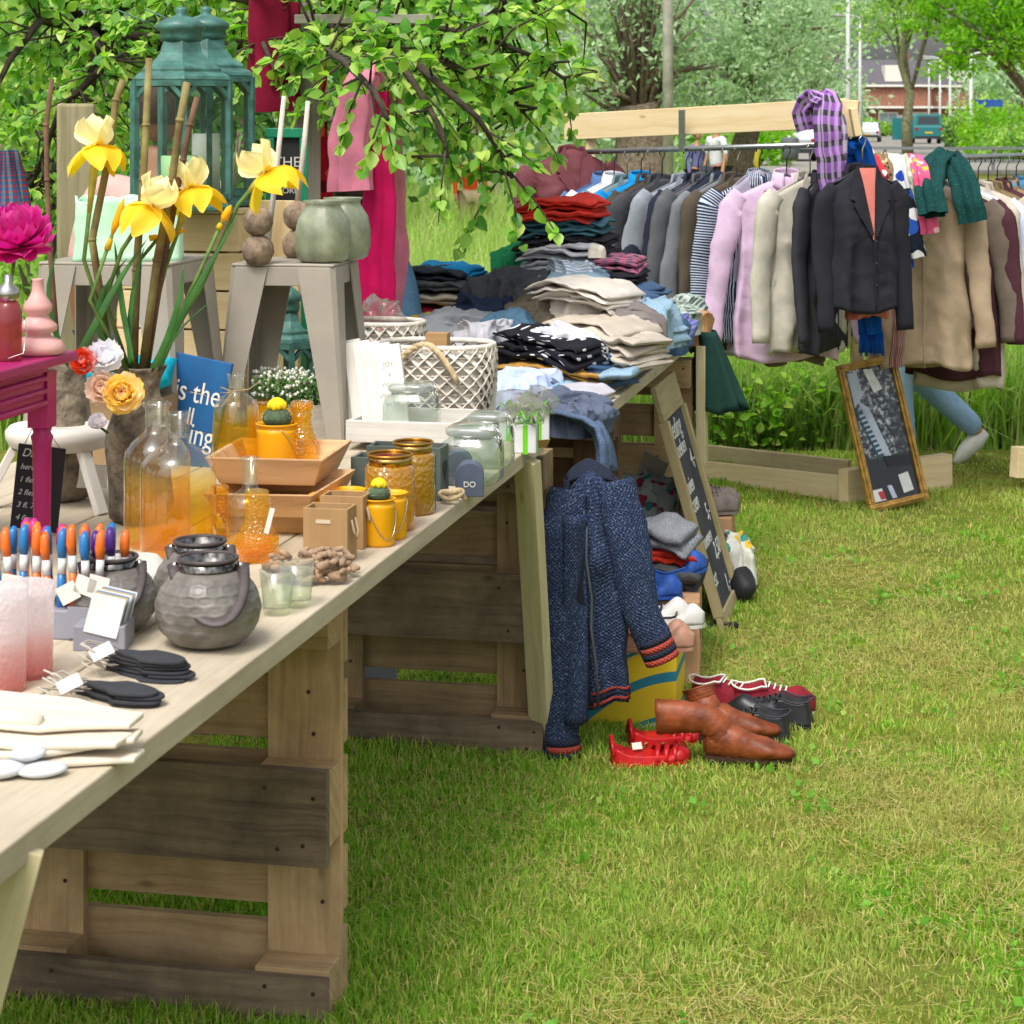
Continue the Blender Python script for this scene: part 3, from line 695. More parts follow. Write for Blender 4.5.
tray('top wooden tray of the stack, carrying yellow bottles and a cactus bucket', 280, 476, TOP+.094, .25, .27, .058, TR)
ZT = TOP+.094+.010
def bucket(label, px, py, z, r, h, cactus, group='yellow cactus buckets'):
    p = G(px, py, z); s = S(p.y); t = thing('flower_bucket', label, 'bucket', p, rnd.random()*3, group)
    body([(r*.9, 0), (r, 3), (r, h-9), (r*1.02, h-6), (r*.92, h-5), (r*.92, h-2), (r*1.06, h-1), (r*1.08, h), (r*.98, h+.3), (r*.9, h-3), (r*.9, h-6), (0, h-6)], t, 'pot', YEL, s)
    m = MB(); rr = r*1.03*s; hz = (h-4)*s
    m.tube([(rr*math.cos(a)*.55+rr*.45*0, -rr*(1.0), hz-(1-abs(a)/1.6)*h*.62*s) for a in [k*.2-1.6 for k in range(17)]] if False else [(rr*math.sin(a), -rr*math.cos(a)-.0015, hz-h*.75*s*math.cos(a)**1.5) for a in [k*.15-1.5 for k in range(21)]], .0009, 5)
    m.build('wire_handle', METAL, t)
    if cactus:
        m = MB(); rc = r*.72*s
        m.ball((0, 0, h*s+rc*.35), (rc, rc, rc*.72), 30, 12, fn=lambda d: 1+.07*math.cos(12*math.atan2(d.y, d.x)))
        b0 = len(m.v)
        for i in range(120):
            a, b_ = rnd.random()*6.28, rnd.random()*1.3; d = Vector((math.cos(a)*math.cos(b_), math.sin(a)*math.cos(b_), math.sin(b_)*.72))
            q = d*rc+Vector((0, 0, h*s+rc*.35)); m.tube([q, q+d*.004], [.0006, .0002], 3, mi=1, cap=False)
        c = m.build('cactus', [mat('cactus_green', '#4d6148', .8, .3, 40, .6, 150), mat('cactus_spine', '#b9b79c', .7)], t)
        m = MB()
        for k in range(46):
            a = k*2.4; q = k/46; el = .35+1.1*(1-q); d = Vector((math.cos(a)*math.cos(el), math.sin(a)*math.cos(el), math.sin(el)))
            m.ball(Vector((0, 0, h*s+rc*.95))+d*rc*.55, (rc*.26, rc*.26, rc*.3), 6, 5)
        m.build('cactus_flower', mat('cactus_yellow', '#f0d412', .6, .15, 60), t)
    return t
bucket('yellow bucket with flowering cactus standing in the top tray', 277, 465, ZT, 20, 42, True)
bucket('yellow bucket with small round cactus in front of the gold jars', 379, 545, TOP, 16, 47, True)
bucket('plain yellow bucket half hidden behind the cactus bucket by the gold jars', 392, 538, TOP, 15, 46, False)
bucket('yellow bucket just behind the kraft boxes, left one of two', 327, 536, TOP, 17, 42, False)
bucket('yellow bucket just behind the kraft boxes, right one of two', 348, 531, TOP, 17, 42, False)
t_, s_ = lt('glass_bottle', 'round-shouldered bottle with twine bow standing in the top tray', 'bottle', 236, 462, [(20, 0), (25, 2), (24, 20), (23, 40), (22, 56), (17, 64), (9, 69), (8, 74), (8, 84), (9.5, 86), (9.5, 88), (7.5, 88), (7, 75)], glass('ombre_tray', '#f8fbf6', .02, .17, None, '#ffdc4a', .62, .18, bt=.04, refl=1.7), z=ZT, parts='bottle', group='bottles in the top tray')
m = MB(); m.tube([(8.8*s_*math.cos(a), 8.8*s_*math.sin(a), 72*s_) for a in [k*.4 for k in range(16)]], .0012, 5, closed=True)
m.tube([(0, -9*s_, 72*s_), (-6*s_, -12*s_, 66*s_), (-12*s_, -16*s_, 58*s_)], .001, 5); m.tube([(0, -9*s_, 72*s_), (14*s_, -10*s_, 74*s_), (26*s_, -8*s_, 82*s_)], .001, 5); m.tube([(-3*s_, -9*s_, 72*s_), (-14*s_, -9*s_, 76*s_), (-16*s_, -9*s_, 70*s_), (-2*s_, -9*s_, 71*s_)], .001, 5); m.build('twine', TWINE, t_)
lt('glass_bottle', 'tall yellow pressed-glass bottle at the right of the top tray', 'bottle', 302, 464, [(14, 0), (15, 2), (15, 26), (12, 34), (9.5, 44), (11, 48), (11, 50), (9.5, 52), (11.5, 56), (11.5, 62), (10, 63), (9, 56)], AMB, z=ZT, group='bottles in the top tray')
lt('glass_bottle', 'yellow bottle behind the cactus bucket in the top tray', 'bottle', 264, 450, [(14, 0), (15, 2), (15, 30), (11, 38), (11, 42), (12, 46), (12, 49), (10, 50)], AMB2, z=ZT, group='bottles in the top tray')
lt('glass_bottle', 'amber jar half hidden behind the other bottles of the top tray', 'bottle', 286, 447, [(15, 0), (17, 2), (17, 32), (15, 36), (16, 40), (15, 41)], AMB2, z=ZT, group='bottles in the top tray')
# kraft boxes
KR = wood('kraft_box', '#b08d62', '#94734c', .06, False, .9, .4)
def kbox(label, px, py, wd, dp, h):
    p = G(px, py); t = thing('wooden_box', label, 'box', p, TA, 'small kraft boxes with rope handles'); th = .005
    m = MB(); m.box((0, 0, .003), (wd-.01, dp-.01, .005)); m.build('base', KR, t)
    for n_, c, d in (('front_panel', (0, -dp/2+th/2, h/2), (wd, th, h)), ('back_panel', (0, dp/2-th/2, h/2), (wd, th, h)), ('side_panel', (wd/2-th/2, 0, h/2), (th, dp-2*th-.001, h-.001)), ('side_panel', (-wd/2+th/2, 0, h/2), (th, dp-2*th-.001, h-.001))):
        m = MB(); m.box(c, d); m.build(n_, KR, t, bevel=.001)
    m = MB(); m.box((-.004, -dp/2-.0006, h*.76), (wd*.33, .0012, h*.07)); m.build('hand_hole', mat('hole_dark', '#d8c9a8', .9), t)
    m = MB(); m.tube([(wd/2+.002, -.012, h*.78), (wd/2+.008, -.012, h*.55), (wd/2+.009, 0, h*.42), (wd/2+.008, .012, h*.55), (wd/2+.002, .012, h*.78)], .0025, 6); m.build('rope_handle', TWINE, t)
kbox('kraft wooden box nearest the driftwood wreath', 330, 560, .088, .062, .104); kbox('kraft wooden box right behind its twin', 346, 546, .088, .062, .104)
# gold glitter jars
for (px, py, r, h, lb) in ((390, 529, 25, 62, 'gold glittering glass jar nearest the table edge'), (413, 513, 22, 58, 'gold glittering glass jar behind the first, beside the grey planters')):
    t_, s_ = lt('glitter_jar', lb, 'jar', px, py, [(r*.85, 0), (r, 3), (r, h), (r*.9, h+3)], GOLDG, parts='jar', group='gold glittering jars')
    body([(r*.86, h+2), (r*.88, h+12)], t_, 'mirror_band', mat('gold_band', '#c0a060', .18, .3, 60, metal=1), s_)
    m = MB(); m.tube([(r*.9*s_*math.cos(a), r*.9*s_*math.sin(a), (h+13)*s_) for a in [k*.262 for k in range(24)]], .0028, 6, closed=True); m.build('rim', mat('gold_rim', '#b98a3a', .3, .2, 40, metal=.8), t_)
# grey planters with heart cut-outs
GP = mat('slate_green_paint', '#59625c', .6, .12, 10, .1, 50)
def planter(label, px, py, wd, dp, h):
    p = G(px, py); t = thing('planter_box', label, 'planter', p, TA, 'slate-green planters with hearts'); th = .007
    for n_, c, d in (('base', (0, 0, .004), (wd-.016, dp-.016, .007)), ('panel', (0, -dp/2, h/2), (wd, th, h)), ('panel', (0, dp/2-th, h/2), (wd, th, h)), ('panel', (wd/2-.0037, -th/2, h/2-.0005), (th, dp-th-.001, h-.001)), ('panel', (-wd/2+.0037, -th/2, h/2-.0005), (th, dp-th-.001, h-.001))):
        m = MB(); m.box(c, d); m.build(n_, GP, t, bevel=.001)
    m = MB(); pts = []
    for k in range(30):
        a = 2*math.pi*k/30; pts.append((16*math.sin(a)**3*.0011, (13*math.cos(a)-5*math.cos(2*a)-2*math.cos(3*a)-math.cos(4*a))*.0016))
    m.poly(pts, .0015); m.build('heart', mat('heart_dark', '#2e3330', .8), t, loc=(wd/2+.0002, -th/2, h*.56), rot=(R(90), 0, R(90)))
planter('slate-green planter with a heart, nearer of the pair behind the gold jars', 394, 510, .17, .075, .118); planter('slate-green planter with a heart, farther of the pair beside the rope and blue blocks', 408, 497, .17, .075, .118)
# blue arched blocks on a rope
BB = mat('slate_blue', '#4f586b', .5, .15, 14, .1, 60)
for px, py, lb, wr in ((470, 493, 'slate-blue arched block with white letters beside the rope', True), (459, 482, 'plain slate-blue arched block behind the lettered one', False)):
    p = G(px, py); t = thing('door_block', lb, 'ornament', p, TA+R(12), 'slate-blue arched blocks'); m = MB(); s = S(p.y)
    pts = [(-14*s, 0), (14*s, 0)]+[(14*s*math.cos(a), 20*s+14*s*math.sin(a)) for a in [k*math.pi/14 for k in range(15)]]
    m.poly(pts, .05); m.build('block', BB, t, rot=(R(90), 0, 0), bevel=.002)
    if wr: text('DO', .018, WHT, t, Matrix.Translation((.0, -.0506, .022)) @ Matrix.Rotation(R(90), 4, 'X'))
m = MB(); pts = []
for k in range(26):
    a = k*.5; pts.append((math.cos(a)*.028*(1-k*.012), math.sin(a)*.024, .008+.012*abs(math.sin(a*.7))+k*.0004))
m.tube(pts, .006, 7); tag(m.build('rope_coil', TWINE, loc=G(452, 503)), 'short coil of natural rope beside the slate-blue blocks', 'rope')
# driftwood wreath
DW = mat('driftwood', '#a98d72', .9, .3, 40, .5, 120)
m = MB(); r_ = random.Random(3)
for k in range(95):
    a = r_.random()*6.28; rr = .062+r_.uniform(-.022, .024); z = .012+r_.random()*.028; c = Vector((rr*math.cos(a), rr*.9*math.sin(a), z)); L = r_.uniform(.018, .04); b_ = a+1.57+r_.uniform(-.7, .7)
    dv = Vector((math.cos(b_)*L/2, math.sin(b_)*L/2, r_.uniform(-.006, .008))); m.tube([c-dv, c, c+dv], [.004, .0065, .0045], 6)
tag(m.build('driftwood_wreath', DW, loc=G(312, 578)), 'wreath of driftwood chips lying beside the shot glasses', 'wreath')
for px, py, lb in ((277, 614, 'shot glass nearest the table edge, in front of the wreath'), (297, 606, 'shot glass just behind its twin, touching the wreath')):
    lt('shot_glass', lb, 'glass', px, py, [(13, 0), (14, 1), (14.5, 6), (17.5, 44), (16.6, 44), (13.6, 7), (0, 6)], glass('smoky_glass', '#f4f8f0', .03, .05, '#e4e8de', refl=2.0), group='small drinking glasses')
# round hammered lanterns
def lantern(label, px, py, r, strap=True):
    p = G(px, py-r*.22); s = S(p.y); t = thing('round_lantern', label, 'lantern', p, 0, 'round grey hammered lanterns')
    m = MB(); rs = r*s
    prof = [(.35, 0), (.5, .01), (.72, .12), (.92, .36), (1, .66), (.98, .86), (.88, 1.1), (.72, 1.3), (.6, 1.4), (.57, 1.44)]
    m.lathe([(a*rs, b*rs) for a, b in prof for _ in (0,)], 64, wob=None)
    o = m.build('bowl', [GREY_L], t, sub=1)
    m = MB()   # hammered facets as a second, slightly raised skin of shallow dents
    NV = 15; NU = 34
    def shp(b):
        for (r0, z0), (r1, z1) in zip(prof, prof[1:]):
            if z0 <= b <= z1: return r0+(r1-r0)*(b-z0)/(z1-z0)
        return prof[-1][0]
    def g(u, v):
        z = .08+v*1.26; a = u*2*math.pi; f = abs(math.sin(a*NU/4+ (int(v*NV/2) % 2)*1.57))*abs(math.sin(v*math.pi*NV/2))
        rr = (shp(z)+.012-.03*f**.7)*rs; return Vector((rr*math.cos(a), rr*math.sin(a), z*rs))
    m.grid(136, 60, g, cu=True); m.build('hammered_skin', GREY_L, t)
    body([(r*.56, r*1.42), (r*.54, r*1.46), (r*.54, r*1.62), (r*.5, r*1.62), (r*.5, r*1.44)], t, 'mirror_collar', mat('collar_metal', '#8d8a86', .12, .5, 90, metal=1, col2='#3a3836'), s, 40)
    m = MB(); m.tube([(r*.545*s*math.cos(a), r*.545*s*math.sin(a), r*1.63*s) for a in [k*.21 for k in range(30)]], .0035, 7, closed=True); m.build('rim', LEATH, t)
    if strap:
        m = MB(); pts = []
        for k in range(25):
            a = -1.57+k*3.14/24; pts.append((r*.62*s*math.sin(a)*1.02+.30*r*s*math.cos(a), -r*1.02*s*math.cos(a), r*1.5*s-r*.85*s*math.cos(a)**1.1))
        m.tube(pts, r*.14*s, 8, flat=.38, up=(0, 0, 1)); m.build('leather_strap', LEATH, t)
        for sg in (-1, 1): m = MB(); m.ball((sg*r*.62*s, -.002, r*1.5*s), .006, 8, 6); m.build('rivet', METAL, t)
lantern('round hammered lantern with leather strap nearest the table edge', 208, 656, 53); lantern('round hammered lantern directly behind the front one', 200, 626, 46)
lantern('grey hammered lantern behind the pens and card holder', 112, 640, 45)
for px, py, pr, lb in ((98, 588, [(14, 0), (18, 2), (18, 20), (14, 30), (11, 36), (11, 42), (13, 44), (13, 50), (10, 51), (9, 44)], 'small grey ceramic bottle behind the pens'), (140, 580, [(30, 0), (34, 4), (30, 14), (22, 20), (18, 24)], 'low white ceramic dish beside the big bottles')):
    lt('ceramic_vessel', lb, 'vessel', px, py, pr, mat('grey_ceramic', '#97978c', .6, .12, 12, .1, 60) if px < 110 else mat('white_ceramic', '#c9cabf', .5, .08), group=None)
lt('ceramic_vessel', 'small pale-grey lidded pot in front of the large bottles', 'vessel', 126, 570, [(10, 0), (11, 2), (11, 12), (12, 13), (12, 16), (10, 17), (0, 17)], mat('grey_ceramic', '#97978c'))
# pens in a stand with a leaflet holder
t = thing('pen_display', 'grey counter stand packed with bright blue and orange brushes', 'display stand', G(60, 632), TA)
s = S(t.location.y); GB_ = mat('grey_plastic', '#8a8a94', .45, .06)
m = MB(); m.box((0, 0, .024), (130*s, .10, .048)); m.build('tray', GB_, t, bevel=.003)
m = MB(); m.box((45*s, -.052, .03), (45*s, .004, .05)); m.build('front_lip', GB_, t)
PC = [mat('brush_blue', '#1d6fae', .3, .05, spec=.5), mat('brush_orange', '#dd6a1e', .3, .05, spec=.5), mat('brush_purple', '#4a2478', .3, .05), mat('brush_pink', '#c2247c', .3, .05)]
CLB = mat('clear_band', '#d8dad8', .25, .05)
k_ = 0
for row, yy in ((0, -.025), (1, .012), (2, .04)):
    for i in range(9):
        x = (-60+i*13.5+row*5)*s; c = [0, 1, 0, 1, 1, 0, 1, 0, 1][(i+row*2) % 9]; c = 2 if (row == 1 and i > 6) else 3 if row == 2 and i < 6 else c
        m = MB(); hh = (88-row*2+rnd.uniform(-4, 5))*s; lx = rnd.uniform(-.004, .004)
        m.tube([(x, yy, .03), (x+lx*.3, yy, .03+hh*.3), (x+lx*.6, yy-.002, .03+hh*.5)], [.007, .008, .0065], 8, mi=0)
        m.tube([(x+lx*.6, yy-.002, .03+hh*.5), (x+lx, yy-.002, .03+hh*.68)], [.007, .007], 8, mi=1)
        m.tube([(x+lx, yy-.002, .03+hh*.68), (x+lx*1.3, yy-.006, .03+hh*.8), (x+lx*1.6, yy-.005, .03+hh*.95), (x+lx*1.8, yy, .03+hh)], [.0068, .0088, .0078, .004], 8, mi=0)
        b = m.build('brush', [PC[c], CLB], None, mw=t.matrix_basis.copy()); k_ += 1
        cn = ['blue', 'orange', 'purple', 'pink'][c]; rn = ['front', 'middle', 'back'][row]
        tag(b, '%s brush upright in the %s row of the grey counter stand' % (cn, rn), 'brush', '%s brushes in the %s row' % (cn, rn))
for x, z, a in ((-40*s, .085, .1), (20*s, .075, -.5), (38*s, .088, .3), (52*s, .09, .2)): m = MB(); m.box((x, -.042, z), (.035, .0006, .03), Matrix.Rotation(a, 4, 'Y')); m.build('paper_tag', WHT, t)
t = thing('leaflet_holder', 'grey box holding a fan of upright leaflets in front of the lantern', 'leaflet holder', G(104, 646), TA+R(10)); s = S(t.location.y)
m = MB(); m.box((0, 0, .02), (52*s, .07, .04)); m.build('box', GB_, t, bevel=.002)
for i in range(7):
    m = MB(); m.box((0.008+i*.0012, -.03+i*.0085, .056), (34*s, .001, .062), Matrix.Rotation(R(-14), 4, 'X') @ Matrix.Rotation(R(12), 4, 'Y')); m.build('leaflet', [mat('leaflet_white', '#d9dbd6', .4), mat('leaflet_tan', '#b8a07c', .5), mat('leaflet_blue', '#6d8ba8', .4)][i % 3], t)
# frosted pink tumblers
for px, py, r, h, lb in ((26, 675, 29, 92, 'frosted pink tumbler farther from the edge, beside the stand'), (2, 690, 26, 104, 'frosted pink tumbler at the left edge of the picture')):
    lt('frosted_tumbler', lb, 'tumbler', px, py, [(r*.85, 0), (r*.9, 2), (r*.95, h*.8), (r*.98, h*.82), (r, h), (r*.94, h), (r*.9, h*.8), (r*.84, 5), (0, 4)], FROST, group='frosted pink tumblers')
# bundles of dark felt paddles, white boards, pebbles
FE = mat('black_felt', '#33353a', .85, .15, 40, .25, 200); CORD = mat('white_cord', '#cfc7ba', .9)
def paddle(n, L, wd, th):
    pts = []
    for k in range(28):
        a = 2*math.pi*k/28; x = math.cos(a); y = math.sin(a); wdt = wd*(.62+.38*x if x < 0 else 1)*(1 if x > -.6 else .62)
        pts.append((x*L/2, y*wdt/2))
    m = MB(); m.poly(pts, th); return m
for px, py, n, lb in ((146, 676, 6, 'bundle of dark felt paddles tied with cord, the taller heap'), (116, 701, 4, 'lower bundle of dark felt paddles with a paper tag')):
    t = thing('felt_bundle', lb, 'bundle', G(px, py), TA, 'bundles of dark felt paddles')
    for i in range(n):
        paddle(n, .155, .062, .0045).build('paddle', FE, t, loc=(rnd.uniform(-.006, .006), rnd.uniform(-.004, .004), i*.0058), rot=(0, 0, R(-14)+rnd.uniform(-.1, .1)), bevel=.001)
    m = MB()
    for i in range(7):
        z = .004+i*.005*n/6; q = rnd.uniform(-.02, .02); m.tube([(-.062, -.012+q, z), (-.085-rnd.random()*.02, -.02+q, z+.02), (-.09, .01+q, z+.024*rnd.random()), (-.05, .012, z+.004)], .0014, 5)
    m.build('cord', CORD, t)
    m = MB(); m.box((-.06, -.028, n*.0058+.006), (.034, .026, .0008), Matrix.Rotation(.6, 4, 'X') @ Matrix.Rotation(.7, 4, 'Z')); m.build('paper_tag', WHT, t)
WB = wood('bleached_board', '#e2d8c6', '#cdbfa8', .05, False, .6)
def board(label, px, py, z, L, wd, th, rot, curve):
    th *= .75
    m = MB(); p = G(px, py, z); n = 24
    def out(sg): return [(-L/2+L*k/n, sg*wd/2*(1 if k < n*.62 else (.40+.6*(1-((k/n-.62)/.38))**1.6)) ) for k in range(n+1)]
    pts = out(-1)+out(1)[::-1]; m.poly(pts, th); 
    for i, v in enumerate(m.v): m.v[i] = Vector((v.x, v.y, v.z+curve*(v.x/L)**2))
    return tag(m.build('serving_board', WB, loc=p, rot=rot, bevel=.003), label, 'board', 'pale wooden serving boards in a pile')
for i, (lb, px, py, z, rt, cv) in enumerate([('bottom pale serving board of the pile, flat on the table', 30, 757, TOP, R(5), .01), ('second pale serving board from the bottom', 28, 746, TOP+.012, R(8), .03), ('third pale serving board, handle towards the felt bundles', 24, 735, TOP+.024, R(-6), .03), ('topmost pale serving board, tilted across the pile', 34, 716, TOP+.040, R(-2), .01)]):
    board(lb, px, py, z, .30, .12, .011, (R(-2+i*2), R([0, -2, 2, 1][i]), TA+rt), cv)
m = MB(); pts = [Vector(p) for p in ((-.1, 0, 0), (-.03, .0, .004), (.03, .0, .0))]; m.tube(pts, [.013, .013, .011], 10); tag(m.build('rolling_pin', WB, loc=G(20, 722, TOP+.045), rot=TA), 'pale turned wooden handle lying inside the pile of boards', 'handle')
PB = mat('white_pebble', '#c8ccd0', .5, .1, 20)
for px, py, r, h, lb, z in ((42, 776, (.033, .022, .0085), .008, 'flat white pebble lying nearest the camera', 0), (2, 778, (.03, .022, .011), .01, 'white pebble at the left edge of the picture', 0), (28, 761, (.023, .018, .0095), .024, 'small white pebble resting on the other pebbles', .016)):
    m = MB(); m.ball((0, 0, 0), r, 20, 12); m.noise(.002, 30, px); tag(m.build('pebble', PB, loc=G(px, py, TOP+z)+Vector((0, 0, r[2])), rot=.3), lb, 'pebble', 'white pebbles')
# ---- magenta side table with peony, jar and pink vase
ZM = 1.222; pm = G(42, 548); t = thing('side_table', 'magenta painted side table with turned legs and moulded apron', 'side table', (pm.x, pm.y, TOP), TA)
h = ZM-TOP
for x, y in ((0, 0), (-.32, 0), (0, -.3), (-.32, -.3)):
    m = MB(); m.lathe([(.014, 0), (.017, .03), (.0185, h*.55), (.022, h*.6), (.017, h*.62), (.021, h*.66)], 18); m.box((0, 0, h*.80), (.042, .042, h*.3)); m.build('leg', MAG, t, loc=(x, y, 0))
m = MB(); m.box((-.16, -.15, h+.006), (.42, .42, .02)); m.build('top', MAG, t, bevel=.004)
for i, (c, d) in enumerate([((.008, -.15, h-.045), (.016, .256, .085)), ((-.16, .008, h-.035), (.276, .016, .06)), ((-.16, -.308, h-.035), (.276, .016, .06))]):
    m = MB(); m.box(c, d); 
    if i == 0:
        for zz in (-.078, -.055, -.03, -.012): m.tube([(.018, -.278, h+zz), (.018, -.022, h+zz)], .0065, 8)
    m.build('apron', MAG, t, bevel=.002)
zt = ZM+.016
def rip(a, z): return 1
lt('pink_vase', 'pink stepped ceramic vase on the corner of the magenta table', 'vase', 38, 351, [(21, 0), (26, 3), (27, 8), (23, 14), (13, 19), (12, 21), (19, 25), (19, 30), (12, 36), (10, 40), (14, 44), (14, 50), (8, 59), (6, 64), (5.5, 74), (6.5, 76), (4, 76), (3.5, 62)], PINKV, z=zt, Y=4.10)
t_, s_ = lt('glass_jar', 'pink-filled glass jar with stopper and wire beside the pink vase', 'jar', 8, 355, [(13, 0), (14, 2), (14, 50), (12, 56), (9, 60)], glass('pink_jar', '#e8b0b0', .04, .65, '#b8555c'), z=zt, Y=4.0, parts='jar')
body([(9, 58), (12, 64), (11, 72), (4, 78), (4, 86)], t_, 'stopper', METAL, s_, 20)
m = MB(); m.tube([(14*s_, -.004, 46*s_), (20*s_, -.008, 30*s_), (17*s_, -.012, 8*s_), (4*s_, -.033, 4*s_)], .0012, 5); m.build('wire', METAL, t_)
# flowers
def petal(m, c, d, up, L, w_, cup, mi=0, ruf=.0, n=5):
    d = d.normalized(); s_ = d.cross(up).normalized(); up = s_.cross(d)
    ph = rnd.random()*6
    def g(u, v):
        x = (u-.5)*2; ww = w_*math.sin(math.pi*min(1, .12+v*.80))**.7
        return Vector(c)+d*(L*v)+s_*(x*ww/2)+up*(cup*L*(v*v*1.0+.5*x*x*v)+ruf*L*math.sin(5*x+ph)*v)
    m.grid(n, 6, g, mi, True)
def bloom(m, c, r, layers, mi=0, squash=.85, tilt=None, col=None):
    Rm = (tilt or Matrix.Identity(3))
    for (n, el, L, w_, cup, k) in layers:
        for i in range(n):
            a = 2*math.pi*(i+rnd.uniform(-.2, .2))/n+k*.5; e = el+rnd.uniform(-.1, .1)
            d = Rm @ Vector((math.cos(a)*math.cos(e), math.sin(a)*math.cos(e), math.sin(e))); up = Rm @ Vector((-math.cos(a)*math.sin(e), -math.sin(a)*math.sin(e), math.cos(e)))
            petal(m, Vector(c)+d*r*.05, d, up, r*L, r*w_, cup, k if col is None else col[k], .04)
STEM = mat('stem_green', '#5f7d38', .6, .25, 30)
p = W(16, 262, 4.18); t = thing('peony', 'large magenta peony bloom in a bottle on the magenta table', 'flower', p); r = 34*S(4.18)
m = MB(); bloom(m, (0, 0, 20*S(4.18)), r, [(9, -.75, .85, .75, .5, 1), (10, -.35, .98, .8, .45, 0), (11, -.05, 1.0, .75, .45, 1), (12, .25, 1.0, .7, .45, 0), (12, .55, .98, .66, .4, 1), (11, .85, .95, .6, .35, 0), (9, 1.1, .92, .55, .3, 0), (7, 1.35, .9, .5, .2, 1)], col=[0, 1], tilt=Matrix.Rotation(.35, 3, 'X'))
m.build('bloom', [petalm('peony_pink', ['#e454ae', '#d8409c', '#ea6ab8']), petalm('peony_deep', ['#cc3090', '#da48a2'])], t)
m = MB(); m.tube([(0, 0, .025), (-.01, .0, -.04), (-.012, 0, zt-p.z+.002)], .0035, 6); m.build('stem', STEM, t)
# white footstool with the hanging chalk sign
p = G(62, 505); t = thing('footstool', 'white painted round-topped stool behind the pens', 'stool', (p.x, p.y, TOP), TA); s = S(p.y); hz = (EYE-TOP)-(432-HZ)*s
m = MB(); m.lathe([(.0, hz-.034), (.09, hz-.034), (.112, hz-.026), (.121, hz-.008), (.121, hz+.006), (.112, hz+.016), (.06, hz+.017), (.055, hz+.010), (0, hz+.009)], 40); m.build('seat', WHT, t)
for x, y in ((.075, -.06), (-.085, -.06), (.08, .08), (-.085, .08)):
    m = MB(); m.beam((x*1.75, y*1.5, .0), (x, y, hz-.03), .026, .018); m.build('leg', WHT, t, bevel=.002)
m = MB(); m.box((.03, .03, hz-.1), (.12, .012, .05)); m.build('stretcher', WHT, t)
t = thing('chalk_sign', 'small black chalk price sign hung on string below the white stool', 'sign', W(38, 488, 4.28), (R(0), R(6), TA+R(8))); s = S(4.3)
m = MB(); m.box((0, 0, 0), (48*s, .006, 84*s)); m.build('board', mat('chalk_black', '#26262a', .8, .15, 20), t, bevel=.001)
m = MB(); m.tube([(-18*s, 0, 42*s), (-6*s, -.01, 72*s), (18*s, 0, 42*s)], .001, 5); m.build('string', TWINE, t)
CH = mat('chalk_white', '#d4d4d0', .95)
for i, q in enumerate(['Dame', 'heren', '1 fles 3,-', '2 fles 5,-', '3 fl. 7,-', '4 fles 9,-']):
    text(q, .016 if i else .024, CH, t, Matrix.Translation((-.04, -.0036, .062-i*.026)) @ Matrix.Rotation(R(90), 4, 'X'), align='LEFT', shear=.3)
# ---- stone vases, irises, canes
def rough(a, z): return 1+.10*math.sin(3*a+z*40)+.07*MN.noise(Vector((math.cos(a)*2, math.sin(a)*2, z*22)))+.05*math.sin(7*a-z*70)
PV = G(140, 522); s = S(PV.y)
t = thing('stone_vase', 'tall rough stone vase holding irises and canes', 'vase', PV, .4)
m = MB(); m.lathe([(q*s, h*s) for q, h in ((20, 0), (30, 3), (33, 20), (30, 45), (34, 70), (36, 92), (28, 112), (20, 126), (20, 136), (24, 150), (27, 156), (24, 157), (20, 150), (17, 130), (0, 128))], 44, wob=rough); m.build('vase', STONE, t, sub=1)
PV2 = G(66, 500); s2 = S(PV2.y); m = MB(); m.lathe([(q*s2, h*s2) for q, h in ((17, 0), (24, 4), (26, 40), (24, 80), (20, 110), (20, 132), (23, 140), (19, 138), (16, 110), (0, 108))], 40, wob=rough); tag(m.build('stone_vase', STONE, loc=PV2, sub=1), 'weathered stone vase partly hidden by the magenta table', 'vase')
CAN = mat('cane_bark', '#8a8350', .8, .3, 18, .5, 80, col2='#6a5636'); CAN2 = mat('cane_brown', '#7a5a46', .85, .3, 20, .4, 90)
def cane(label, pts, r, mt, Y0):
    m = MB(); P_ = [W(a, b, Y0+dy) for a, b, dy in pts]; o = P_[0].copy(); m.tube([p-o for p in P_], [r*(1-.15*i/len(P_)) for i in range(len(P_))], 9)
    for i in range(1, len(P_)-1):
        q = P_[i]-o; d = (P_[i+1]-P_[i-1]).normalized(); m.tube([q-d*.004, q, q+d*.004], [r*.95, r*1.22, r*.95], 9)
    return tag(m.build('cane', mt, loc=o), label, 'cane', 'upright canes')
Yv = PV.y
cane('leaning mossy cane passing behind the leftmost iris', [(112, 372, 0), (92, 240, .02), (108, 160, .03), (116, 100, .04), (123, 80, .04)], .0085, CAN, Yv)
cane('straight cane in front of the near green lantern', [(134, 372, 0), (136, 270, .01), (143, 180, .02), (146, 125, .03), (149, 58, .03)], .0085, CAN, Yv)
cane('thick mossy cane right of the near lantern candle', [(142, 372, 0), (157, 260, -.01), (172, 180, -.02), (180, 120, -.03), (187, 82, -.03)], .009, CAN, Yv)
cane('thinner cane crossing behind the thick mossy one', [(146, 372, .01), (160, 280, .02), (183, 160, .03), (190, 125, .04), (197, 97, .04)], .0072, CAN2, Yv)
cane('slim brown cane standing alone at the left', [(60, 380, 0), (50, 250, 0), (47, 180, 0), (46, 125, .02), (52, 79, .02)], .0062, CAN2, PV2.y)
IY = [petalm('iris_cream', ['#fbf6cc', '#f6eeb0', '#faf2c0']), petalm('iris_yellow', ['#f8e04c', '#f4d030', '#eebe22'])]
IL = mat('iris_leaf', '#3f7030', .45, .3, 14, .1, 50, col2='#2f5c2a'); IB = mat('iris_bud', '#b9b04a', .6, .2, 30)
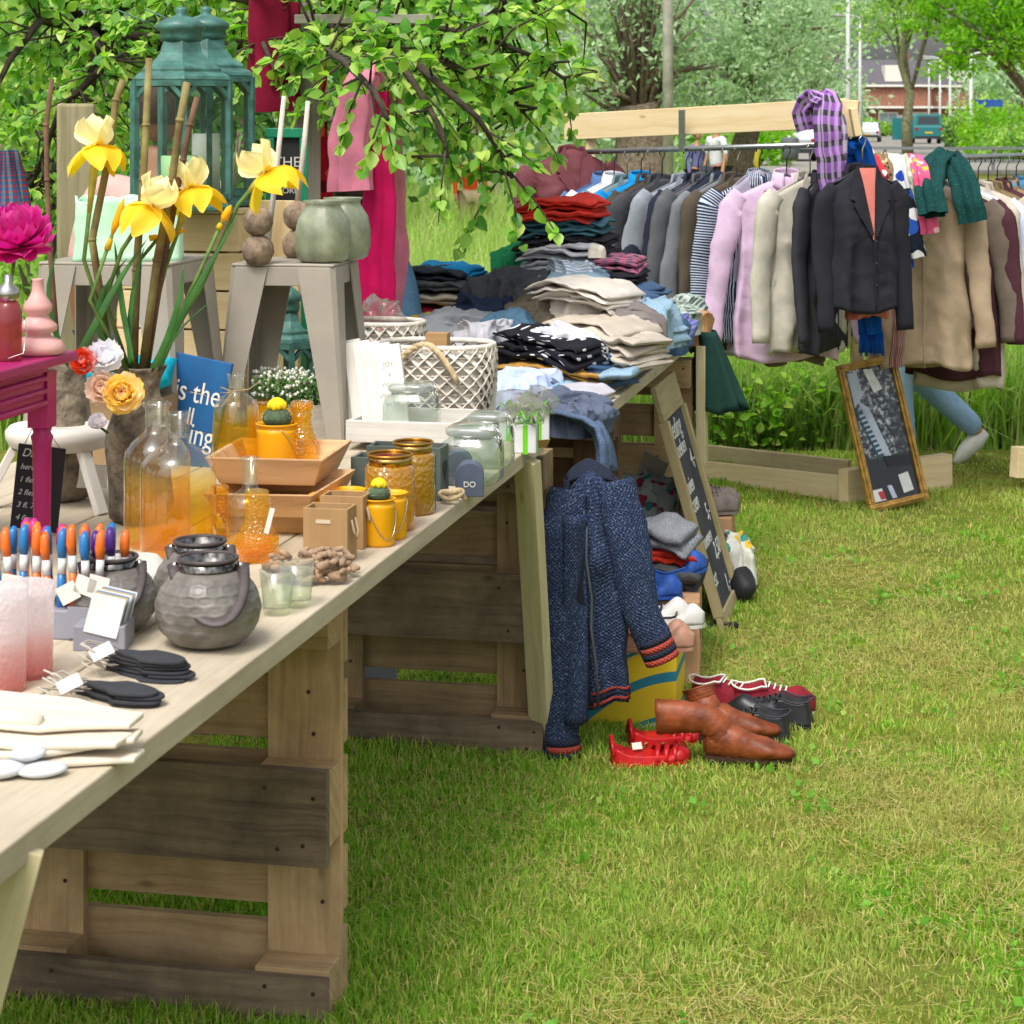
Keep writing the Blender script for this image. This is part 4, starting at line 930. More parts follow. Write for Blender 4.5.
def iris(label, px, py, sz, Y, stem, tilt):
    o = W(px, py, Y); t = thing('iris', label, 'flower', o, 0, 'yellow irises'); r = sz*S(Y); m = MB()
    Rm = Matrix.Rotation(tilt[0]+rnd.uniform(-.25, .35), 3, 'X') @ Matrix.Rotation(tilt[1]*2+rnd.uniform(-.3, .3), 3, 'Y') @ Matrix.Rotation(rnd.random()*1.0-1.2, 3, 'Z')
    for i in range(3):
        a = i*2.094+.3; d = Rm @ Vector((math.cos(a)*.75, math.sin(a)*.75, .75)); up = Rm @ Vector((-math.cos(a), -math.sin(a), .6)); petal(m, (0, 0, 0), d, up, r*1.1, r*1.5, .22, 0, .14, 9)
        a += 1.047; d = Rm @ Vector((math.cos(a), math.sin(a), -.1)); up = Rm @ Vector((0, 0, -1)); petal(m, (0, 0, 0), d, up, r*1.2, r*1.5, .55, 1, .11, 9)
        petal(m, (0, 0, .002), d, -up, r*.5, r*.3, .2, 1)
    m.build('bloom', IY, t)
    m = MB(); q = [W(a, b, Y+c)-o for a, b, c in stem]; m.tube([Vector((0, 0, 0))]+q, [.006]+[.0045]*len(q), 7); m.build('stem', STEM, t)
    m = MB(); m.tube([(0, 0, .004), Vector((0, 0, 0)).lerp(q[0], .25), Vector((0, 0, 0)).lerp(q[0], .6)], [.006, .0095, .005], 7); m.build('sheath', IB, t)
iris('cream and yellow iris highest at the left of the vase', 97, 145, 27, Yv-.03, [(84, 260, 0), (120, 370, .02)], (.1, .1))
iris('pale yellow iris drooping in the middle, before the green bag', 152, 205, 28, Yv-.05, [(122, 250, 0), (105, 300, .02), (130, 372, .05)], (.25, .2))
iris('yellow iris behind the thick cane, before the candle lantern', 192, 187, 27, Yv+.02, [(165, 270, .01), (140, 372, 0)], (.2, -.1))
iris('yellow iris leaning out right towards the green sign frame', 266, 172, 29, Yv-.02, [(238, 205, 0), (200, 290, 0), (150, 372, .02)], (.2, -.2))
def bud(label, px, py, px2, py2, Y, stem):
    o = W(px, py, Y); t = thing('iris_bud', label, 'flower', o, 0, 'iris buds'); e = W(px2, py2, Y)-o; m = MB()
    m.tube([(0, 0, 0), e*-.15, e*-.4], [.001, .006, .007], 8); m.tube([e*-.0, e*.3, e*.75, e], [.003, .0085, .007, .001], 9); m.build('bud', IY[1], t)
    m = MB(); q = [W(a, b, Y)-o for a, b in stem]; m.tube([Vector((0, 0, 0))]+q, .0042, 7); m.build('stem', STEM, t)
bud('closed yellow iris bud below the middle bloom', 112, 235, 124, 198, Yv-.06, [(90, 300), (128, 372)]); bud('closed yellow iris bud right, above the taupe stool', 222, 222, 231, 205, Yv-.03, [(196, 280), (150, 372)])
bud('slim open bud low behind the canes', 160, 236, 186, 230, Yv+.03, [(140, 260), (135, 372)])
def ileaf(label, pts, w_, Y):
    P_ = [W(a, b, Y+c) for a, b, c in pts]; o = P_[0].copy(); P_ = [p-o for p in P_]; m = MB(); n = len(P_)
    m.tube(P_, [w_*(.7+.3*math.sin(math.pi*min(1, i/(n-1)*1.1)))*(1-.93*(i/(n-1))**3) for i in range(n)], 6, flat=.16, up=(.15, 1, .1)); return tag(m.build('iris_leaf', IL, loc=o, sub=1), label, 'leaf', 'iris leaves in the vase')
ileaf('broad iris leaf arching up right across the taupe stool', [(158, 375, 0), (172, 330, -.02), (205, 275, -.03), (243, 205, -.03)], .011, Yv-.03)
ileaf('iris leaf upright beside the two mossy canes', [(150, 375, 0), (168, 340, -.02), (180, 300, -.03), (184, 262, -.03)], .010, Yv-.05)
ileaf('iris leaf leaning left from the vase past the first cane', [(126, 378, 0), (92, 330, -.01), (100, 290, -.02), (130, 255, -.02)], .010, Yv-.02)
ileaf('iris leaf curving up at the left, behind the pink vase', [(70, 372, 0), (50, 320, 0), (46, 285, 0), (59, 245, 0)], .0095, Yv-.05)
ileaf('iris leaf rising diagonally to the middle bloom', [(74, 362, 0), (98, 320, 0), (118, 280, .01), (150, 235, .01)], .011, Yv-.06)
ileaf('short dark iris leaf in front of the green bag', [(135, 372, 0), (122, 310, .01), (118, 270, .01), (114, 238, .01)], .0095, Yv-.05)
ileaf('iris leaf straight up between bag and stool', [(130, 372, 0), (128, 320, .01), (137, 270, .01), (145, 245, .01)], .0085, Yv-.04)
ileaf('thin grassy leaf at the right of the vase', [(155, 375, 0), (175, 335, 0), (190, 318, 0), (222, 292, 0)], .003, Yv-.05)
# ranunculus
def ranun(label, px, py, r_, Y, cols, tilt):
    o = W(px, py, Y); t = thing('ranunculus', label, 'flower', o, 0, 'ranunculus flowers before the stone vase'); r = r_*S(Y); m = MB()
    Rm = Matrix.Rotation(tilt, 3, 'X')
    bloom(m, (0, 0, 0), r, [(9, -.2, .95, 1.0, .4, 0), (9, .1, 1.0, 1.0, .55, 0), (9, .4, .95, .9, .65, 0), (9, .65, .85, .8, .7, 0), (8, .9, .72, .66, .7, 1), (7, 1.1, .6, .5, .6, 1), (6, 1.3, .5, .38, .5, 2)], tilt=Rm, col=[0, 1, 2])
    m.build('bloom', [petalm('ran_%s' % c, [c]) for c in cols], t)
    m = MB(); m.tube([(0, .004, 0), (.0, .03, -.012), (.004, .08, -.03)], .003, 6); m.build('stem', STEM, t)
ranun('yellow and peach ranunculus bloom in front of the stone vase', 125, 394, 20, Yv-.12, ['#fbe384', '#fac48c', '#f4a494'], R(75)); ranun('pale peach ranunculus left of the yellow one', 104, 390, 17, Yv-.11, ['#f6e2d2', '#f8d8bc', '#f0be98'], R(70))
ranun('white ranunculus bloom above the peach ones', 106, 360, 17, Yv-.10, ['#f4f4f8', '#f2f0f2', '#ece8e2'], R(50)); ranun('small coral bloom left of the white one', 84, 362, 13, Yv-.12, ['#ee6a4c', '#f48a68', '#e85c40'], R(70))
ranun('white bloom low beside the stool edge', 98, 424, 9, Yv-.14, ['#f0eef2', '#f0ece8', '#e8e2da'], R(40))

G = G0
# ================================================================ folded and heaped clothes
def fold_mesh(wd, dp, ht, n, seed, amp=.010, droop=.0, over=0.0):
    # n folded layers, front edge at -y; each layer a soft slab with a rounded fold; neighbours share a turn
    r = random.Random(seed); m = MB(); hs = [ht/n*r.uniform(.8, 1.2) for _ in range(n)]; k = ht/sum(hs); z = 0
    NU, NV = 26, 20
    for i, h in enumerate(hs):
        h *= k; ox, oy = r.uniform(-.02, .02)*wd*3, r.uniform(-.03, .02)*dp; wi, di = wd*r.uniform(.9, 1.0), dp*r.uniform(.88, 1.0); zc = z+h/2; ph = r.random()*9; th = h*.58
        def g(u, v):
            a = v*2*math.pi; ca, sa = math.cos(a), math.sin(a)
            e = abs(u*2-1); edge = (1-e**7)**.5 if e < 1 else 0
            y = math.copysign(abs(ca)**.38, ca)*di/2; zz = math.copysign(abs(sa)**.75, sa)*th
            x = (u-.5)*wi*1.0
            wr = MN.noise(Vector((x*9+ph, y*7, i*2.1+seed)))*amp*1.2+MN.noise(Vector((x*26+ph, y*9, seed*1.3+i)))*amp*.8+(1-abs(MN.noise(Vector((x*14+y*9, y*22-x*8, ph)))))**4*amp*.5
            fo = MN.noise(Vector((x*6, i*3.7+seed, ph)))*.022
            dr = -droop*max(0, e-.3)**2
            return Vector((x+ox, y*(1-.035*abs(math.sin(sa*7+i)))+oy+fo*(1.3 if ca < 0 else .4), zc+zz*(.5+.5*edge)+wr+dr))
        m.grid(NU, NV, g, 0, True, cv=True, us=wi, vs=2*di)
        b = len(m.v)-NU*NV
        m.f.append([b+j for j in range(NV)]); m.m.append(0); m.s.append(True); m.uv.append(None)
        m.f.append([b+(NU-1)*NV+j for j in range(NV)][::-1]); m.m.append(0); m.s.append(True); m.uv.append(None)
        z += h
    return m
def heap_mesh(wd, dp, ht, seed, amp=.035, sharp=4.0):
    # one crumpled garment: a creased dome that comes down to the table all round
    r = random.Random(seed); m = MB(); ang = r.random()*3; ca0, sa0 = math.cos(ang), math.sin(ang); o = Vector((seed*1.7, seed*.9, seed*2.3))
    def g(u, v):
        a = u*2*math.pi; q = v
        rim = 1+.16*MN.noise(Vector((math.cos(a)*1.6, math.sin(a)*1.6, seed*3.1)))+.08*MN.noise(Vector((math.cos(a)*5, math.sin(a)*5, seed)))
        c, s_ = math.cos(a), math.sin(a); pw = (abs(c)**3.2+abs(s_)**3.2)**(-1/3.2)
        rad = math.sin(q*math.pi/2)**.8*pw*rim; x, y = c*rad*wd/2, s_*rad*dp/2
        z = ht*math.cos(q*math.pi/2)**.42*(1+.22*MN.noise(Vector((x*5, y*5, seed))))
        p = Vector((x, y, z)); X, Y = ca0*x+sa0*y, -sa0*x+ca0*y
        rg_ = (1-abs(MN.noise(Vector((X*sharp, Y*sharp*2.6, z*2.5))+o)))**3
        rg2 = (1-abs(MN.noise(Vector((X*11, Y*19, z*6))+o)))**3
        k = min(1, math.cos(q*math.pi/2)*3+.25)
        n_ = Vector((x/wd, y/dp, .12+z*.6)).normalized()
        rg3 = (1-abs(MN.noise(Vector((X*24+Y*8, Y*46, z*9))+o)))**4
        return p+n_*((rg_-.55)*amp*1.25+(rg2-.5)*amp*.75+(rg3-.4)*amp*.22)*k
    m.grid(120, 46, g, 0, True, cu=True, us=wd*2, vs=dp)
    return m
def place(px0, py0, px1, py1, Y, rot=0, dp=.3):
    s = S(Y); wd = (px1-px0)*s; b = W((px0+px1)/2, py1, Y); ht = (py1-py0)*s
    return b, wd, ht
def folded(label, bbox, Y, m_, n=2, dp=.30, rot=None, amp=.013, cat='clothing', name='folded_garment', group='clothes heaped on the far table', droop=0.02, tilt=(0, 0), seed=None):
    b, wd, ht = place(*bbox, Y); rot = TA if rot is None else rot; seed = seed or int(bbox[0]*3+bbox[1])
    topv = dp*(EYE-b.z-ht)/Y*F/F*1.0; ht = max(.012, ht-topv*.55)
    n = max(n, min(9, int(round(ht/.017)))); m = fold_mesh(wd, dp, ht, n, seed, min(amp, ht/n*.8), droop)
    o = m.build(name, m_, loc=b+Vector((0, dp/2*math.cos(rot), 0)), rot=(tilt[0], tilt[1], rot))
    return tag(o, label, cat, group)
def heap(label, bbox, Y, m_, dp=.32, rot=None, amp=.035, cat='clothing', name='crumpled_garment', group='clothes heaped on the far table', z=None, sharp=4., seed=None):
    b, wd, ht = place(*bbox, Y); rot = TA if rot is None else rot
    ht = max(.02, ht-.6*dp/2*(EYE-b.z-ht)/Y)
    m = heap_mesh(wd, dp, ht, seed or int(bbox[0]+bbox[1]*2), amp, sharp); p = b+Vector((0, dp/2*.85, 0))
    o = m.build(name, m_, loc=p, rot=rot); return tag(o, label, cat, group)
CL = lambda n, h, **k: cloth('cloth_'+n, h, **k)
K = {'red': CL('red', '#c8352c'), 'teal': CL('teal', '#3d6472'), 'black': CL('black', '#26252a'), 'palegrey': CL('palegrey', '#b7b5bd'), 'palestripe': CL('palestripe', '#c3cad6', pat='stripe', col2='#8d9cb8', ps=34),
     'green': CL('green', '#2a8a5c'), 'denim': CL('denim', '#3f5878', pat='heather', col2='#5a769a', ps=30), 'light': CL('light', '#86a3b8', pat='heather', col2='#a3bccc', ps=30), 'dark': CL('dark', '#2f3440'),
     'charcoal': CL('charcoal', '#43434a'), 'beige': CL('beige', '#b9aea0'), 'cream': CL('cream', '#cfc6bd'), 'white': CL('white', '#d4d6df'), 'navy': CL('navy', '#232c45'), 'polka': CL('polka', '#1f1f26', pat='dots', col2='#dadada', ps=22),
     'mustard': CL('mustard', '#b58a44'), 'mauve': CL('mauve', '#79716f'), 'slate': CL('slate', '#5b6478'), 'sky': CL('sky', '#b8c6e4'), 'blue': CL('blue', '#1f86c4'), 'grey': CL('grey', '#83868c'), 'steel': CL('steel', '#46647c'),
     'olive': CL('olive', '#5a5346'), 'yellow': CL('yellow', '#d8b814'), 'crimson': CL('crimson', '#98203c'), 'plaidp': CL('plaidp', '#8a4660', pat='plaid', col2='#3c3a52', col3='#c48a9a', ps=22), 'plaidg': CL('plaidg', '#9aa79e', pat='plaid', col2='#4a5c58', col3='#c8cfc8', ps=24),
     'plaidv': CL('plaidv', '#5a649c', pat='plaid', col2='#2f3868', col3='#9a90b8', ps=26), 'jeans': CL('jeans', '#51627c', pat='heather', col2='#687c98', ps=30), 'darkgrey': CL('darkgrey', '#56585e'), 'tan': CL('tan', '#b98e62'), 'skyb': CL('skyb', '#88b0c8')}
# far left block
folded('bright blue shirt on top of the left back stack', (414, 264, 480, 281), 7.55, K['blue'], 2, .3, amp=.016)
folded('dark grey jacket under the bright blue shirt', (396, 268, 472, 281), 7.45, K['dark'], 2, .3, amp=.014)
folded('pair of grey jeans in the left back stack', (395, 279, 474, 293), 7.42, K['darkgrey'], 2, .3)
folded('beige jumper fold under the grey jeans', (396, 292, 470, 306), 7.40, K['beige'], 2, .3)
folded('crimson garment near the bottom of the left back stack', (394, 305, 448, 314), 7.38, K['crimson'], 1, .3)
folded('bright yellow garment peeking from the left back stack', (408, 311, 450, 320), 7.30, K['yellow'], 1, .25)
folded('dark base garment of the left back stack', (392, 313, 470, 338), 7.36, K['navy'], 3, .34)
heap('charcoal crumpled jacket between the left stack and the tall pile', (467, 275, 562, 330), 7.15, K['charcoal'], .36, amp=.05)
heap('navy crumpled top in front of the left stack', (440, 302, 520, 345), 6.95, K['navy'], .3)
heap('grey crumpled sweater behind the white baskets', (405, 316, 500, 362), 6.75, K['grey'], .34)
heap('steel-blue trousers heap beside the olive jacket', (482, 314, 535, 372), 6.65, K['steel'], .3, amp=.02)
heap('dark olive crumpled jacket beneath the cream shirt', (506, 303, 572, 352), 6.85, K['olive'], .34, amp=.045)
heap('green crumpled garment with blue at the back of the tall pile', (495, 246, 545, 285), 7.72, K['green'], .3)
folded('denim base under the green garment', (480, 274, 560, 345), 7.74, K['jeans'], 5, .3)
# tall pile
folded('dark base trousers under the tall pile', (520, 290, 625, 350), 7.55, K['jeans'], 5, .36)
folded('pale striped shirts layer in the tall pile', (521, 262, 611, 296), 7.45, K['palestripe'], 3, .36, amp=.02)
folded('pale grey crumpled shirts layer in the tall pile', (526, 243, 606, 272), 7.42, K['palegrey'], 2, .36, amp=.025)
folded('black folded jeans in the tall pile', (521, 232, 615, 256), 7.44, K['black'], 3, .36, amp=.014)
folded('teal folded jeans below the red fold', (521, 217, 613, 238), 7.44, K['teal'], 2, .36)
folded('red folded trousers on top of the tall pile', (519, 198, 607, 223), 7.42, K['red'], 2, .36, amp=.014)
m = MB(); m.tube([(0, -.012*math.cos(a), .018*math.sin(a)) for a in [k*.5 for k in range(13)]], .006, 7); 
heap('rolled beige belt lying on the black jeans', (588, 244, 606, 258), 7.20, K['cream'], .06, amp=.01)
# right column
folded('pink plaid shirt on top of the right column', (598, 256, 645, 272), 7.30, K['plaidp'], 2, .3, amp=.014)
folded('black trousers under the pink plaid shirt', (596, 268, 646, 285), 7.28, K['black'], 2, .3)
folded('dark denim jeans in the right column', (600, 281, 658, 304), 7.25, K['denim'], 2, .3, rot=TA-R(12), tilt=(0, R(8)))
folded('base denim of the right column', (590, 300, 662, 352), 7.35, K['jeans'], 4, .34)
heap('pale washed denim jeans sliding to the right', (575, 296, 680, 352), 6.95, K['light'], .42, rot=TA-R(18), amp=.035)
heap('blue denim bundle at the table edge', (640, 318, 690, 356), 7.35, K['denim'], .3, amp=.03)
heap('green and white checked shirt by the far table corner', (654, 300, 704, 336), 7.72, K['plaidg'], .32, amp=.045)
heap('purple-blue checked shirt by the far table corner', (655, 318, 694, 348), 7.55, K['plaidv'], .25, amp=.035)
# front mess
heap('cream shirt spread over the olive jacket', (540, 284, 640, 330), 6.90, K['cream'], .38, amp=.018, rot=TA-R(15))
heap('base of beige trousers in the middle of the table', (535, 314, 655, 372), 6.75, K['beige'], .40, amp=.018)
folded('beige folded trousers at the front of the heap', (582, 334, 662, 368), 6.52, K['beige'], 3, .3, rot=TA-R(20), amp=.02)
heap('white shirt with navy lining draped across the heap', (540, 330, 622, 382), 6.45, K['white'], .34, rot=TA-R(30), amp=.035)
folded('navy jeans under the white shirt', (560, 352, 622, 388), 6.42, K['denim'], 3, .3, rot=TA-R(24))
folded('polka dot black garment rolled at the front', (496, 334, 604, 362), 6.40, K['polka'], 2, .22, rot=TA-R(20), tilt=(0, R(9)), amp=.018)
folded('mustard trousers folded under the polka dot garment', (500, 362, 606, 378), 6.36, K['mustard'], 2, .28, tilt=(0, R(6)), amp=.012)
folded('mauve-grey trousers stack at the table edge', (502, 372, 616, 398), 6.36, K['mauve'], 3, .28, rot=TA-R(6), tilt=(0, R(4)))
folded('sky-blue cotton fold between the trousers', (540, 382, 578, 398), 6.22, K['skyb'], 2, .2)
folded('dark slate cardigan fold below the mauve trousers', (498, 376, 572, 402), 6.26, K['slate'], 2, .26, amp=.018, tilt=(0, R(5)))
folded('small navy socks fold beneath the heap', (600, 368, 640, 380), 6.35, K['light'], 1, .2)
heap('pale blue shirt spilling at the near corner', (494, 374, 552, 412), 6.15, K['sky'], .30, rot=TA-R(20), amp=.03)
folded('blue-grey jeans stack at the near end of the clothes table', (506, 392, 600, 428), 6.14, K['jeans'], 4, .30, rot=TA-R(8), tilt=(0, R(7)), amp=.016)
folded('darker slate trousers under the jeans stack', (512, 416, 600, 436), 6.12, K['slate'], 2, .30)
heap('taupe corduroy trousers slumped in the middle of the heap', (596, 306, 664, 348), 6.80, K['mauve'], .30, rot=TA+R(20), amp=.018)
folded('washed denim jeans folded behind the cream shirt', (545, 272, 612, 292), 7.15, K['light'], 2, .28, rot=TA-R(10))
heap('white and grey striped shirt slumped beside the tall pile', (548, 262, 608, 300), 7.25, K['palestripe'], .28, amp=.04)
folded('mid-blue jeans at the back of the cream shirt', (600, 292, 650, 312), 7.05, K['denim'], 2, .3, rot=TA-R(16), tilt=(0, R(8)))
heap('charcoal knit spilling between the polka dot garment and the olive jacket', (486, 338, 556, 378), 6.55, K['charcoal'], .28, amp=.045)
heap('slate blue cotton top crumpled at the table end', (538, 396, 606, 428), 6.05, K['slate'], .24, rot=TA-R(25), amp=.04)
folded('pale grey shirt folded above the blue-grey jeans stack', (548, 386, 606, 402), 6.16, K['palegrey'], 1, .24, rot=TA-R(15), tilt=(0, R(6)))
heap('slate grey jacket slumped over the near corner of the clothes table', (552, 404, 608, 438), 5.98, K['slate'], .2, rot=TA-R(20), amp=.045)
heap('grey marl jersey crumpled beside the steel-blue heap', (452, 322, 512, 366), 6.55, K['palegrey'], .26, amp=.045)
folded('cream linen shirt folded loosely on top of the cream heap', (542, 280, 634, 304), 6.82, K['cream'], 2, .36, rot=TA-R(14), amp=.016, droop=.06, tilt=(0, R(5)))
folded('beige trousers folded loosely over the middle of the heap', (556, 316, 652, 342), 6.62, K['beige'], 2, .34, rot=TA-R(22), amp=.016, droop=.06, tilt=(0, R(6)))
folded('taupe cotton trousers folded at the right of the heap', (600, 304, 662, 326), 6.86, K['mauve'], 2, .3, rot=TA+R(12), amp=.014, droop=.05, tilt=(0, R(8)))
folded('stonewashed jeans folded on the denim heap', (612, 318, 680, 342), 7.0, K['light'], 2, .3, rot=TA-R(20), tilt=(0, R(10)), droop=.04)
# jeans hanging over the near corner of table 2
m = MB()
PTS = [(506, 404, 6.2), (545, 406, 6.12), (580, 414, 6.02), (598, 424, 5.97), (604, 440, 5.95), (606, 466, 5.95)]
P_ = [W(*p) for p in PTS]; o_ = P_[2].copy()
def gj(u, v):
    f = u*(len(P_)-1); i = min(int(f), len(P_)-2); p = P_[i].lerp(P_[i+1], f-i)
    return p-o_+Vector((-.022, -.16*0+.0, .0))*0+Vector((.04*(v-.5)*u, (v-.5)*.30, .012*math.sin(v*9+u*3)+.010*MN.noise(Vector((u*7, v*4, 1))))) + Vector((.018*math.sin(v*14)*u, 0, -.03*v*u))
m.grid(30, 22, gj, us=.5, vs=.3); tag(m.build('hanging_jeans', K['jeans'], loc=o_, solid=.012), 'blue-grey jeans leg hanging over the near corner of the clothes table', 'clothing')
# tan mitten and dark green skirt at the far corner
heap('tan fleece bundle on the far table corner above the green skirt', (684, 308, 712, 346), 7.86, K['tan'], .12, amp=.02)
m = MB(); o_ = W(706, 330, 7.9); GS = CL('pine', '#22403a')
def gs(u, v):
    a = u*2*math.pi; L = .29*v; w_ = .035+.055*v**.8; f = 1+.22*math.sin(6*a+1)*v+.1*math.sin(11*a)*v
    low = .02*math.sin(3*a)*v
    return Vector((w_*f*math.cos(a)+.045*v, .06*f*math.sin(a)-.02, -L-low))
m.grid(70, 14, gs, cu=True, us=.6, vs=.3); tag(m.build('pleated_skirt', GS, loc=o_, solid=.003), 'dark green pleated skirt hanging from the far table corner', 'skirt')

# ================================================================ garments on hangers
def loft(m, pts, rad, n=14, mi=0, flat=.7, fold=0, seed=0, up=(0, 1, 0)):
    P_ = [Vector(p) for p in pts]; 
    # resample
    Q = []; RR = []
    for i in range(len(P_)-1):
        for q in range(9): Q.append(P_[i].lerp(P_[i+1], q/9)); RR.append(rad[i]+(rad[i+1]-rad[i])*q/9)
    Q.append(P_[-1]); RR.append(rad[-1]); b = len(m.v)
    m.tube(Q, RR, n, mi, True, flat=flat, up=up); k = len(Q)
    for i in range(b, len(m.v)):
        p = m.v[i]; k_ = (i-b)//n; ctr = Q[min(k_, k-1)]; rd = (p-ctr); w1 = (1-abs(MN.noise(Vector((p.x*9+p.z*7, p.y*9, p.z*15))+Vector((seed*3.3, 0, 0)))))**4-.35; w2 = (1-abs(MN.noise(Vector((p.x*20, p.y*20+p.z*10, p.z*30))+Vector((0, seed*2.1, 0)))))**4-.3
        m.v[i] = p+MN.noise_vector(Vector((p.x*5, p.y*5, p.z*7))+Vector((seed*3.3, 0, 0)))*.013+rd*(w1*.10+w2*.09)
def garment(label, cat, o, rz, m_, L=.68, Wd=.215, th=.055, slv=.60, collar='shirt', lap=None, inner=None, group='clothes on the rail', hook=True, seed=1, flare=1.06, cuff=None, sl_out=.05, sl_fwd=0.0, patch=None, slp=None, hem=None, name='hanging_garment', vneck=.22, nofront=False, cm=None, sr=.053, buttons=True):
    r = random.Random(seed); t = thing(name, label, cat, o, rz, group); m = MB(); NU, NV = 60, 36; ph = [r.random()*6 for _ in range(4)]
    def g(u, v):
        a = u*2*math.pi; ca, sa = math.cos(a), math.sin(a)
        wv = Wd*(1-.10*math.sin(math.pi*min(1, v*1.5))*1.0)*(1+(flare-1)*v)*(.93 if v > .05 else 1)
        d = .014+th*min(1, v*3.2)**.7; x = wv*math.copysign(abs(ca)**.85, ca); f = v**1.3*.016
        y = d*math.copysign(abs(sa)**.7, sa)+f*math.sin(5*a+ph[0]+v*1.5)+.6*f*math.sin(9*a+ph[1]-v*2)
        sh = -.10-.092*(abs(x)/Wd)**1.25
        z = sh*(1-v)+(-L+.012*math.sin(3*a+ph[2]))*v
        nn = MN.noise_vector(Vector((x*7+seed, y*7, z*8)))*.012*min(1, v*4)
        rid = (1-abs(MN.noise(Vector((x*16+z*5+seed*2, z*3.5-x*4, seed)))))**5-.3; rid2 = (1-abs(MN.noise(Vector((x*9-z*9, z*12+x*7, seed*1.9)))))**6-.2
        nn += Vector((0, math.copysign(1, sa)*(rid*.012+rid2*.008)*min(1, v*5)*abs(sa)**.3, 0))
        return Vector((x, y, z))+nn
    m.grid(NU, NV, g, 0, True, cu=True, us=Wd*4, vs=L)
    bd = m.build('body', m_, t, solid=.004)
    for q, hm in enumerate(hem or []):
        m = MB(); m.grid(NU, 3, lambda u, v: g(u, .93+.022*q+.012*v)*1.0+Vector((math.cos(u*6.2832)*.005, math.sin(u*6.2832)*.006, 0)), 0, True, cu=True); m.build('hem_stripe', hm, bd, solid=.004)
    for sg in (-1, 1):
        m = MB()
        if slp: pts = slp[0 if sg < 0 else 1]
        else: pts = [(sg*(Wd-.04), 0, -.178), (sg*(Wd+.006), 0, -.235), (sg*(Wd+.005+sl_out*.55), -.01*r.random()+sl_fwd*.3, -.17-slv*.5), (sg*(Wd+.0+sl_out), -.03+sl_fwd, -.17-slv)]
        loft(m, pts, [sr*.9, sr*1.1, sr*.95, sr*.78], 16, 0, .52, seed=seed+sg)
        s_ = m.build('sleeve', m_, t)
        if cuff:
            m = MB(); e = Vector(pts[-1]); p = Vector(pts[-2]); d = (e-p).normalized()
            for q, kk in enumerate(cuff):
                m.tube([e-d*(.07-.0175*q), e-d*(.07-.0175*(q+1)+.001)], [sr*.86, sr*.86], 16, mi=q, flat=.74, up=(0, 1, 0))
            m.build('cuff', cuff, s_)
        if patch and sg == patch[1]:
            m = MB(); q = Vector(pts[2]); m.ball((q.x-sg*.002, q.y, q.z+.03), (sr*.98, sr*.72*1.0, .085), 18, 12); m.build('elbow_patch', patch[0], s_)
    cmat = cm or m_
    m = MB()     # collar band
    rn = .052
    if collar == 'shirt':
        def gc(u, v):
            a = -math.pi/2+.25+u*(2*math.pi-.5); rr = rn*(1+.05*v); zz = -.125+.04*(1-v)*(1-.3*math.cos(a+math.pi/2)) if v < .5 else -.125+.02-.05*(v-.5)*2*(1+.5*math.cos(a+math.pi/2)**8)
            return Vector((rr*math.cos(a)*(1+.25*v), rr*math.sin(a)*.55*(1+.5*v), zz+.01))
        m.grid(30, 7, gc, us=.4, vs=.06); m.build('collar', cmat, t, solid=.004)
    elif collar == 'jacket':
        def gc(u, v):
            a = -math.pi*.1+u*(1.2*math.pi); rr = rn*(1.02+.18*v)
            return Vector((rr*math.cos(a)*1.15, rr*math.sin(a)*.6+.012, -.075-.045*v-.012*abs(math.cos(a))))
        m.grid(26, 6, gc, us=.3, vs=.06); m.build('collar', cmat, t, solid=.006)
    if lap is not None or inner is not None:
        vz = -.11-vneck; fy = -th*1.02-.016
        def fr(x, z): return -(.014+th*min(1, max(.02, (-z-.10-.075*abs(x)/Wd)/(L-.1))*3.2)**.7)-.012
        if inner is not None:
            m = MB(); m.add([(-.045, fr(.04, -.12)-.001, -.098), (.045, fr(.04, -.12)-.001, -.098), (.004, fr(0, vz)-.003, vz-.01), (-.004, fr(0, vz)-.003, vz-.01), (0, fr(0, -.2)-.006, -.17)], [(0, 3, 4), (3, 2, 4), (2, 1, 4), (1, 0, 4)], 0, True); m.build('inner_top', inner, t)
        if lap is not None:
            m = MB()
            for sg in (-1, 1):
                O = [(sg*.045, -.085), (sg*.066, -.12), (sg*.098, -.11-vneck*.42), (sg*.075, -.11-vneck*.46), (sg*.088, -.11-vneck*.52), (sg*.012, vz), (sg*.002, vz+.012), (sg*.030, -.16)]
                V = [(x, fr(x, z)-.007, z) for x, z in O]+[(x, fr(x, z)-.002, z) for x, z in O]; n = len(O)
                FS = [tuple(range(n)), tuple(range(2*n-1, n-1, -1))]+[(i, n+i, n+(i+1) % n, (i+1) % n) for i in range(n)]
                m.add(V, FS)
            m.build('lapel', lap, t)
        m = MB(); zs = [vz-(L+vz)*k/8 for k in range(9)]
        m.tube([(.004+.006*k/8, fr(0, z)-.004, z) for k, z in enumerate(zs)], .0035, 5); m.build('front_edge', lap or m_, t)
        if buttons:
            m = MB()
            for k in range(3): z = vz-.02-k*.09; m.ball((.012, fr(0, z)-.006, z), (.008, .004, .008), 8, 6)
            m.build('button', mat('button_dark', '#17171a', .4), t)
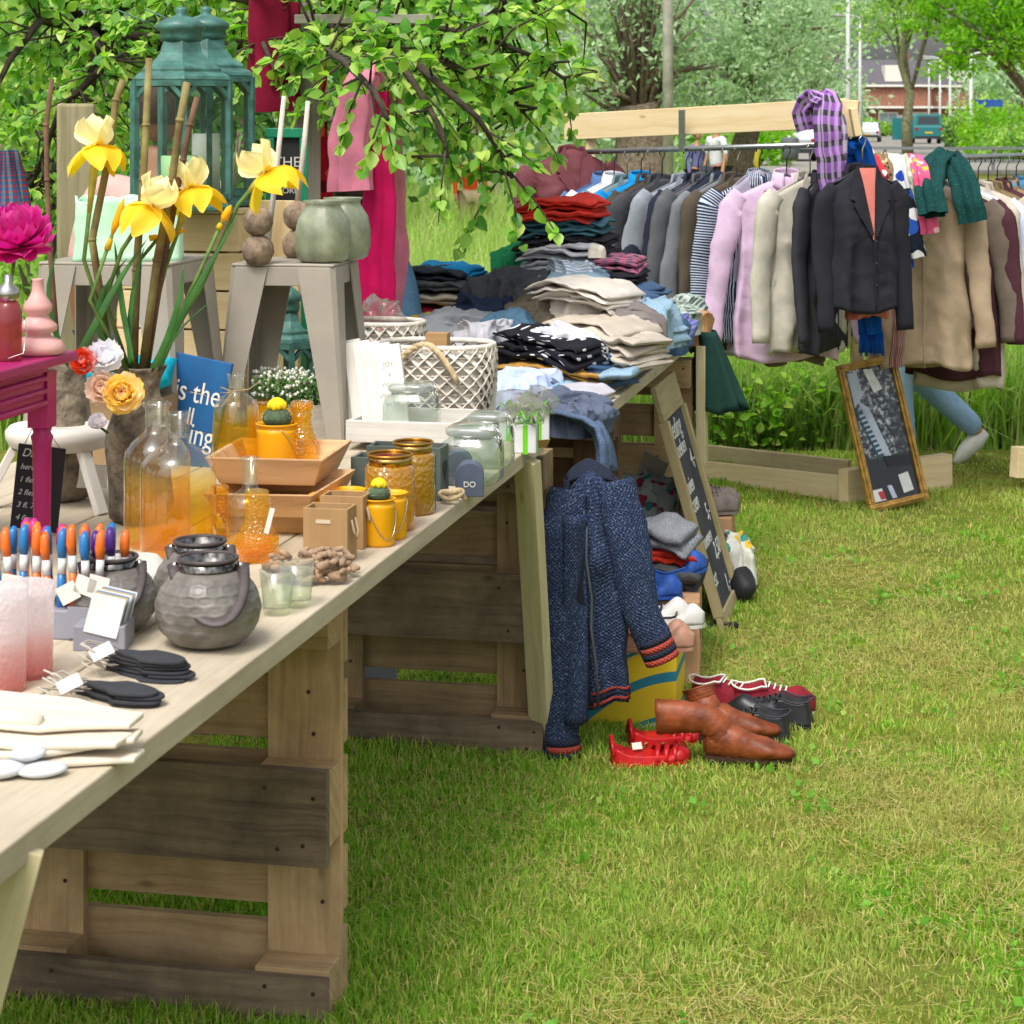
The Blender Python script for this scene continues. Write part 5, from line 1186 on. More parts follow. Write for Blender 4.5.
    if hook:
        hk = thing('clothes_hanger', None, 'hanger', o, rz, 'hangers on the rails'); hk['label'] = 'clothes hanger holding the '+' '.join(label.split()[:9])
        m = MB(); HM = mat('hanger_black', '#1d1d20', .4)
        m.tube([(-.012, 0, .006), (-.014, 0, .022), (0, 0, .036), (.016, 0, .026), (.016, 0, .006), (.002, 0, -.02), (0, 0, -.10)], .0028, 6); m.build('hook', METAL if r.random() < .3 else HM, hk)
        m = MB(); m.tube([(-.15, 0, -.165), (-.09, 0, -.14), (0, 0, -.10), (.09, 0, -.14), (.15, 0, -.165)], [.006, .011, .015, .011, .006], 8, flat=.8); m.build('arm', HM, hk)
    return t
# rail 1: far-left end to the near end, rail 2: recedes to the right
RA, RB = Vector((.338, 10.0, 1.538)), Vector((1.348, 8.9, 1.588)); RD = (RB-RA).normalized(); RZ1 = math.atan2(RD.x, -RD.y)
RC, RE = Vector((1.50, 9.05, 1.515)), Vector((2.95, 10.35, 1.53)); RD2 = (RE-RC).normalized()
# front of a garment is -y: facing +RD
rz1 = math.atan2(-.86, .51)+math.pi/2; rz2 = math.atan2(-.86, -.51)+math.pi/2
def on1(px): 
    # point of rail 1 seen at px
    a, b = (RA.x-(px-512)/F*RA.y), (RB.x-(px-512)/F*RB.y); return RA.lerp(RB, a/(a-b))
def on2(px):
    a, b = (RC.x-(px-512)/F*RC.y), (RE.x-(px-512)/F*RE.y); return RC.lerp(RE, a/(a-b))
J = {'burg': CL('burg', '#6a3a40', rough=.6), 'dgreen': CL('dgreen', '#3f443f'), 'mblue': CL('mblue', '#4f6f9c'), 'wht': CL('wht', '#d9dbe4'), 'tealg': CL('tealg', '#6d8288'), 'azure': CL('azure', '#1486cc'), 'dolive': CL('dolive', '#474238'),
     'char': CL('char', '#45464b'), 'lgrey': CL('lgrey', '#8e949e'), 'nvy': CL('nvy', '#272d3c'), 'mgrey': CL('mgrey', '#5c5e62'), 'g2': CL('g2', '#73777c'), 'bro': CL('bro', '#564d42'), 'stripe': CL('stripe', '#22304c', pat='stripeu', col2='#c4ccda', ps=85), 'pink': CL('pink', '#d0b4d0'),
     'crm': CL('crm', '#bdb8aa'), 'blk': CL('blk', '#34353b'), 'blazer': CL('blazer', '#2a2a31'), 'coral': CL('coral', '#d07a70'), 'tanc': CL('tanc', '#a8947c'), 'brc': CL('brc', '#6b6056'), 'pblue': CL('pblue', '#c4cbe2'), 'ol': CL('ol', '#7a6848'), 'cr2': CL('cr2', '#b9b0a0'), 'maroon': CL('maroon', '#4a2c34'), 'pais': CL('pais', '#8a7454', pat='floral', col2='#4a3a34', col3='#5a86a0', ps=42), 'lil': CL('lil', '#9d97a8'), 'blu2': CL('blu2', '#4a7a9a')}
spec1 = [(588, 'dgreen', 'dark green-grey jacket near the far end of the rail', .62, 'jacket'), (603, 'mblue', 'mid-blue shirt near the far end of the rail', .66, 'shirt'), (614, 'wht', 'white shirt beside the mid-blue shirt', .66, 'shirt'), (627, 'tealg', 'grey-teal jacket beside the white shirt', .64, 'jacket'),
         (641, 'azure', 'bright azure top showing between dark jackets', .68, 'shirt'), (650, 'dolive', 'dark olive jacket right of the azure top', .74, 'jacket'), (662, 'char', 'charcoal jacket behind the elbow-patch jacket', .72, 'jacket'), (686, 'lgrey', 'light grey jacket with a dark oval elbow patch', .80, 'jacket'),
         (698, 'nvy', 'navy jacket with zip behind the grey suit jacket', .82, 'jacket'), (706, 'mgrey', 'mid-grey suit jacket in the middle of the rail', .82, 'jacket'), (725, 'g2', 'pale grey suit jacket left of the brown one', .84, 'jacket'), (737, 'bro', 'brown-olive jacket left of the striped shirt', .84, 'jacket'),
         (759, 'stripe', 'navy and white striped shirt on the rail', .82, 'shirt'), (788, 'pink', 'lilac-pink shirt on the rail beside the striped one', .88, 'shirt'), (808, 'crm', 'cream linen jacket right of the pink shirt', .84, 'jacket'), (824, 'blk', 'black coat just left of the black blazer', .84, 'jacket')]
for i, (px, c, lb, L, co) in enumerate(spec1):
    garment(lb, 'jacket' if co == 'jacket' else 'shirt', on1(px)-Vector((0, 0, .03))+({'pink': Vector((-.02, -.10, 0)), 'crm': Vector((0, -.06, 0))}.get(c, Vector())), rz1+rnd.uniform(-.16, .12)+{'pink': -.4, 'crm': -.1, 'stripe': -.1, 'lgrey': -.2, 'blk': .55}.get(c, 0), J[c], L=L, Wd=.215+rnd.uniform(-.01, .012), slv=min(.62, L*.84)+rnd.uniform(-.02, .03), collar=co, lap=J[c] if co == 'jacket' else None, group='clothes on the left rail', seed=i+2, th=.032, sl_out=rnd.uniform(.05, .12),
            patch=(J['nvy'], -1) if c == 'lgrey' else None, buttons=(co == 'jacket'))
# longer garments under the shirts
for px, c, lb, L in ((757, 'lil', 'grey-lilac skirt hem hanging below the pink shirt', .90), (795, 'brc', 'taupe trousers hem hanging below the cream jacket', .93), (716, 'nvy', 'dark trousers hem hanging below the grey jackets', .9)):
    garment(lb, 'clothing', on1(px), rz1, J[c], L=L, Wd=.15, slv=.05, sr=.02, collar='none', group='long clothes on the left rail', seed=int(px), th=.04, hook=False, sl_out=0)
garment('burgundy leather jacket hung over the far end of the beam', 'jacket', W(572, 128, 9.95), rz1-.3, J['burg'], L=.62, Wd=.21, slv=.45, collar='jacket', lap=J['burg'], group=None, seed=40, th=.07, hook=False)
# front blazer on the post
garment('black fitted blazer with coral top hung on the rack post', 'blazer', W(862, 144, 8.66), R(24), J['blazer'], L=.68, Wd=.17, slv=.60, collar='jacket', lap=J['blazer'], inner=J['coral'], seed=50, th=.06, vneck=.27, sl_out=.02, flare=1.08, sr=.048, group=None)
garment('coral top hem showing below the black blazer', 'top', W(866, 146, 8.72), R(28), J['coral'], L=.71, Wd=.10, slv=.05, sr=.02, collar='none', seed=51, th=.03, hook=False, sl_out=0, group=None)
spec2 = [(953, 'maroon', 'dark maroon long coat behind the beige coat', 1.0, 'jacket'), (918, 'tanc', 'large beige coat with dark scarf at its collar', .93, 'jacket'), (946, 'brc', 'grey-brown jacket behind the beige coat', .78, 'jacket'), (958, 'cr2', 'long pale linen dress hem below the brown jacket', 1.06, 'shirt'), (966, 'pblue', 'pale blue shirt on the right rail', .74, 'shirt'),
         (978, 'cr2', 'cream knit right of the pale blue shirt', .80, 'jacket'), (988, 'ol', 'olive-brown jacket on the right rail', .86, 'jacket'), (997, 'maroon', 'maroon jacket on the right rail', .84, 'jacket'), (1006, 'pais', 'paisley patterned blouse on the right rail', .78, 'shirt'), (1016, 'blu2', 'blue denim shirt at the right edge', .76, 'shirt'), (1026, 'blk', 'black jacket at the right edge of the picture', .85, 'jacket'), (1040, 'char', 'dark jacket beyond the right edge of the rail', .85, 'jacket')]
for i, (px, c, lb, L, co) in enumerate(spec2):
    garment(lb, 'coat' if L > .95 else 'jacket' if co == 'jacket' else 'shirt', on2(px)-Vector((0, 0, .03))+(Vector((0, -.08, 0)) if c == 'tanc' else Vector()), rz2+rnd.uniform(-.1, .1)+(.35 if c == 'tanc' else .1), J[c], L=L-.05, Wd=.215, slv=.62, collar=co, lap=J[c] if co == 'jacket' else None, group='clothes on the right rail', seed=70+i, th=.05, sl_out=rnd.uniform(.04, .09), buttons=False)
# scarves on the rails
def scarf(label, pts, wd, m_, seed=0, th=.02, group=None, tassel=False):
    # strip hanging along pts (px, py, Y), gathered folds across its width
    P_ = [W(*p) for p in pts]; o = P_[0].copy(); n = len(P_); m = MB()
    def g(u, v):
        f = u*(n-1); i = min(int(f), n-2); p = P_[i].lerp(P_[i+1], f-i)-o; d = (P_[i+1]-P_[i]).normalized(); s_ = Vector((1, 0, 0))-d*d.x; s_ = s_.normalized() if s_.length > .2 else Vector((.6, .6, 0))
        b = d.cross(s_); ww = wd[0]+(wd[1]-wd[0])*u if isinstance(wd, tuple) else wd; a = v*2*math.pi
        k = 1+.22*math.sin(5*a+seed+u*2)
        return p+s_*(ww/2*math.cos(a)*k)+b*(th*math.sin(a)*k)+MN.noise_vector(p*14+Vector((seed, 0, 0)))*.010
    m.grid(26, 40, g, cv=True, us=.5, vs=.4)
    t = m.build('scarf', m_, loc=o)
    if tassel:
        mt = MB(); e = P_[-1]-o; ww = (wd[1] if isinstance(wd, tuple) else wd)
        for k in range(26):
            x = (k/25-.5)*ww; mt.tube([e+Vector((x, rnd.uniform(-.02, .01), .01)), e+Vector((x*1.15, rnd.uniform(-.02, .01), -.07-rnd.random()*.02))], .0035, 4)
        mt.build('fringe', m_, t)
    return tag(t, label, 'scarf', group)
PUR = cloth('scarf_purple', '#8a5aa6', pat='plaid', col2='#3f3a44', col3='#c8b8d4', ps=27); 
scarf('purple plaid fringed scarf knotted over the end of the beam', [(812, 128, 8.8), (806, 108, 8.78), (818, 96, 8.75), (830, 100, 8.7), (828, 130, 8.68), (832, 165, 8.7), (836, 205, 8.72)], (.11, .10), PUR, 3, .03)
scarf('dangling end of a second purple scarf beside the black coat', [(826, 110, 8.74), (838, 120, 8.7), (840, 150, 8.7), (836, 185, 8.7), (828, 212, 8.72)], (.06, .05), cloth('scarf_lilac', '#a79ab0', pat='plaid', col2='#5e5470', col3='#d8cfe0', ps=14), 6, .02)
BLS = cloth('scarf_blue', '#0e4fa8'); scarf('royal blue scarf over the rack post above the blazer', [(842, 172, 8.85), (845, 152, 8.83), (852, 142, 8.8), (862, 150, 8.82), (866, 176, 8.86)], .085, BLS, 8, .03)
scarf('royal blue scarf with fringe hanging below the blazer', [(869, 285, 8.84), (869, 310, 8.82), (871, 335, 8.82)], .09, BLS, 9, .02, tassel=True)
FL = [cloth('silk_red', '#c43a44', pat='floral', col2='#e8e0d8', col3='#7a1c30', ps=40), cloth('silk_brown', '#8a7658', pat='floral', col2='#3a3026', col3='#cdb890', ps=60), cloth('silk_white', '#c9cdd0', pat='floral', col2='#1d3f9a', col3='#23262e', ps=18), cloth('silk_green', '#a9b49a', pat='floral', col2='#5a6a58', col3='#d8d4c0', ps=30), cloth('silk_pink', '#e05c86', pat='floral', col2='#f0a848', col3='#f2c0cc', ps=34), cloth('silk_dark', '#1b2230', pat='floral', col2='#2c56b0', col3='#d8dade', ps=16)]
scarf('red and white silk scarf nearest the blazer collar', [(866, 170, 9.1), (872, 156, 9.08), (880, 172, 9.02), (886, 205, 9.0)], .05, FL[0], 11); scarf('brown leopard silk scarf on the right rail', [(876, 168, 9.12), (882, 154, 9.1), (889, 168, 9.04), (892, 215, 9.02)], .055, FL[1], 12)
scarf('white and blue silk scarf hanging to a point', [(888, 170, 9.12), (894, 155, 9.1), (901, 175, 9.02), (904, 220, 9.0), (908, 268, 9.0)], (.07, .055), FL[2], 13); scarf('pale green silk scarf on the right rail', [(898, 168, 9.15), (903, 155, 9.13), (909, 172, 9.06), (911, 210, 9.04)], .05, FL[3], 14)
scarf('dark silk scarf with blue blocks over the beige coat', [(902, 190, 9.0), (908, 215, 8.98), (914, 240, 8.98), (917, 256, 8.99)], (.06, .08), FL[5], 15)
scarf('pink floral scarf with a knot over the beige coat', [(908, 172, 9.16), (914, 156, 9.12), (921, 172, 9.0), (926, 205, 8.97), (930, 234, 8.97)], (.06, .07), FL[4], 16)
DGS = cloth('scarf_pine', '#123a38', pat='heather', col2='#1f5450', ps=16); scarf('dark green shawl draped over the right rail', [(934, 215, 8.9), (930, 190, 8.95), (934, 165, 9.2), (945, 155, 9.3), (960, 172, 9.2), (968, 200, 9.1), (972, 222, 9.1)], .11, DGS, 17, .035)
scarf('striped brown scarf tail hanging beside the blue fringe', [(898, 300, 9.1), (897, 340, 9.1), (896, 368, 9.1)], .05, cloth('scarf_wine', '#6a3a40', pat='stripe', col2='#a88a80', ps=60), 18)

# the knitted cardigan hanging between the tables
KN = cloth('navy_knit', '#2a3550', pat='heather', col2='#55647e', ps=22, knit=True, fuzz=.8); KC = cloth('coral_knit', '#a8483e', knit=True, fuzz=.8); KD = cloth('knit_dark', '#2b3040', knit=True)
o_ = W(591, 434, 5.66)
garment('chunky navy knitted zip cardigan with coral-striped cuffs', 'cardigan', o_, R(6), KN, L=.72, Wd=.096, th=.042, collar='none', lap=None, group=None, hook=False, seed=90, name='knitted_cardigan', flare=1.15, sr=.056,
        slp=([(-.06, -.04, -.14), (-.092, -.06, -.26), (-.095, -.07, -.52), (-.085, -.07, -.865)], [(.06, -.03, -.12), (.088, -.05, -.26), (.128, -.06, -.46), (.186, -.06, -.60)]), cuff=[KD, KC, KD, KC], hem=[KC, KD, KC])
card = bpy.data.objects['knitted_cardigan']
m = MB(); m.tube([(-.03, -.058, -.19), (-.024, -.085, -.24), (-.026, -.092, -.32), (-.012, -.097, -.42), (-.014, -.099, -.5), (.0, -.096, -.6), (.006, -.092, -.71)], .0042, 7)
zz_ = MB(); zz_.grid(5, 26, lambda u, v: Vector((-.052+.024*v+.03*(u-.5)*(.5+v)+.006*math.sin(v*13), -.074-.020*math.sin(3.1*min(1, v*1.4))-.004, -.22-.49*v))); zz_.build('opening_shade', mat('knit_shadow', '#141824', .95), card, solid=.004); m.build('zip', mat('zip_grey', '#565b64', .5, metal=.3), card)  # dark strip painted for the shade inside the open front
m = MB()
def gcol(u, v):
    a = math.pi*(-.15+1.3*u); return Vector((.075*math.cos(a)*(1-.1*v), .05*math.sin(a)-.02+.03*v, -.15+.05*v+.025*math.sin(math.pi*u)-.03*v*abs(math.cos(a))))
m.grid(24, 8, gcol, us=.3, vs=.1); m.build('collar', KD, card, solid=.012)
m = MB()
def gfl(u, v): return Vector((-.085+.06*u, -.085-.02*math.sin(3*u)-.012*math.sin(v*6+u*4), -.2-.55*v))
m.grid(10, 24, gfl, us=.1, vs=.6); m.build('open_front', KN, card, solid=.012)
# ================================================================ clothes racks
FP = wood('rack_pine', '#ead6ae', '#d3b582', .03, True, .75, .6); FP2 = wood('rack_pine_aged', '#cdbb92', '#ab9a70', .2)
GALV = mat('galvanised', '#a9adb0', .3, .1, 30, metal=.9)
t = thing('clothes_rack', 'pine clothes rack with wide top beam and galvanised rail', 'rack', (1.0, 9.4, 0))
def rel(v): return Vector(v)-t.location
def rb(n_, a, b, w_, h, m_, up=(0, 0, 1), bev=.003):
    m = MB(); m.beam(rel(a), rel(b), w_, h, up); return m.build(n_, m_, t, bevel=bev)
BA, BB_ = W(566, 127, 10.15), W(848, 113, 8.9)
rb('top_beam', BA, BB_, .03, .125, FP)
rb('end_post', W(842, 118, 8.92), W(864, 474, 9.48), .045, .095, FP, (0, 1, 0)); rb('end_post', W(852, 160, 9.0), W(884, 468, 9.75), .045, .09, FP, (0, 1, 0))
rb('beam_end_block', W(830, 117, 8.84), W(858, 119, 8.80), .04, .155, FP); rb('beam_end_block', W(852, 108, 8.78), W(857, 136, 8.78), .03, .10, FP, (0, 1, 0))
rb('end_post', W(592, 118, 10.1), W(575, 440, 10.0), .045, .09, FP, (0, 1, 0))
m = MB(); m.tube([rel(RA), rel(RB)], .0125, 12); m.build('rail', GALV, t)
for px, py in ((682, 122), (845, 122)):
    q = on1(px); m = MB(); m.box(rel(W(px, 131, q.y-.03)), (.034, .006, .19), R(-40)); m.build('rail_strap', GALV, t)
rb('base_board', W(690, 472, 9.95), G(846, 501)+Vector((0, 0, .05)), .03, .12, FP); rb('base_board', W(690, 456, 10.4), W(850, 474, 9.75), .03, .13, FP2)
a = W(806, 505, 9.2); rb('foot', G(846, 507)+Vector((0, .08, .07)), G(950, 490)+Vector((0, .05, .08)), .06, .16, FP);
t = thing('clothes_rack', 'second clothes rack, its grey rail receding at the right', 'rack', (2.2, 9.7, 0))
m = MB(); m.tube([rel(RC), rel(RE)], .0125, 12); m.build('rail', GALV, t)
rb('end_post', RE+Vector((0, 0, .18)), Vector((RE.x, RE.y, 0)), .045, .09, FP, (0, 1, 0)); rb('base_board', W(1014, 462, 9.5), W(1120, 462, 9.9), .05, .14, FP)
rb('top_beam', RC+Vector((.6, .5, .16)), RE+Vector((0, 0, .16)), .03, .1, FP) if False else None
rb('end_post', RC+Vector((.06, .12, .04)), Vector((RC.x+.17, RC.y+.6, 0)), .045, .09, FP, (0, 1, 0))
# gold framed mirror leaning against the rack: outer corners read off the picture
bl, br, tl = W(870, 513, 9.04), W(930, 495, 9.16), W(836, 366, 9.14)
ya = tl-bl; L = ya.length; ya.normalize(); xa = br-bl; xa = (xa-ya*xa.dot(ya)).normalized(); za = xa.cross(ya)
Mx = Matrix(((xa.x, ya.x, za.x, bl.x), (xa.y, ya.y, za.y, bl.y), (xa.z, ya.z, za.z, bl.z), (0, 0, 0, 1)))
t = thing('framed_mirror', 'tall gold-framed mirror leaning on the rack foot', 'mirror', (0, 0, 0)); t.matrix_world = Mx; fw = .032; wd = .298
GO = mat('gold_frame', '#b48c46', .42, .3, 30, .25, 80, metal=.3, col2='#86662c')
for c, d in (((wd/2, fw/2, 0), (wd, fw, .026)), ((wd/2, L-fw/2, 0), (wd, fw, .026)), ((fw/2, L/2, .0005), (fw, L-2*fw+.001, .026)), ((wd-fw/2, L/2, .0005), (fw, L-2*fw+.001, .026))):
    m = MB(); m.box(c, d); m.box((c[0], c[1], .016), (max(.01, d[0]-.018) if d[0] > d[1] else .012, max(.01, d[1]-.018) if d[1] > d[0] else .012, .012)); m.build('frame', GO, t, bevel=.004)
tm = NT('painted_reflection'); uv = tm.coord('Object'); sp = tm.n('SeparateXYZ'); tm.l(uv, sp.inputs[0])  # the mirror's reflection is painted: mottled darks and greys on the glass
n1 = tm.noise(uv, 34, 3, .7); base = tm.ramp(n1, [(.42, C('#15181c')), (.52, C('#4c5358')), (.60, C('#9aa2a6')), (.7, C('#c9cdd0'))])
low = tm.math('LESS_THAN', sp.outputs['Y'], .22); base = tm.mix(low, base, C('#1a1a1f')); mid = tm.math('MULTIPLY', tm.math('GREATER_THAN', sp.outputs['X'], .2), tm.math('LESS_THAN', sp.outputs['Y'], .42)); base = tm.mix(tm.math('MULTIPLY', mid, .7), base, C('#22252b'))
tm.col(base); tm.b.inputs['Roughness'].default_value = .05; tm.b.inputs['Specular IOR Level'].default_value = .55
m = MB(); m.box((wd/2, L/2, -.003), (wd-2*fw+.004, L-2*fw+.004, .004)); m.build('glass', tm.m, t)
PR = [mat('reflection_paint_pale', '#a9b3c4', .12), mat('reflection_paint_white', '#cfd2d0', .12), mat('reflection_paint_black', '#17181d', .1), mat('reflection_paint_red', '#b0333c', .15), mat('reflection_paint_teal', '#274a58', .12)]  # flat colours of the reflected shapes painted over the glass
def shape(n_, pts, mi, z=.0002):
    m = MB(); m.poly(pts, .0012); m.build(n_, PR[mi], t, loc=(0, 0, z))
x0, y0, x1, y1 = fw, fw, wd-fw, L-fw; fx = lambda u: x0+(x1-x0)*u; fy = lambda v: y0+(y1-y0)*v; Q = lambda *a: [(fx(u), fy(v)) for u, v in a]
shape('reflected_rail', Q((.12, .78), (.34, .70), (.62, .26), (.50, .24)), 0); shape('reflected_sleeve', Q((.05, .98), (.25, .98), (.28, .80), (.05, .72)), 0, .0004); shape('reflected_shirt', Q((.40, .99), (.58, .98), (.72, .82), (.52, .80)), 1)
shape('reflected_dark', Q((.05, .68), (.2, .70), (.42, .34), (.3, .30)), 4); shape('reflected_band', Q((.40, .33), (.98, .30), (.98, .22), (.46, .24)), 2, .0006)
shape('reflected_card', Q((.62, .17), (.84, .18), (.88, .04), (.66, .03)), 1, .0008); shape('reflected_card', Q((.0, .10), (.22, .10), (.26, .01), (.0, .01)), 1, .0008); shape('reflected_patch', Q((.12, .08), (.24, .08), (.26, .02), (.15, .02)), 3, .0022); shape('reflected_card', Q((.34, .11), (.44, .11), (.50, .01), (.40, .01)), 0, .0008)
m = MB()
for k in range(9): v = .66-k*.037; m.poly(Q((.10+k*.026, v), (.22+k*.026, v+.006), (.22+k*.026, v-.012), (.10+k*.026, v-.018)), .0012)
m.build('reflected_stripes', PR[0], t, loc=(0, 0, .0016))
# chalkboard leaning on the clothes table
s0, s1 = 1.467, 1.95; bl = T(.307, s0, 0); br = T(.307, s1, 0); tl = T(.075, s0, .80)
xa = (br-bl).normalized(); ya = tl-bl; L = ya.length; ya.normalize(); za = xa.cross(ya); wd = (br-bl).length
Mx = Matrix(((xa.x, ya.x, za.x, bl.x), (xa.y, ya.y, za.y, bl.y), (xa.z, ya.z, za.z, bl.z), (0, 0, 0, 1)))
t = thing('chalkboard', 'chalkboard price list in a raw wood frame leaning on the clothes table', 'chalkboard', (0, 0, 0)); t.matrix_world = Mx; fw = .034
FW = wood('board_frame', '#b3a47c', '#8f8258', .2, False)
for c, d in (((wd/2, .0225, 0), (wd, .045, .02)), ((wd/2, L-.06, 0), (wd, .12, .02)), ((fw/2, L/2-.0375, .001), (fw, L-.165, .034)), ((wd-fw/2, L/2-.0375, .001), (fw, L-.165, .034))):
    m = MB(); m.box(c, d); m.build('frame', FW, t, bevel=.003)
m = MB(); m.box((wd/2, L/2-.0375, -.004), (wd-2*fw+.01, L-.155, .008)); m.build('slate', mat('slate_board', '#3b3e44', .85, .35, 7, col2='#2b2d33'), t)
for k, (q, sz, al) in enumerate((('Kleding', .085, 'LEFT'), ('Broeken', .07, 'LEFT'), ('4,-', .075, 'RIGHT'), ('Truien', .07, 'LEFT'), ('Jassen', .075, 'LEFT'), ('5,-', .07, 'RIGHT'), ('Schoenen', .062, 'LEFT'), ('2,50', .07, 'RIGHT'), ('Rest', .07, 'LEFT'), ('1,-', .075, 'RIGHT'))):
    text(q, sz*1.15, CH, t, Matrix.Translation(((fw+.015) if al == 'LEFT' else wd-fw-.015, L-.20-k*.064, .0005)), ext=.0005, align=al, shear=.25)
# ================================================================ boxes and shoes under and beside the clothes table
CBD = mat('cardboard', '#b58e68', .85, .12, 6, .1, 60)
def carton(label, p, d, rot, m_=CBD, holes=0, name='cardboard_box', grp=None):
    t = thing(name, label, 'box', p, rot, grp); m = MB(); m.box((0, 0, d[2]/2), d); m.build('body', m_, t, bevel=.004)
    m = MB(); m.box((0, 0, d[2]+.001), (d[0]*.98, .004, .003)); m.build('flap_seam', mat('seam', '#8f6c4a', .9), t)
    for k in range(holes): m = MB(); m.ball((d[0]/2+.0005, -d[1]*.2+k*d[1]*.35, d[2]*.55), (.0015, .012, .03), 12, 8); m.build('hand_hole', mat('hole_black', '#241a12', .9), t)
    return t
Yb = 6.45; carton('plain cardboard box carrying jumpers and blue flats', T(.13, .98, 0), (.33, .40, .25), TA+R(6), holes=2)
carton('cardboard box at the far end carrying grey shoes', T(.12, 2.45, 0), (.24, .34, .22), TA+R(4)); carton('closed box under the table behind the purple bag', T(-.25, 1.75, 0), (.34, .3, .34), TA+R(10))
# yellow, blue and white fruit carton
ty = NT('fruit_carton'); uv = ty.coord('Object'); sp = ty.n('SeparateXYZ'); ty.l(uv, sp.inputs[0])
zz = ty.math('ADD', sp.outputs['Z'], ty.math('MULTIPLY', ty.math('MULTIPLY', ty.math('ADD', sp.outputs['X'], -.16), ty.math('ADD', sp.outputs['X'], -.16)), 1.6)); zz = ty.math('ADD', zz, ty.math('MULTIPLY', sp.outputs['X'], -.05))
rp = ty.ramp(ty.math('DIVIDE', zz, .25), [(0, C('#d8d8d0')), (.10, C('#1f7f94')), (.155, C('#dcc021')), (.52, C('#1f7f94')), (.63, C('#e4ca24')), (.92, C('#1f7f94')), (.96, C('#d4d4cc'))], True)
ty.col(rp); ty.b.inputs['Roughness'].default_value = .6
p = G(632, 728); t = thing('fruit_carton', 'yellow, blue and white printed fruit carton on the grass', 'box', (p.x, p.y+.12, 0), TA+R(2)); m = MB(); m.box((0, 0, .105), (.29, .25, .21)); m.build('body', ty.m, t, bevel=.004)
m = MB(); m.ball((-.085, -.1255, .085), (.035, .002, .022), 14, 8); m.build('hand_hole', mat('hole_black', '#241a12', .9), t)
m = MB(); m.box((.0, 0, .212), (.285, .245, .004)); m.build('lid_edge', mat('carton_white', '#cfcfc8', .7), t)
zt = .215; ct = Vector((p.x, p.y+.12, zt))
# shoes: an upper lofted along the foot, open at the ankle, on a sole
def shoe(label, p, rz, L, m_, style='flat', sole=None, trim=None, name='shoe', group=None, tilt=(0, 0), cat='shoe', hh=.05, lin=None, w=.085):
    t = thing(name, label, cat, p, (tilt[0], tilt[1], rz), group); sole = sole or mat('sole_dark', '#2a2522', .7); lin = lin or mat('shoe_lining', '#8a6a52', .8)
    def wx(u): return w/2*(.72+.28*math.sin(math.pi*(u*1.1+.05)) if u < .5 else .72+.28*math.sin(math.pi*(u*1.1+.05)))*(max(0, 1-((u-.86)/.14)**2)**.5 if u > .86 else 1)*(max(0, 1-((.07-u)/.07)**2)**.5 if u < .07 else 1)+.001
    n = 26; m = MB()
    out = [(L*(k/n), wx(k/n)*1.04) for k in range(n+1)]; m.poly([(x, -y) for x, y in out]+[(x, y) for x, y in out[::-1]], .012); m.build('sole', sole, t, bevel=.002)
    def top(u):
        if style == 'sandal': return .016+.016*math.exp(-((u-.88)/.10)**2)+.022*math.exp(-(u/.16)**2)
        if style in ('flat', 'sandal'): return .020+.035*math.exp(-((u-.86)/.13)**2)+.03*(1 if u < .12 else math.exp(-((u-.12)/.14)**2))
        if style == 'clog': return .02+.055*math.exp(-((u-.72)/.22)**2)+.05*math.exp(-((u)/.2)**2)
        return .03+hh*(1 if u < .35 else math.exp(-((u-.35)/.34)**2))*(1-.25*math.sin(math.pi*min(1, u/.35)))+.03*math.exp(-((u-.82)/.15)**2)
    def opening(u): return (u < .68) if style in ('flat', 'sandal') else u < .42
    m = MB(); V = []; NV = 13
    def g(u, v):
        x = L*(.012+.976*u); h = top(u); a = math.pi*(v) ; wy = wx(u)
        if opening(u):      # two walls with an open throat
            q = (v-.5)*2; y = math.copysign(1, q)*wy*(.96-.12*(1-abs(q))); z = .012+h*(1-abs(q))**.0*(1-abs(q)) if True else 0
            z = .011+h*min(1, (1-abs(q))*1.6)
            if style == 'sneaker': y *= 1-.22*(z-.011)/.06; x += .22*(z-.011)*max(0, 1-u/.2)
            if abs(q) < .38: z = .011+h*(.55+.45*1)*1.0*(abs(q)/.38)**.6*0+.013; y = q*wy*1.6
            return Vector((x, y, z))
        return Vector((x, -math.cos(a)*wy*.98, .011+h*math.sin(a)**.75))
    m.grid(44, 27, g); m.build('upper', [m_], t, solid=.004)
    m = MB(); m.poly([(x*.93+.006, -y*.8) for x, y in out[:19]]+[(x*.93+.006, y*.8) for x, y in out[:19][::-1]], .002); m.build('insole', lin, t, loc=(0, 0, .016))
    if trim is not None:
        m = MB(); rim = []
        us = [k/14*.66 for k in range(15)] if style == 'flat' else [k/14*.41 for k in range(15)]
        rim = [(L*(.012+.976*u), -wx(u)*.93, .013+top(u)) for u in us]+[(L*(.012+.976*u), wx(u)*.93, .013+top(u)) for u in us[::-1]]; m.tube(rim, .0032, 5, closed=True); m.build('trim', trim, t)
    if style == 'sneaker':
        m = MB()
        for k in range(4): u = .44+k*.065; z = .016+top(u); m.tube([(L*u, -.022, z-.006), (L*u+.006, 0, z+.003), (L*u, .022, z-.006)], .0028, 5)
        m.build('laces', trim or WHT, t)
    if style == 'sandal':
        m = MB()
        for u in (.55, .66, .77):
            m.tube([(L*u, -wx(u), .014), (L*u+.004, -wx(u)*.6, .04), (L*u+.01, 0, .047), (L*u+.004, wx(u)*.6, .04), (L*u, wx(u), .014)], .0075, 6, flat=.35)
        m.build('straps', m_, t); m = MB(); m.tube([(L*.03, -.03, .03), (L*.02, 0, .075), (L*.03, .03, .03)], .006, 6, flat=.4); m.build('ankle_strap', m_, t)
    return t
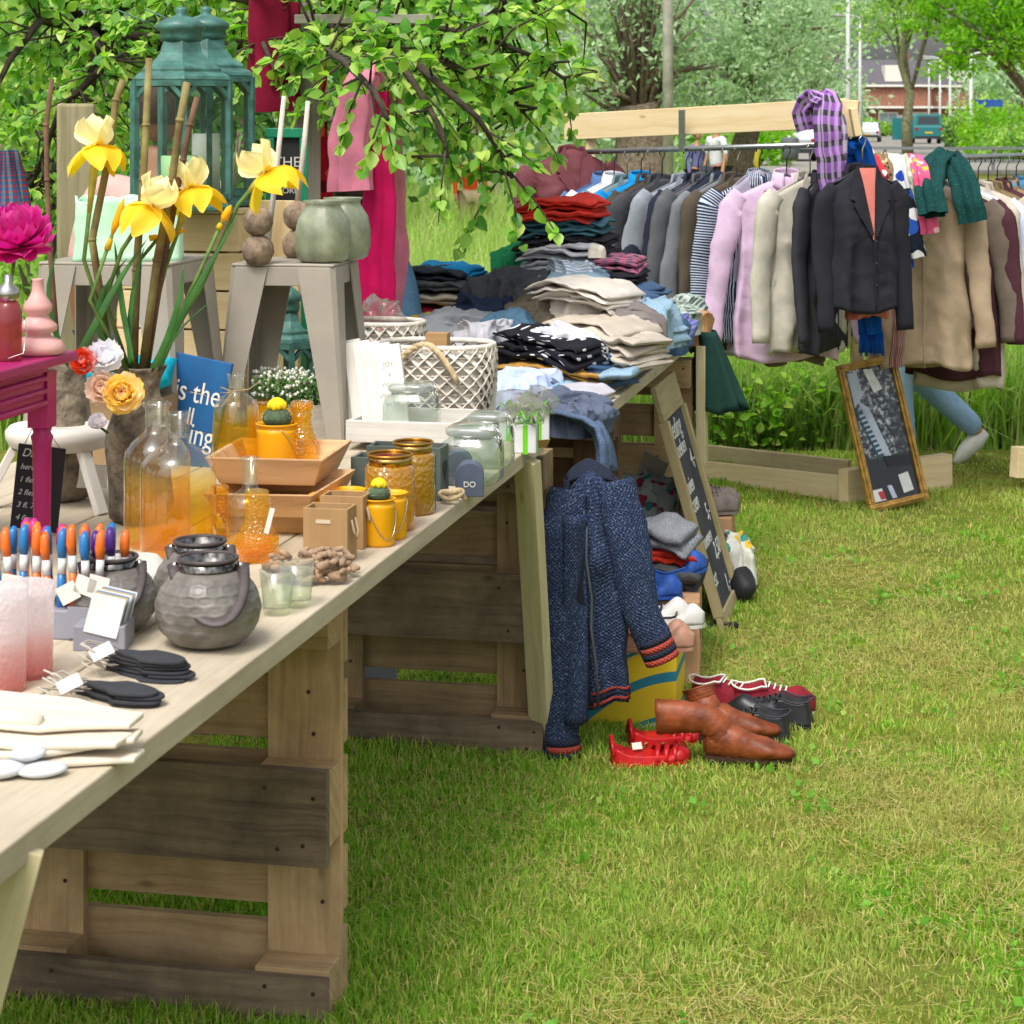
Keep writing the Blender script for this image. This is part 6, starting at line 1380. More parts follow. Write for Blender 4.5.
def boot(label, p, rz, L, m_, shaft, tilt=(0, 0), grp='brown ankle boots'):
    t = thing('ankle_boot', label, 'boot', p, (tilt[0], tilt[1], rz), grp); m = MB()
    # foot
    SEC = [(0, .046, .010, .022), (.012, .047, .026, .036), (.05, .052, .034, .044), (.09, .050, .034, .042), (.125, .040, .036, .032), (.165, .034, .040, .024), (.20, .030, .036, .018), (.225, .026, .024, .013), (.238, .022, .006, .005)]
    def gf(u, v):
        f = u*(len(SEC)-1); i = min(int(f), len(SEC)-2); q = f-i; x, zc, ry, rz_ = [a+(b-a)*q for a, b in zip(SEC[i], SEC[i+1])]; a = v*2*math.pi
        cr = (1-abs(MN.noise(Vector((x*60, a*1.2, L*9)))))**4*.004*(1 if .06 < x < .18 else .3)
        return Vector((x, -math.cos(a)*(ry+cr), max(.014, zc+math.sin(a)*(rz_+cr))))
    m.grid(44, 28, gf, cv=True)
    Q = [Vector(q) for q in shaft]; rr = [.040, .040, .037, .040, .045]; Q2 = []; R2 = []
    for i in range(len(Q)-1):
        for k in range(5): Q2.append(Q[i].lerp(Q[i+1], k/5)); R2.append(rr[i]+(rr[i+1]-rr[i])*k/5+.0018*math.sin((i*5+k)*2.7))
    Q2.append(Q[-1]); R2.append(rr[len(Q)-1]); m.tube(Q2, R2, 20, cap=False, flat=.8, up=(0, 1, 0)); m.noise(.004, 16, 3)
    m.build('upper', m_, t, solid=.004)
    m = MB(); n = 20; out = [(L*(k/n), .036*(1-.2*abs(k/n-.7))*(max(.05, 1-max(0, (k/n-.8)/.2)**2)**.5)) for k in range(n+1)]; m.poly([(x*.96+.004, -y*.9) for x, y in out]+[(x*.96+.004, y*.9) for x, y in out[::-1]], .010); m.build('sole', mat('sole_brown', '#3a2418', .7), t, loc=(0, 0, .006))
    m = MB(); m.box((.03, 0, -.0), (.05, .055, .022)); m.build('heel', mat('sole_dark', '#2a2522', .7), t)
    return t
BRN = mat('tan_leather', '#8a4420', .5, .3, 22, .5, 45, col2='#5f2c12', bd=.004)
boot('brown ankle boot standing nearer, its shaft folded down to the left', G(704, 764)+Vector((0, 0, .012)), R(-8), .235, BRN, [(.045, 0, .055), (.035, 0, .085), (.0, 0, .108), (-.06, 0, .112), (-.125, .0, .108)])
boot('brown ankle boot behind, standing upright and slouched', G(694, 742)+Vector((0, 0, .012)), R(-4), .235, BRN, [(.045, 0, .05), (.035, 0, .08), (.02, .01, .10), (.015, .015, .118), (.012, .02, .13)])
BLK = mat('black_leather', '#1d1e22', .4, .2, 30, .2, 90, spec=.5)
shoe('black lace-up shoe nearest the brown boots', G(792, 742), R(168), .25, BLK, 'sneaker', trim=mat('lace_black', '#303238', .7), hh=.042, group='black lace-up shoes', lin=BLK); shoe('black lace-up shoe behind its twin, heel to the right', G(815, 728), R(165), .25, BLK, 'sneaker', trim=mat('lace_black', '#303238', .7), hh=.042, group='black lace-up shoes', lin=BLK)
RSU = mat('red_suede', '#8a1226', .85, .25, 25, .3, 120); shoe('dark red canvas shoe beside the fruit carton', G(688, 706), R(-18), .245, RSU, 'sneaker', mat('rubber_white', '#c9c2b4', .6), WHT, hh=.045, group='dark red canvas shoes', lin=RSU); shoe('dark red canvas shoe behind the black pair', G(730, 712), R(-4), .245, RSU, 'sneaker', mat('rubber_white', '#c9c2b4', .6), WHT, hh=.042, group='dark red canvas shoes', lin=RSU)
RED = mat('red_plastic', '#c4141c', .4, .2, 30, .15, 60, spec=.45); shoe('shiny red sandal in front of its twin', G(610, 764), R(6), .215, RED, 'sandal', RED, group='shiny red sandals', lin=RED, hh=.05); shoe('shiny red sandal lying behind, beside the carton', G(628, 747), R(14), .215, RED, 'sandal', RED, group='shiny red sandals', lin=RED)
m = MB(); m.box((0, 0, 0), (.028, .018, .001)); tag(m.build('price_sticker', WHT, loc=G(636, 757)+Vector((0, -.045, .043)), rot=(R(60), 0, R(20))), 'small white price sticker on the front red sandal', 'sticker')
# shoes on the fruit carton
WS = mat('white_leather', '#d3d2cc', .4, .08, 20); TN = mat('tan_pink_leather', '#b98a72', .5, .15, 30)
shoe('pinkish tan flat with bow nearest on the fruit carton', ct+Vector((-.06, -.09, 0)), R(-4), .24, TN, 'flat', TN, mat('coral_trim', '#b8584a', .5), group='tan flats on the carton', lin=mat('lining_pale', '#cdb8a2', .8)); shoe('pinkish tan flat just behind its twin on the carton', ct+Vector((-.07, -.02, 0)), R(-2), .24, TN, 'flat', TN, mat('coral_trim', '#b8584a', .5), group='tan flats on the carton', lin=mat('lining_pale', '#cdb8a2', .8))
shoe('white flat with black stripe at the front of the carton pair', ct+Vector((-.02, .06, .03)), R(-8), .24, WS, 'flat', WS, BLK, group='white flats with black trim'); shoe('white flat with black stripe farther back on the carton', ct+Vector((-.06, .11, .035)), R(-6), .24, WS, 'flat', WS, BLK, group='white flats with black trim')
# pile on the plain box
pb = T(.13, .98, .255); BLU = mat('blue_suede', '#2450a0', .7, .2, 30, .2, 120)
shoe('cobalt blue flat shoe at the front corner of the plain box', pb+Vector((-.14, -.19, 0)), R(2), .235, BLU, 'flat', BLU, BLU, group='cobalt blue flats', lin=mat('lining_brown', '#6a3f30', .8)); shoe('cobalt blue flat shoe pointing right on the plain box', pb+Vector((-.04, -.12, .012)), R(22), .245, BLU, 'flat', BLU, BLU, group='cobalt blue flats', lin=mat('lining_brown', '#6a3f30', .8), tilt=(0, R(-10)))
shoe('dark navy shoe wedged below the blue flats', pb+Vector((-.10, -.24, -.055)), R(-12), .22, mat('navy_leather', '#1f2940', .5), 'flat', group=None)
m = MB(); m.grid(26, 14, lambda u, v: Vector((.055*(1-.1*v)*math.cos(u*6.283), .05*math.sin(u*6.283), .10*v+.02*math.cos(u*6.283)*v)), cu=True); m.noise(.006, 20, 2); tag(m.build('slipper_boot', mat('brown_suede', '#6a4a36', .85, .2, 30), loc=pb+Vector((-.15, -.10, .02)), rot=(R(50), 0, R(30)), solid=.006), 'brown suede slipper boot lying against the jumpers', 'boot')
DG = cloth('knit_dgrey', '#4c4e50', knit=True); 
def pile(label, z, ht, m_, n, seed, dx=0, wd=.30, rot=0):
    m = fold_mesh(wd, .26, ht, n, seed, .014, .04); tag(m.build('folded_jumper', m_, loc=pb+Vector((dx, .04, z)), rot=TA+rot), label, 'jumper', 'jumpers piled on the plain box')
pile('dark grey jumper at the bottom of the box pile', 0, .07, DG, 2, 3, .03); pile('red-orange knitted jumper in the box pile', .065, .055, cloth('knit_red', '#b8321f', knit=True, fuzz=.8), 2, 4, .01, .29, R(8)); pile('light grey jumper on top of the box pile', .115, .07, cloth('knit_grey', '#82858a', knit=True, pat='heather', col2='#9a9da2', ps=20), 2, 5, -.005, .30, R(-6))
# bags and oddments farther back
m = heap_mesh(.26, .26, .24, 71, .05, 5); tag(m.build('purple_bag', cloth('purple_nylon', '#3d1d72', rough=.5), loc=T(.02, 1.55, 0)), 'purple cloth bag under the clothes table behind the chalkboard', 'bag')
m = MB(); m.tube([(0, 0, .02), (.02, -.02, .09), (.06, -.03, .1), (.08, -.02, .01)], .006, 6); tag(m.build('bag_strap', mat('white_cord', '#cfc7ba', .9), loc=T(.04, 1.47, .22)), 'white cord handle lying on the purple bag', 'strap')
m = heap_mesh(.24, .2, .12, 77, .05, 6); tag(m.build('printed_cloth_heap', cloth('aqua_print', '#b9c4c2', pat='floral', col2='#3f9aa0', col3='#a83a50', ps=30), loc=T(-.02, 1.85, .30)), 'aqua and white printed cloth heaped above the purple bag', 'clothing')
m = MB(); m.box((0, 0, .11), (.012, .10, .22)); tag(m.build('ironing_panel', mat('panel_grey', '#cfcac0', .6), loc=T(-.05, 1.95, .30), rot=(R(24), R(-6), TA+R(70)), bevel=.003), 'pale grey panel leaning under the table above the purple bag', 'panel')
m = heap_mesh(.12, .2, .16, 81, .04, 7); tag(m.build('printed_bag', cloth('white_print', '#c9cabf', pat='floral', col2='#3f8a7a', col3='#d8b030', ps=24), loc=T(.30, 2.12, .03)), 'white printed bag right of the chalkboard', 'bag')
m = MB(); m.ball((0, 0, .05), (.05, .09, .06)); m.noise(.02, 14, 8); tag(m.build('black_bag', mat('black_bag', '#222226', .6), loc=T(.32, 1.95, 0)), 'small black bag low behind the chalkboard', 'bag')
GS_ = mat('grey_suede', '#7a706a', .85, .2, 30, .2, 100); b2 = T(.12, 2.45, .225)
shoe('grey suede shoe nearest on the far box', b2+Vector((-.10, -.13, 0)), R(4), .23, GS_, 'sneaker', GS_, GS_, group='grey suede shoes'); shoe('grey suede shoe farther back on the far box', b2+Vector((-.08, -.03, 0)), R(8), .23, GS_, 'sneaker', GS_, GS_, group='grey suede shoes')
m = MB(); m.beam((0, 0, .012), (.16, .04, .012), .03, .02); tag(m.build('black_bar', mat('black_bag', '#222226', .6), loc=G(690, 632)), 'black bar lying in the grass by the chalkboard foot', 'bar')
m = MB(); m.box((0, 0, .2), (.22, .16, .03)); m.box((0, 0, .1), (.2, .14, .17)); tag(m.build('storage_tub', mat('pale_tub', '#b4b9c4', .5, .05), loc=T(-.62, .35, 0), rot=.3, bevel=.004), 'pale storage tub glimpsed under the table through the pallet', 'tub')
# ================================================================ street, cars, houses, poles, people
CON = mat('concrete', '#b9b6ab', .85, .15, 6, .2, 30, col2='#9a978a'); PAL = mat('pole_paint', '#c3c7c2', .5, .05)
m = MB(); m.tube([(0, 0, 0), (0, 0, 4), (0, 0, 9)], [.082, .078, .07], 16); tag(m.build('concrete_pole', CON, loc=at(668, 31)), 'thick concrete pole rising behind the rack beam', 'pole')
def lamp(label, px, Y, h, side=1):
    t = thing('street_lamp', label, 'street lamp', at(px, Y), 0, 'slim street lamps'); m = MB(); m.tube([(0, 0, 0), (0, 0, h*.4), (0, 0, h)], [.11, .09, .06], 10); m.build('pole', PAL, t)
    m = MB(); m.tube([(0, 0, h-.02), (side*.5, 0, h+.08), (side*.9, 0, h+.1)], .04, 8); m.build('arm', PAL, t); m = MB(); m.ball((side*1.15, 0, h+.07), (.42, .16, .10)); m.build('lamp_head', mat('lamp_grey', '#9da19c', .5), t)
lamp('street lamp nearest the scarf-topped beam, taller of the pair', 848, 82, 8.2, 1); lamp('street lamp just right of the taller one', 860, 104, 6.7, -1)
lamp('distant street lamp behind the feathery willow', 766, 120, 11, 1); lamp('street lamp standing right of the road by the hedge', 971, 92, 4.5, 1); lamp('far street lamp left of the teal van', 797, 150, 9, 1); lamp('thin street lamp behind the parked van', 940, 150, 6, -1); lamp('thin street lamp farthest down the road', 929, 180, 6.5, 1); lamp('short lamp by the right hedge', 950, 120, 5, -1)
# brick houses
BRK = mat('brick', '#9a6a58', .9, .2, 3, .2, 20); RF = mat('roof_tile', '#5f5c62', .8, .15, 3); WIN = mat('window_glass', '#8fa3ac', .15, .1, spec=.6)
def house(label, px, Y, w_, hw, hr, d=8, wins=3):
    t = thing('brick_house', label, 'house', at(px, Y), 0, 'brick houses down the road'); m = MB(); m.box((0, d/2, hw/2), (w_, d, hw)); m.build('wall', BRK, t)
    m = MB(); x = w_/2+.3; V = [(-x, -.3, hw), (x, -.3, hw), (x, d+.3, hw), (-x, d+.3, hw), (-x, d/2, hw+hr), (x, d/2, hw+hr)]; m.add(V, [(0, 1, 5, 4), (2, 3, 4, 5), (0, 4, 3), (1, 2, 5), (3, 2, 1, 0)]); r_ = m.build('roof', RF, t)
    m = MB(); m.box((w_*.3, d*.6, hw+hr), (.7, .7, 1.2)); m.build('chimney', BRK, r_)
    m = MB(); m.box((0, -.35, hw-.05), (w_+.6, .12, .22)); m.build('gutter', WHT, t)
    for k in range(wins):
        for zz in (1.0, 3.7):
            x = (k-(wins-1)/2)*w_/wins
            if zz+1.3 > hw: continue
            m = MB(); m.box((x, -.03, zz+.6), (1.9, .12, 1.35)); f = m.build('window', WHT, t); m = MB(); m.box((x-.43, -.1, zz+.6), (.78, .04, 1.1)); m.box((x+.43, -.1, zz+.6), (.78, .04, 1.1)); m.build('pane', WIN, f)
    m = MB(); m.box((w_*.12, -.04, 1.0), (.95, .12, 2.0)); m.build('door', mat('door_white', '#cdd2d4', .5), t)
    m = MB(); m.box((0, -.5, 2.75), (w_, .9, .22)); m.build('canopy', WHT, t)
    dm = MB(); dm.box((w_*.1, 1.2, hw+hr*.45), (2.2, 2, 1.6)); f = dm.build('dormer', WHT, r_)
house('brick house with dormer straight down the road', 888, 205, 8.5, 4.9, 2.6, wins=3); house('brick house half hidden behind the street tree', 960, 208, 8.5, 4.9, 2.6); house('brick house left of the lamp posts', 812, 206, 7.5, 4.9, 2.6); house('pinkish brick house at the far right edge', 1030, 168, 6, 4.4, 2.0)
# cars
TYR = mat('tyre', '#1c1c1e', .85)
def car(label, px, Y, rot, L, w_, h, col, van=False, cat='car', door=False):
    t = thing('parked_van' if van else 'parked_car', label, cat, at(px, Y), rot, 'vehicles parked along the road'); pm_ = mat('paint_%s' % col, col, .3, .04, coat=.5, spec=.5)
    # profile along x (length), front at +x
    pr = [(-L/2, .35), (-L/2, h*.55), (-L/2+.05, h*.62), (-L/2+(.08 if van else .45), h), (L*.12 if not van else L*.28, h), (L*.28 if not van else L*.40, h*.62), (L/2-.1, h*.50), (L/2, h*.40), (L/2, .35)]
    m = MB(); n = len(pr); V = [(x, s_*w_/2*(.86 if z > h*.7 else 1), z) for s_ in (-1, 1) for x, z in pr]
    m.add(V, [tuple(range(n)), tuple(range(2*n-1, n-1, -1))]+[(i, n+i, n+(i+1) % n, (i+1) % n) for i in range(n)]); b = m.build('body', pm_, t, bevel=.06)
    dk = mat('car_glass', '#39444a', .1, .05, spec=.7)
    m = MB(); zt_ = h*.92; zb_ = h*.64
    m.add([(-L/2-.0+(.10 if van else .18), -w_*.38, zb_+.02), (-L/2+(.10 if van else .18), w_*.38, zb_+.02), (-L/2+(.09 if van else .42), w_*.34, zt_), (-L/2+(.09 if van else .42), -w_*.34, zt_)], [(3, 2, 1, 0)]); 
    for v in range(4): m.v[v] = m.v[v]+Vector((-.05, 0, 0))
    m.build('rear_window', dk, t)
    m = MB(); xf = L*.12 if not van else L*.28; xe = L*.28 if not van else L*.40
    m.add([(xe+.04, -w_*.4, zb_), (xe+.04, w_*.4, zb_), (xf+.07, w_*.36, zt_), (xf+.07, -w_*.36, zt_)], [(0, 1, 2, 3)]); m.build('windscreen', dk, t)
    for s_ in (-1, 1):
        m = MB(); y = s_*(w_/2+.005); m.add([(-L*.36, y, zb_+.02), (L*.2, y, zb_+.02), (L*.10, y*.9, zt_), (-L*.33, y*.9, zt_)], [(0, 1, 2, 3) if s_ < 0 else (3, 2, 1, 0)]); m.build('side_window', dk, t)
        for x in (-L*.31, L*.31):
            m = MB(); m.lathe([(.05, -.09), (.31, -.09), (.33, -.05), (.33, .05), (.31, .09), (.05, .09)], 20); wh = m.build('wheel', TYR, t, loc=(x, s_*(w_/2-.08), .33), rot=(R(90), 0, 0)); m = MB(); m.lathe([(0, -.1), (.2, -.1), (.2, .1), (0, .1)], 14); m.build('hubcap', METAL, wh)
        m = MB(); m.box((-L/2-.005, s_*w_*.42, h*.5), (.03, .16, .22)); m.build('tail_light', mat('tail_red', '#9a1a1a', .2), t); m = MB(); m.ball((L/2-.06, s_*w_*.38, h*.42), (.08, .15, .08), 10, 8); m.build('headlight', mat('lamp_clear', '#d4d8da', .1), t)
    m = MB(); m.box((-L/2-.01, 0, h*.38), (.02, .5, .11)); m.build('number_plate', mat('plate_yellow', '#d8b020', .4), t)
    m = MB(); m.box((-L/2-.02, 0, .42), (.1, w_*.96, .18)); m.build('bumper', mat('bumper_dark', '#2b2d2f', .6), t)
    if door: m = MB(); m.box((L*.12, w_/2+.42, h*.5), (.06, .9, h*.75)); m.build('open_door', pm_, t, rot=0)
    return t
car('teal van seen from behind with an open door at the far kerb', 921, 140, R(92), 4.4, 1.9, 1.95, '#1c6f70', True, 'van', True); car('silver car parked left of the lamp posts far down the road', 868, 150, R(78), 4.2, 1.75, 1.4, '#b4bac0'); car('pale estate car with red lights behind the rack beam', 792, 84, R(84), 4.4, 1.8, 1.55, '#a4a9ae')
t = thing('street_sign', 'blue street name sign on a thin post by the right hedge', 'sign', at(989, 100)); m = MB(); m.tube([(0, 0, 0), (0, 0, 2.6)], .03, 8); m.build('post', PAL, t); m = MB(); m.box((0, -.04, 2.4), (1.3, .03, .35)); m.build('plate', mat('sign_blue', '#2d5aa8', .5), t)
t = thing('guard_rail', 'low grey guard rail along the near edge of the road', 'railing', at(965, 66)); m = MB()
for z in (.35, .75): m.box((0, 0, z), (9, .06, .09))
m.build('rail', mat('rail_grey', '#7d8180', .6, .1), t)
for k in range(6): m = MB(); m.box((-4.2+k*1.7, .05, .4), (.09, .09, .8)); m.build('post', mat('rail_grey', '#7d8180', .6, .1), t)
m = MB(); m.tube([(0, 0, 0), (0, 0, 1.1)], .07, 10); tag(m.build('bollard', mat('bollard_yellow', '#d8c01e', .5), loc=at(757, 50)), 'yellow bollard behind the rack beam', 'bollard')
t = thing('litter_bin', 'grey post-mounted bin behind the rail hangers', 'bin', at(790, 60)); m = MB(); m.lathe([(.2, .5), (.24, .55), (.26, 1.1), (.2, 1.15)], 16); m.build('drum', mat('bin_grey', '#5a5f62', .6), t); m = MB(); m.tube([(0, .2, 0), (0, .2, 1.2)], .04, 8); m.build('post', PAL, t)
m = MB()
for k in range(14): m.beam((k*.14, 0, 0), (k*.14, 0, .95+.05*(k % 3)), .09, .02, (0, 1, 0))
for z in (.3, .75): m.beam((-.05, .03, z), (1.9, .03, z), .02, .08)
tag(m.build('picket_fence', wood('fence_grey', '#9a968c', '#77736a', .3), loc=at(462, 34), rot=.1), 'weathered paling fence at the far side of the meadow', 'fence')
# orange-flowered plants and leafy weeds behind the rack
def weeds(label, px, Y, n, h, leafc, seed, bloom=None, sz=.07, grp='broad-leaved weeds behind the rack'):
    rg = np.random.default_rng(seed); t = thing('weed_clump', label, 'plant', at(px, Y), 0, grp); m = MB(); P_ = []
    for k in range(n):
        a, r_ = rg.random()*6.28, .35*rg.random()**.5; b = Vector((r_*math.cos(a), r_*math.sin(a)*.6, 0)); e = b*1.3+Vector((rg.normal()*.05, rg.normal()*.05, h*(.6+.5*rg.random()))); m.tube([b, (b+e)/2+Vector((.01, 0, 0)), e], [.005, .004, .002], 5)
        for q in range(9): P_.append(tuple(b.lerp(e, .15+.85*q/8)+Vector((rg.normal()*.03, rg.normal()*.03, 0))))
        if bloom is not None: m.ball(e, .018, 6, 5, mi=1)
    m.build('stem', [STEM, bloom or STEM], t); P_ = np.array(P_); d = rg.normal(size=P_.shape); d[:, 2] = np.abs(d[:, 2])*.3+.1; V, Fc = leaves_full(P_, d, sz, rg); npmesh('foliage', V, Fc, leafc, t)
WL = leafmat('weed_leaf', ['#6aa52a', '#86bd34', '#9acb48', '#b4d05c'], .5, .5); WL2 = leafmat('nettle_leaf', ['#5a8a30', '#6f9c3a', '#84ac48'], .55, .5)
for i, (px, Y, h, l, lb) in enumerate([(725, 10.7, .42, WL, 'bright leafy weeds right of the dark green skirt'), (755, 10.8, .40, WL, 'bright broad-leaved weeds behind the base board'), (790, 10.9, .36, WL2, 'nettles behind the middle of the base board'), (745, 11.6, .5, WL, 'yellow-green weeds farther behind the base board')]):
    weeds(lb, px, Y, 30, h, l, 200+i, sz=.055)
# ---- people
SKIN = mat('skin', '#b98566', .55, .06, 20); SKD = mat('skin_tan', '#9a6a50', .55, .06, 20)
def person(label, loc, rz, clothes, hair='#5a5048', scale=1.0, pose=None, skin=SKIN, shoes='#c9c6c0', longpants=True):
    t = thing('person', label, 'person', loc, rz); t.scale = (scale,)*3
    J = dict(pelvis=(0, 0, .93), waist=(0, 0, 1.06), chest=(0, 0, 1.28), neck=(0, 0, 1.47), head0=(0, -.01, 1.54), lsh=(.18, 0, 1.41), lel=(.25, .02, 1.13), lwr=(.26, -.06, .89), lha=(.26, -.08, .80), rsh=(-.18, 0, 1.41), rel=(-.25, .02, 1.13), rwr=(-.26, -.06, .89), rha=(-.26, -.08, .80),
             lhip=(.09, 0, .88), lkn=(.10, -.02, .49), lan=(.10, .02, .09), lto=(.11, -.14, .035), rhip=(-.09, 0, .88), rkn=(-.10, -.02, .49), ran=(-.10, .02, .09), rto=(-.11, -.14, .035)); J.update(pose or {})
    RD_ = dict(pelvis=.125, waist=.115, chest=.13, neck=.052, head0=.05, lsh=.062, lel=.042, lwr=.03, lha=.03, rsh=.062, rel=.042, rwr=.03, rha=.03, lhip=.088, lkn=.055, lan=.042, lto=.034, rhip=.088, rkn=.055, ran=.042, rto=.034)
    E = [('pelvis', 'waist'), ('waist', 'chest'), ('chest', 'neck'), ('neck', 'head0'), ('chest', 'lsh'), ('lsh', 'lel'), ('lel', 'lwr'), ('lwr', 'lha'), ('chest', 'rsh'), ('rsh', 'rel'), ('rel', 'rwr'), ('rwr', 'rha'), ('pelvis', 'lhip'), ('lhip', 'lkn'), ('lkn', 'lan'), ('lan', 'lto'), ('pelvis', 'rhip'), ('rhip', 'rkn'), ('rkn', 'ran'), ('ran', 'rto')]
    def skinmesh(name, keys, k, mt, lv=2):
        ks = [q for q in J if q in keys]; me = bpy.data.meshes.new(name); me.from_pydata([J[q] for q in ks], [(ks.index(a), ks.index(b)) for a, b in E if a in keys and b in keys], []); me.materials.append(mt)
        o = bpy.data.objects.new(name, me); COL.objects.link(o); o.parent = t; sm = o.modifiers.new('k', 'SKIN'); sm.use_smooth_shade = True
        for i, q in enumerate(ks):
            v = me.skin_vertices[0].data[i]; r_ = RD_[q]*k; v.radius = (r_, r_*(.72 if q in ('pelvis', 'waist', 'chest') else 1))
            v.use_root = (i == 0)
        ss = o.modifiers.new('s', 'SUBSURF'); ss.levels = lv; ss.render_levels = lv; return o
    skinmesh('body', set(J), 1.0, skin)
    skinmesh('top', {'pelvis', 'waist', 'chest', 'lsh', 'lel', 'rsh', 'rel'} | ({'lwr', 'rwr'} if clothes.get('long') else set()), 1.16, clothes['top'])
    skinmesh('trousers', {'pelvis', 'lhip', 'lkn', 'lan', 'rhip', 'rkn', 'ran'}, 1.5, clothes['legs'])
    SH = mat('shoe_%s' % shoes, shoes, .5)
    for a, b in (('lan', 'lto'), ('ran', 'rto')):
        A, B = Vector(J[a]), Vector(J[b]); d = (B-A); m = MB(); m.tube([A-d*.25+Vector((0, 0, -.03)), A+d*.2+Vector((0, 0, -.02)), A+d*.8, B+d*.35], [.042, .058, .052, .03], 12, flat=.8); m.build('shoe', SH, t)
    H = Vector(J['head0'])+Vector((0, -.012, .115)); m = MB()
    m.ball(H, (.076, .095, .118), 26, 18, fn=lambda d: 1-.10*max(0, -d.z)*(1 if d.y > 0 else .3)+(.10*math.exp(-((d.x)**2*60+(d.z+.05)**2*30)) if d.y < -.6 else 0)); hd = m.build('head', skin, t)
    m = MB()
    for sx in (-1, 1): m.ball(H+Vector((sx*.077, .01, 0)), (.012, .022, .032), 8, 6)
    m.build('ear', skin, hd)
    for sx in (-1, 1): m = MB(); m.ball(H+Vector((sx*.03, -.083, .012)), .011, 8, 6); m.build('eye', mat('eye_dark', '#2a2220', .3), hd)
    m = MB(); m.ball(H+Vector((0, -.088, -.045)), (.024, .008, .006), 8, 6); m.build('mouth', mat('lip', '#9a5a50', .5), hd)
    m = MB(); m.ball(H+Vector((0, .014, .02)), (.086, .10, .115), 24, 16, fn=lambda d: 1.0 if (d.y > -.45 or d.z > .55) and d.z > -.75 else .82); m.noise(.006, 30, 2); m.build('hair', mat('hair_%s' % hair, hair, .7, .3, 60, .4, 200), t)
    # hands: palm with five fingers
    for a, b in (('lwr', 'lha'), ('rwr', 'rha')):
        A, B = Vector(J[a]), Vector(J[b]); d = (B-A).normalized(); sx = 1 if a[0] == 'l' else -1; side = d.cross(Vector((sx, 0, 0))).normalized(); m = MB(); m.tube([A, A+d*.05, A+d*.095], [.026, .036, .034], 10, flat=.45, up=(1, 0, 0))
        for k in range(4): o_ = A+d*.09+side*(k-1.5)*.018; L_ = [.065, .075, .07, .055][k]; m.tube([o_-d*.01, o_+d*L_*.5, o_+d*L_+Vector((-sx*.02, 0, 0))], [.0095, .0088, .006], 7)
        o_ = A+d*.03+side*-.032; m.tube([o_, o_+d*.03-side*.02, o_+d*.06-side*.026], [.011, .010, .007], 7); m.build('hand', skin, t)
    return t
DN = cloth('cloth_jeanp', '#8aaccc', pat='heather', col2='#a4c0d8', ps=26)
person('person walking behind the coats in light blue jeans and white shoes', (1.885, 10.2, 0), R(-78), dict(top=cloth('top_tan', '#8a7a68'), legs=DN, long=True), scale=.93,
       pose=dict(chest=(0, -.12, 1.25), neck=(0, -.22, 1.40), head0=(0, -.27, 1.43), lsh=(.18, -.14, 1.36), rsh=(-.18, -.14, 1.36), lel=(.25, -.12, 1.08), rel=(-.25, -.12, 1.08), lwr=(.26, -.30, .95), rwr=(-.26, -.30, .95), lha=(.26, -.38, .95), rha=(-.26, -.38, .95), lkn=(.10, -.06, .48), lan=(.10, -.01, .09), lto=(.10, -.16, .035), rkn=(-.10, .10, .50), ran=(-.10, .49, .16), rto=(-.10, .39, .035)), shoes='#d4d2c8')
person('person in a pale pink top behind the left metal stool, seen from behind', (Vector(((157-512)/F*6.9, 6.9, 0))), R(170), dict(top=cloth('top_rose', '#c9a49c'), legs=cloth('leg_dark', '#3a3c46'), long=False), hair='#4a3428', scale=1.05, skin=SKD)
person('grey-haired man in a white shirt far behind the rail', at(716, 33), R(-60), dict(top=cloth('top_white', '#d4d6da'), legs=cloth('leg_dark', '#3a3c46'), long=False), hair='#9a948c', scale=.98)
person('person in a mauve-blue jacket beside the concrete pole', at(697, 36), R(40), dict(top=cloth('top_mauve', '#6d6fa0'), legs=cloth('leg_dark', '#3a3c46'), long=True), hair='#7a6a58', scale=.86)
person('child in an orange top at the far edge of the meadow', at(470, 27), R(20), dict(top=cloth('top_orange', '#d8531c'), legs=cloth('leg_tan', '#b8a284'), long=True), hair='#c8502a', scale=.80)
person('person in a denim jacket behind the pink scarves', Vector(((354-512)/F*7.4, 7.4, 0)), R(172), dict(top=cloth('top_denim', '#5f8ab0', pat='heather', col2='#7fa4c4', ps=26), legs=cloth('leg_dark', '#3a3c46'), long=True), hair='#4a3a2c', scale=.86)
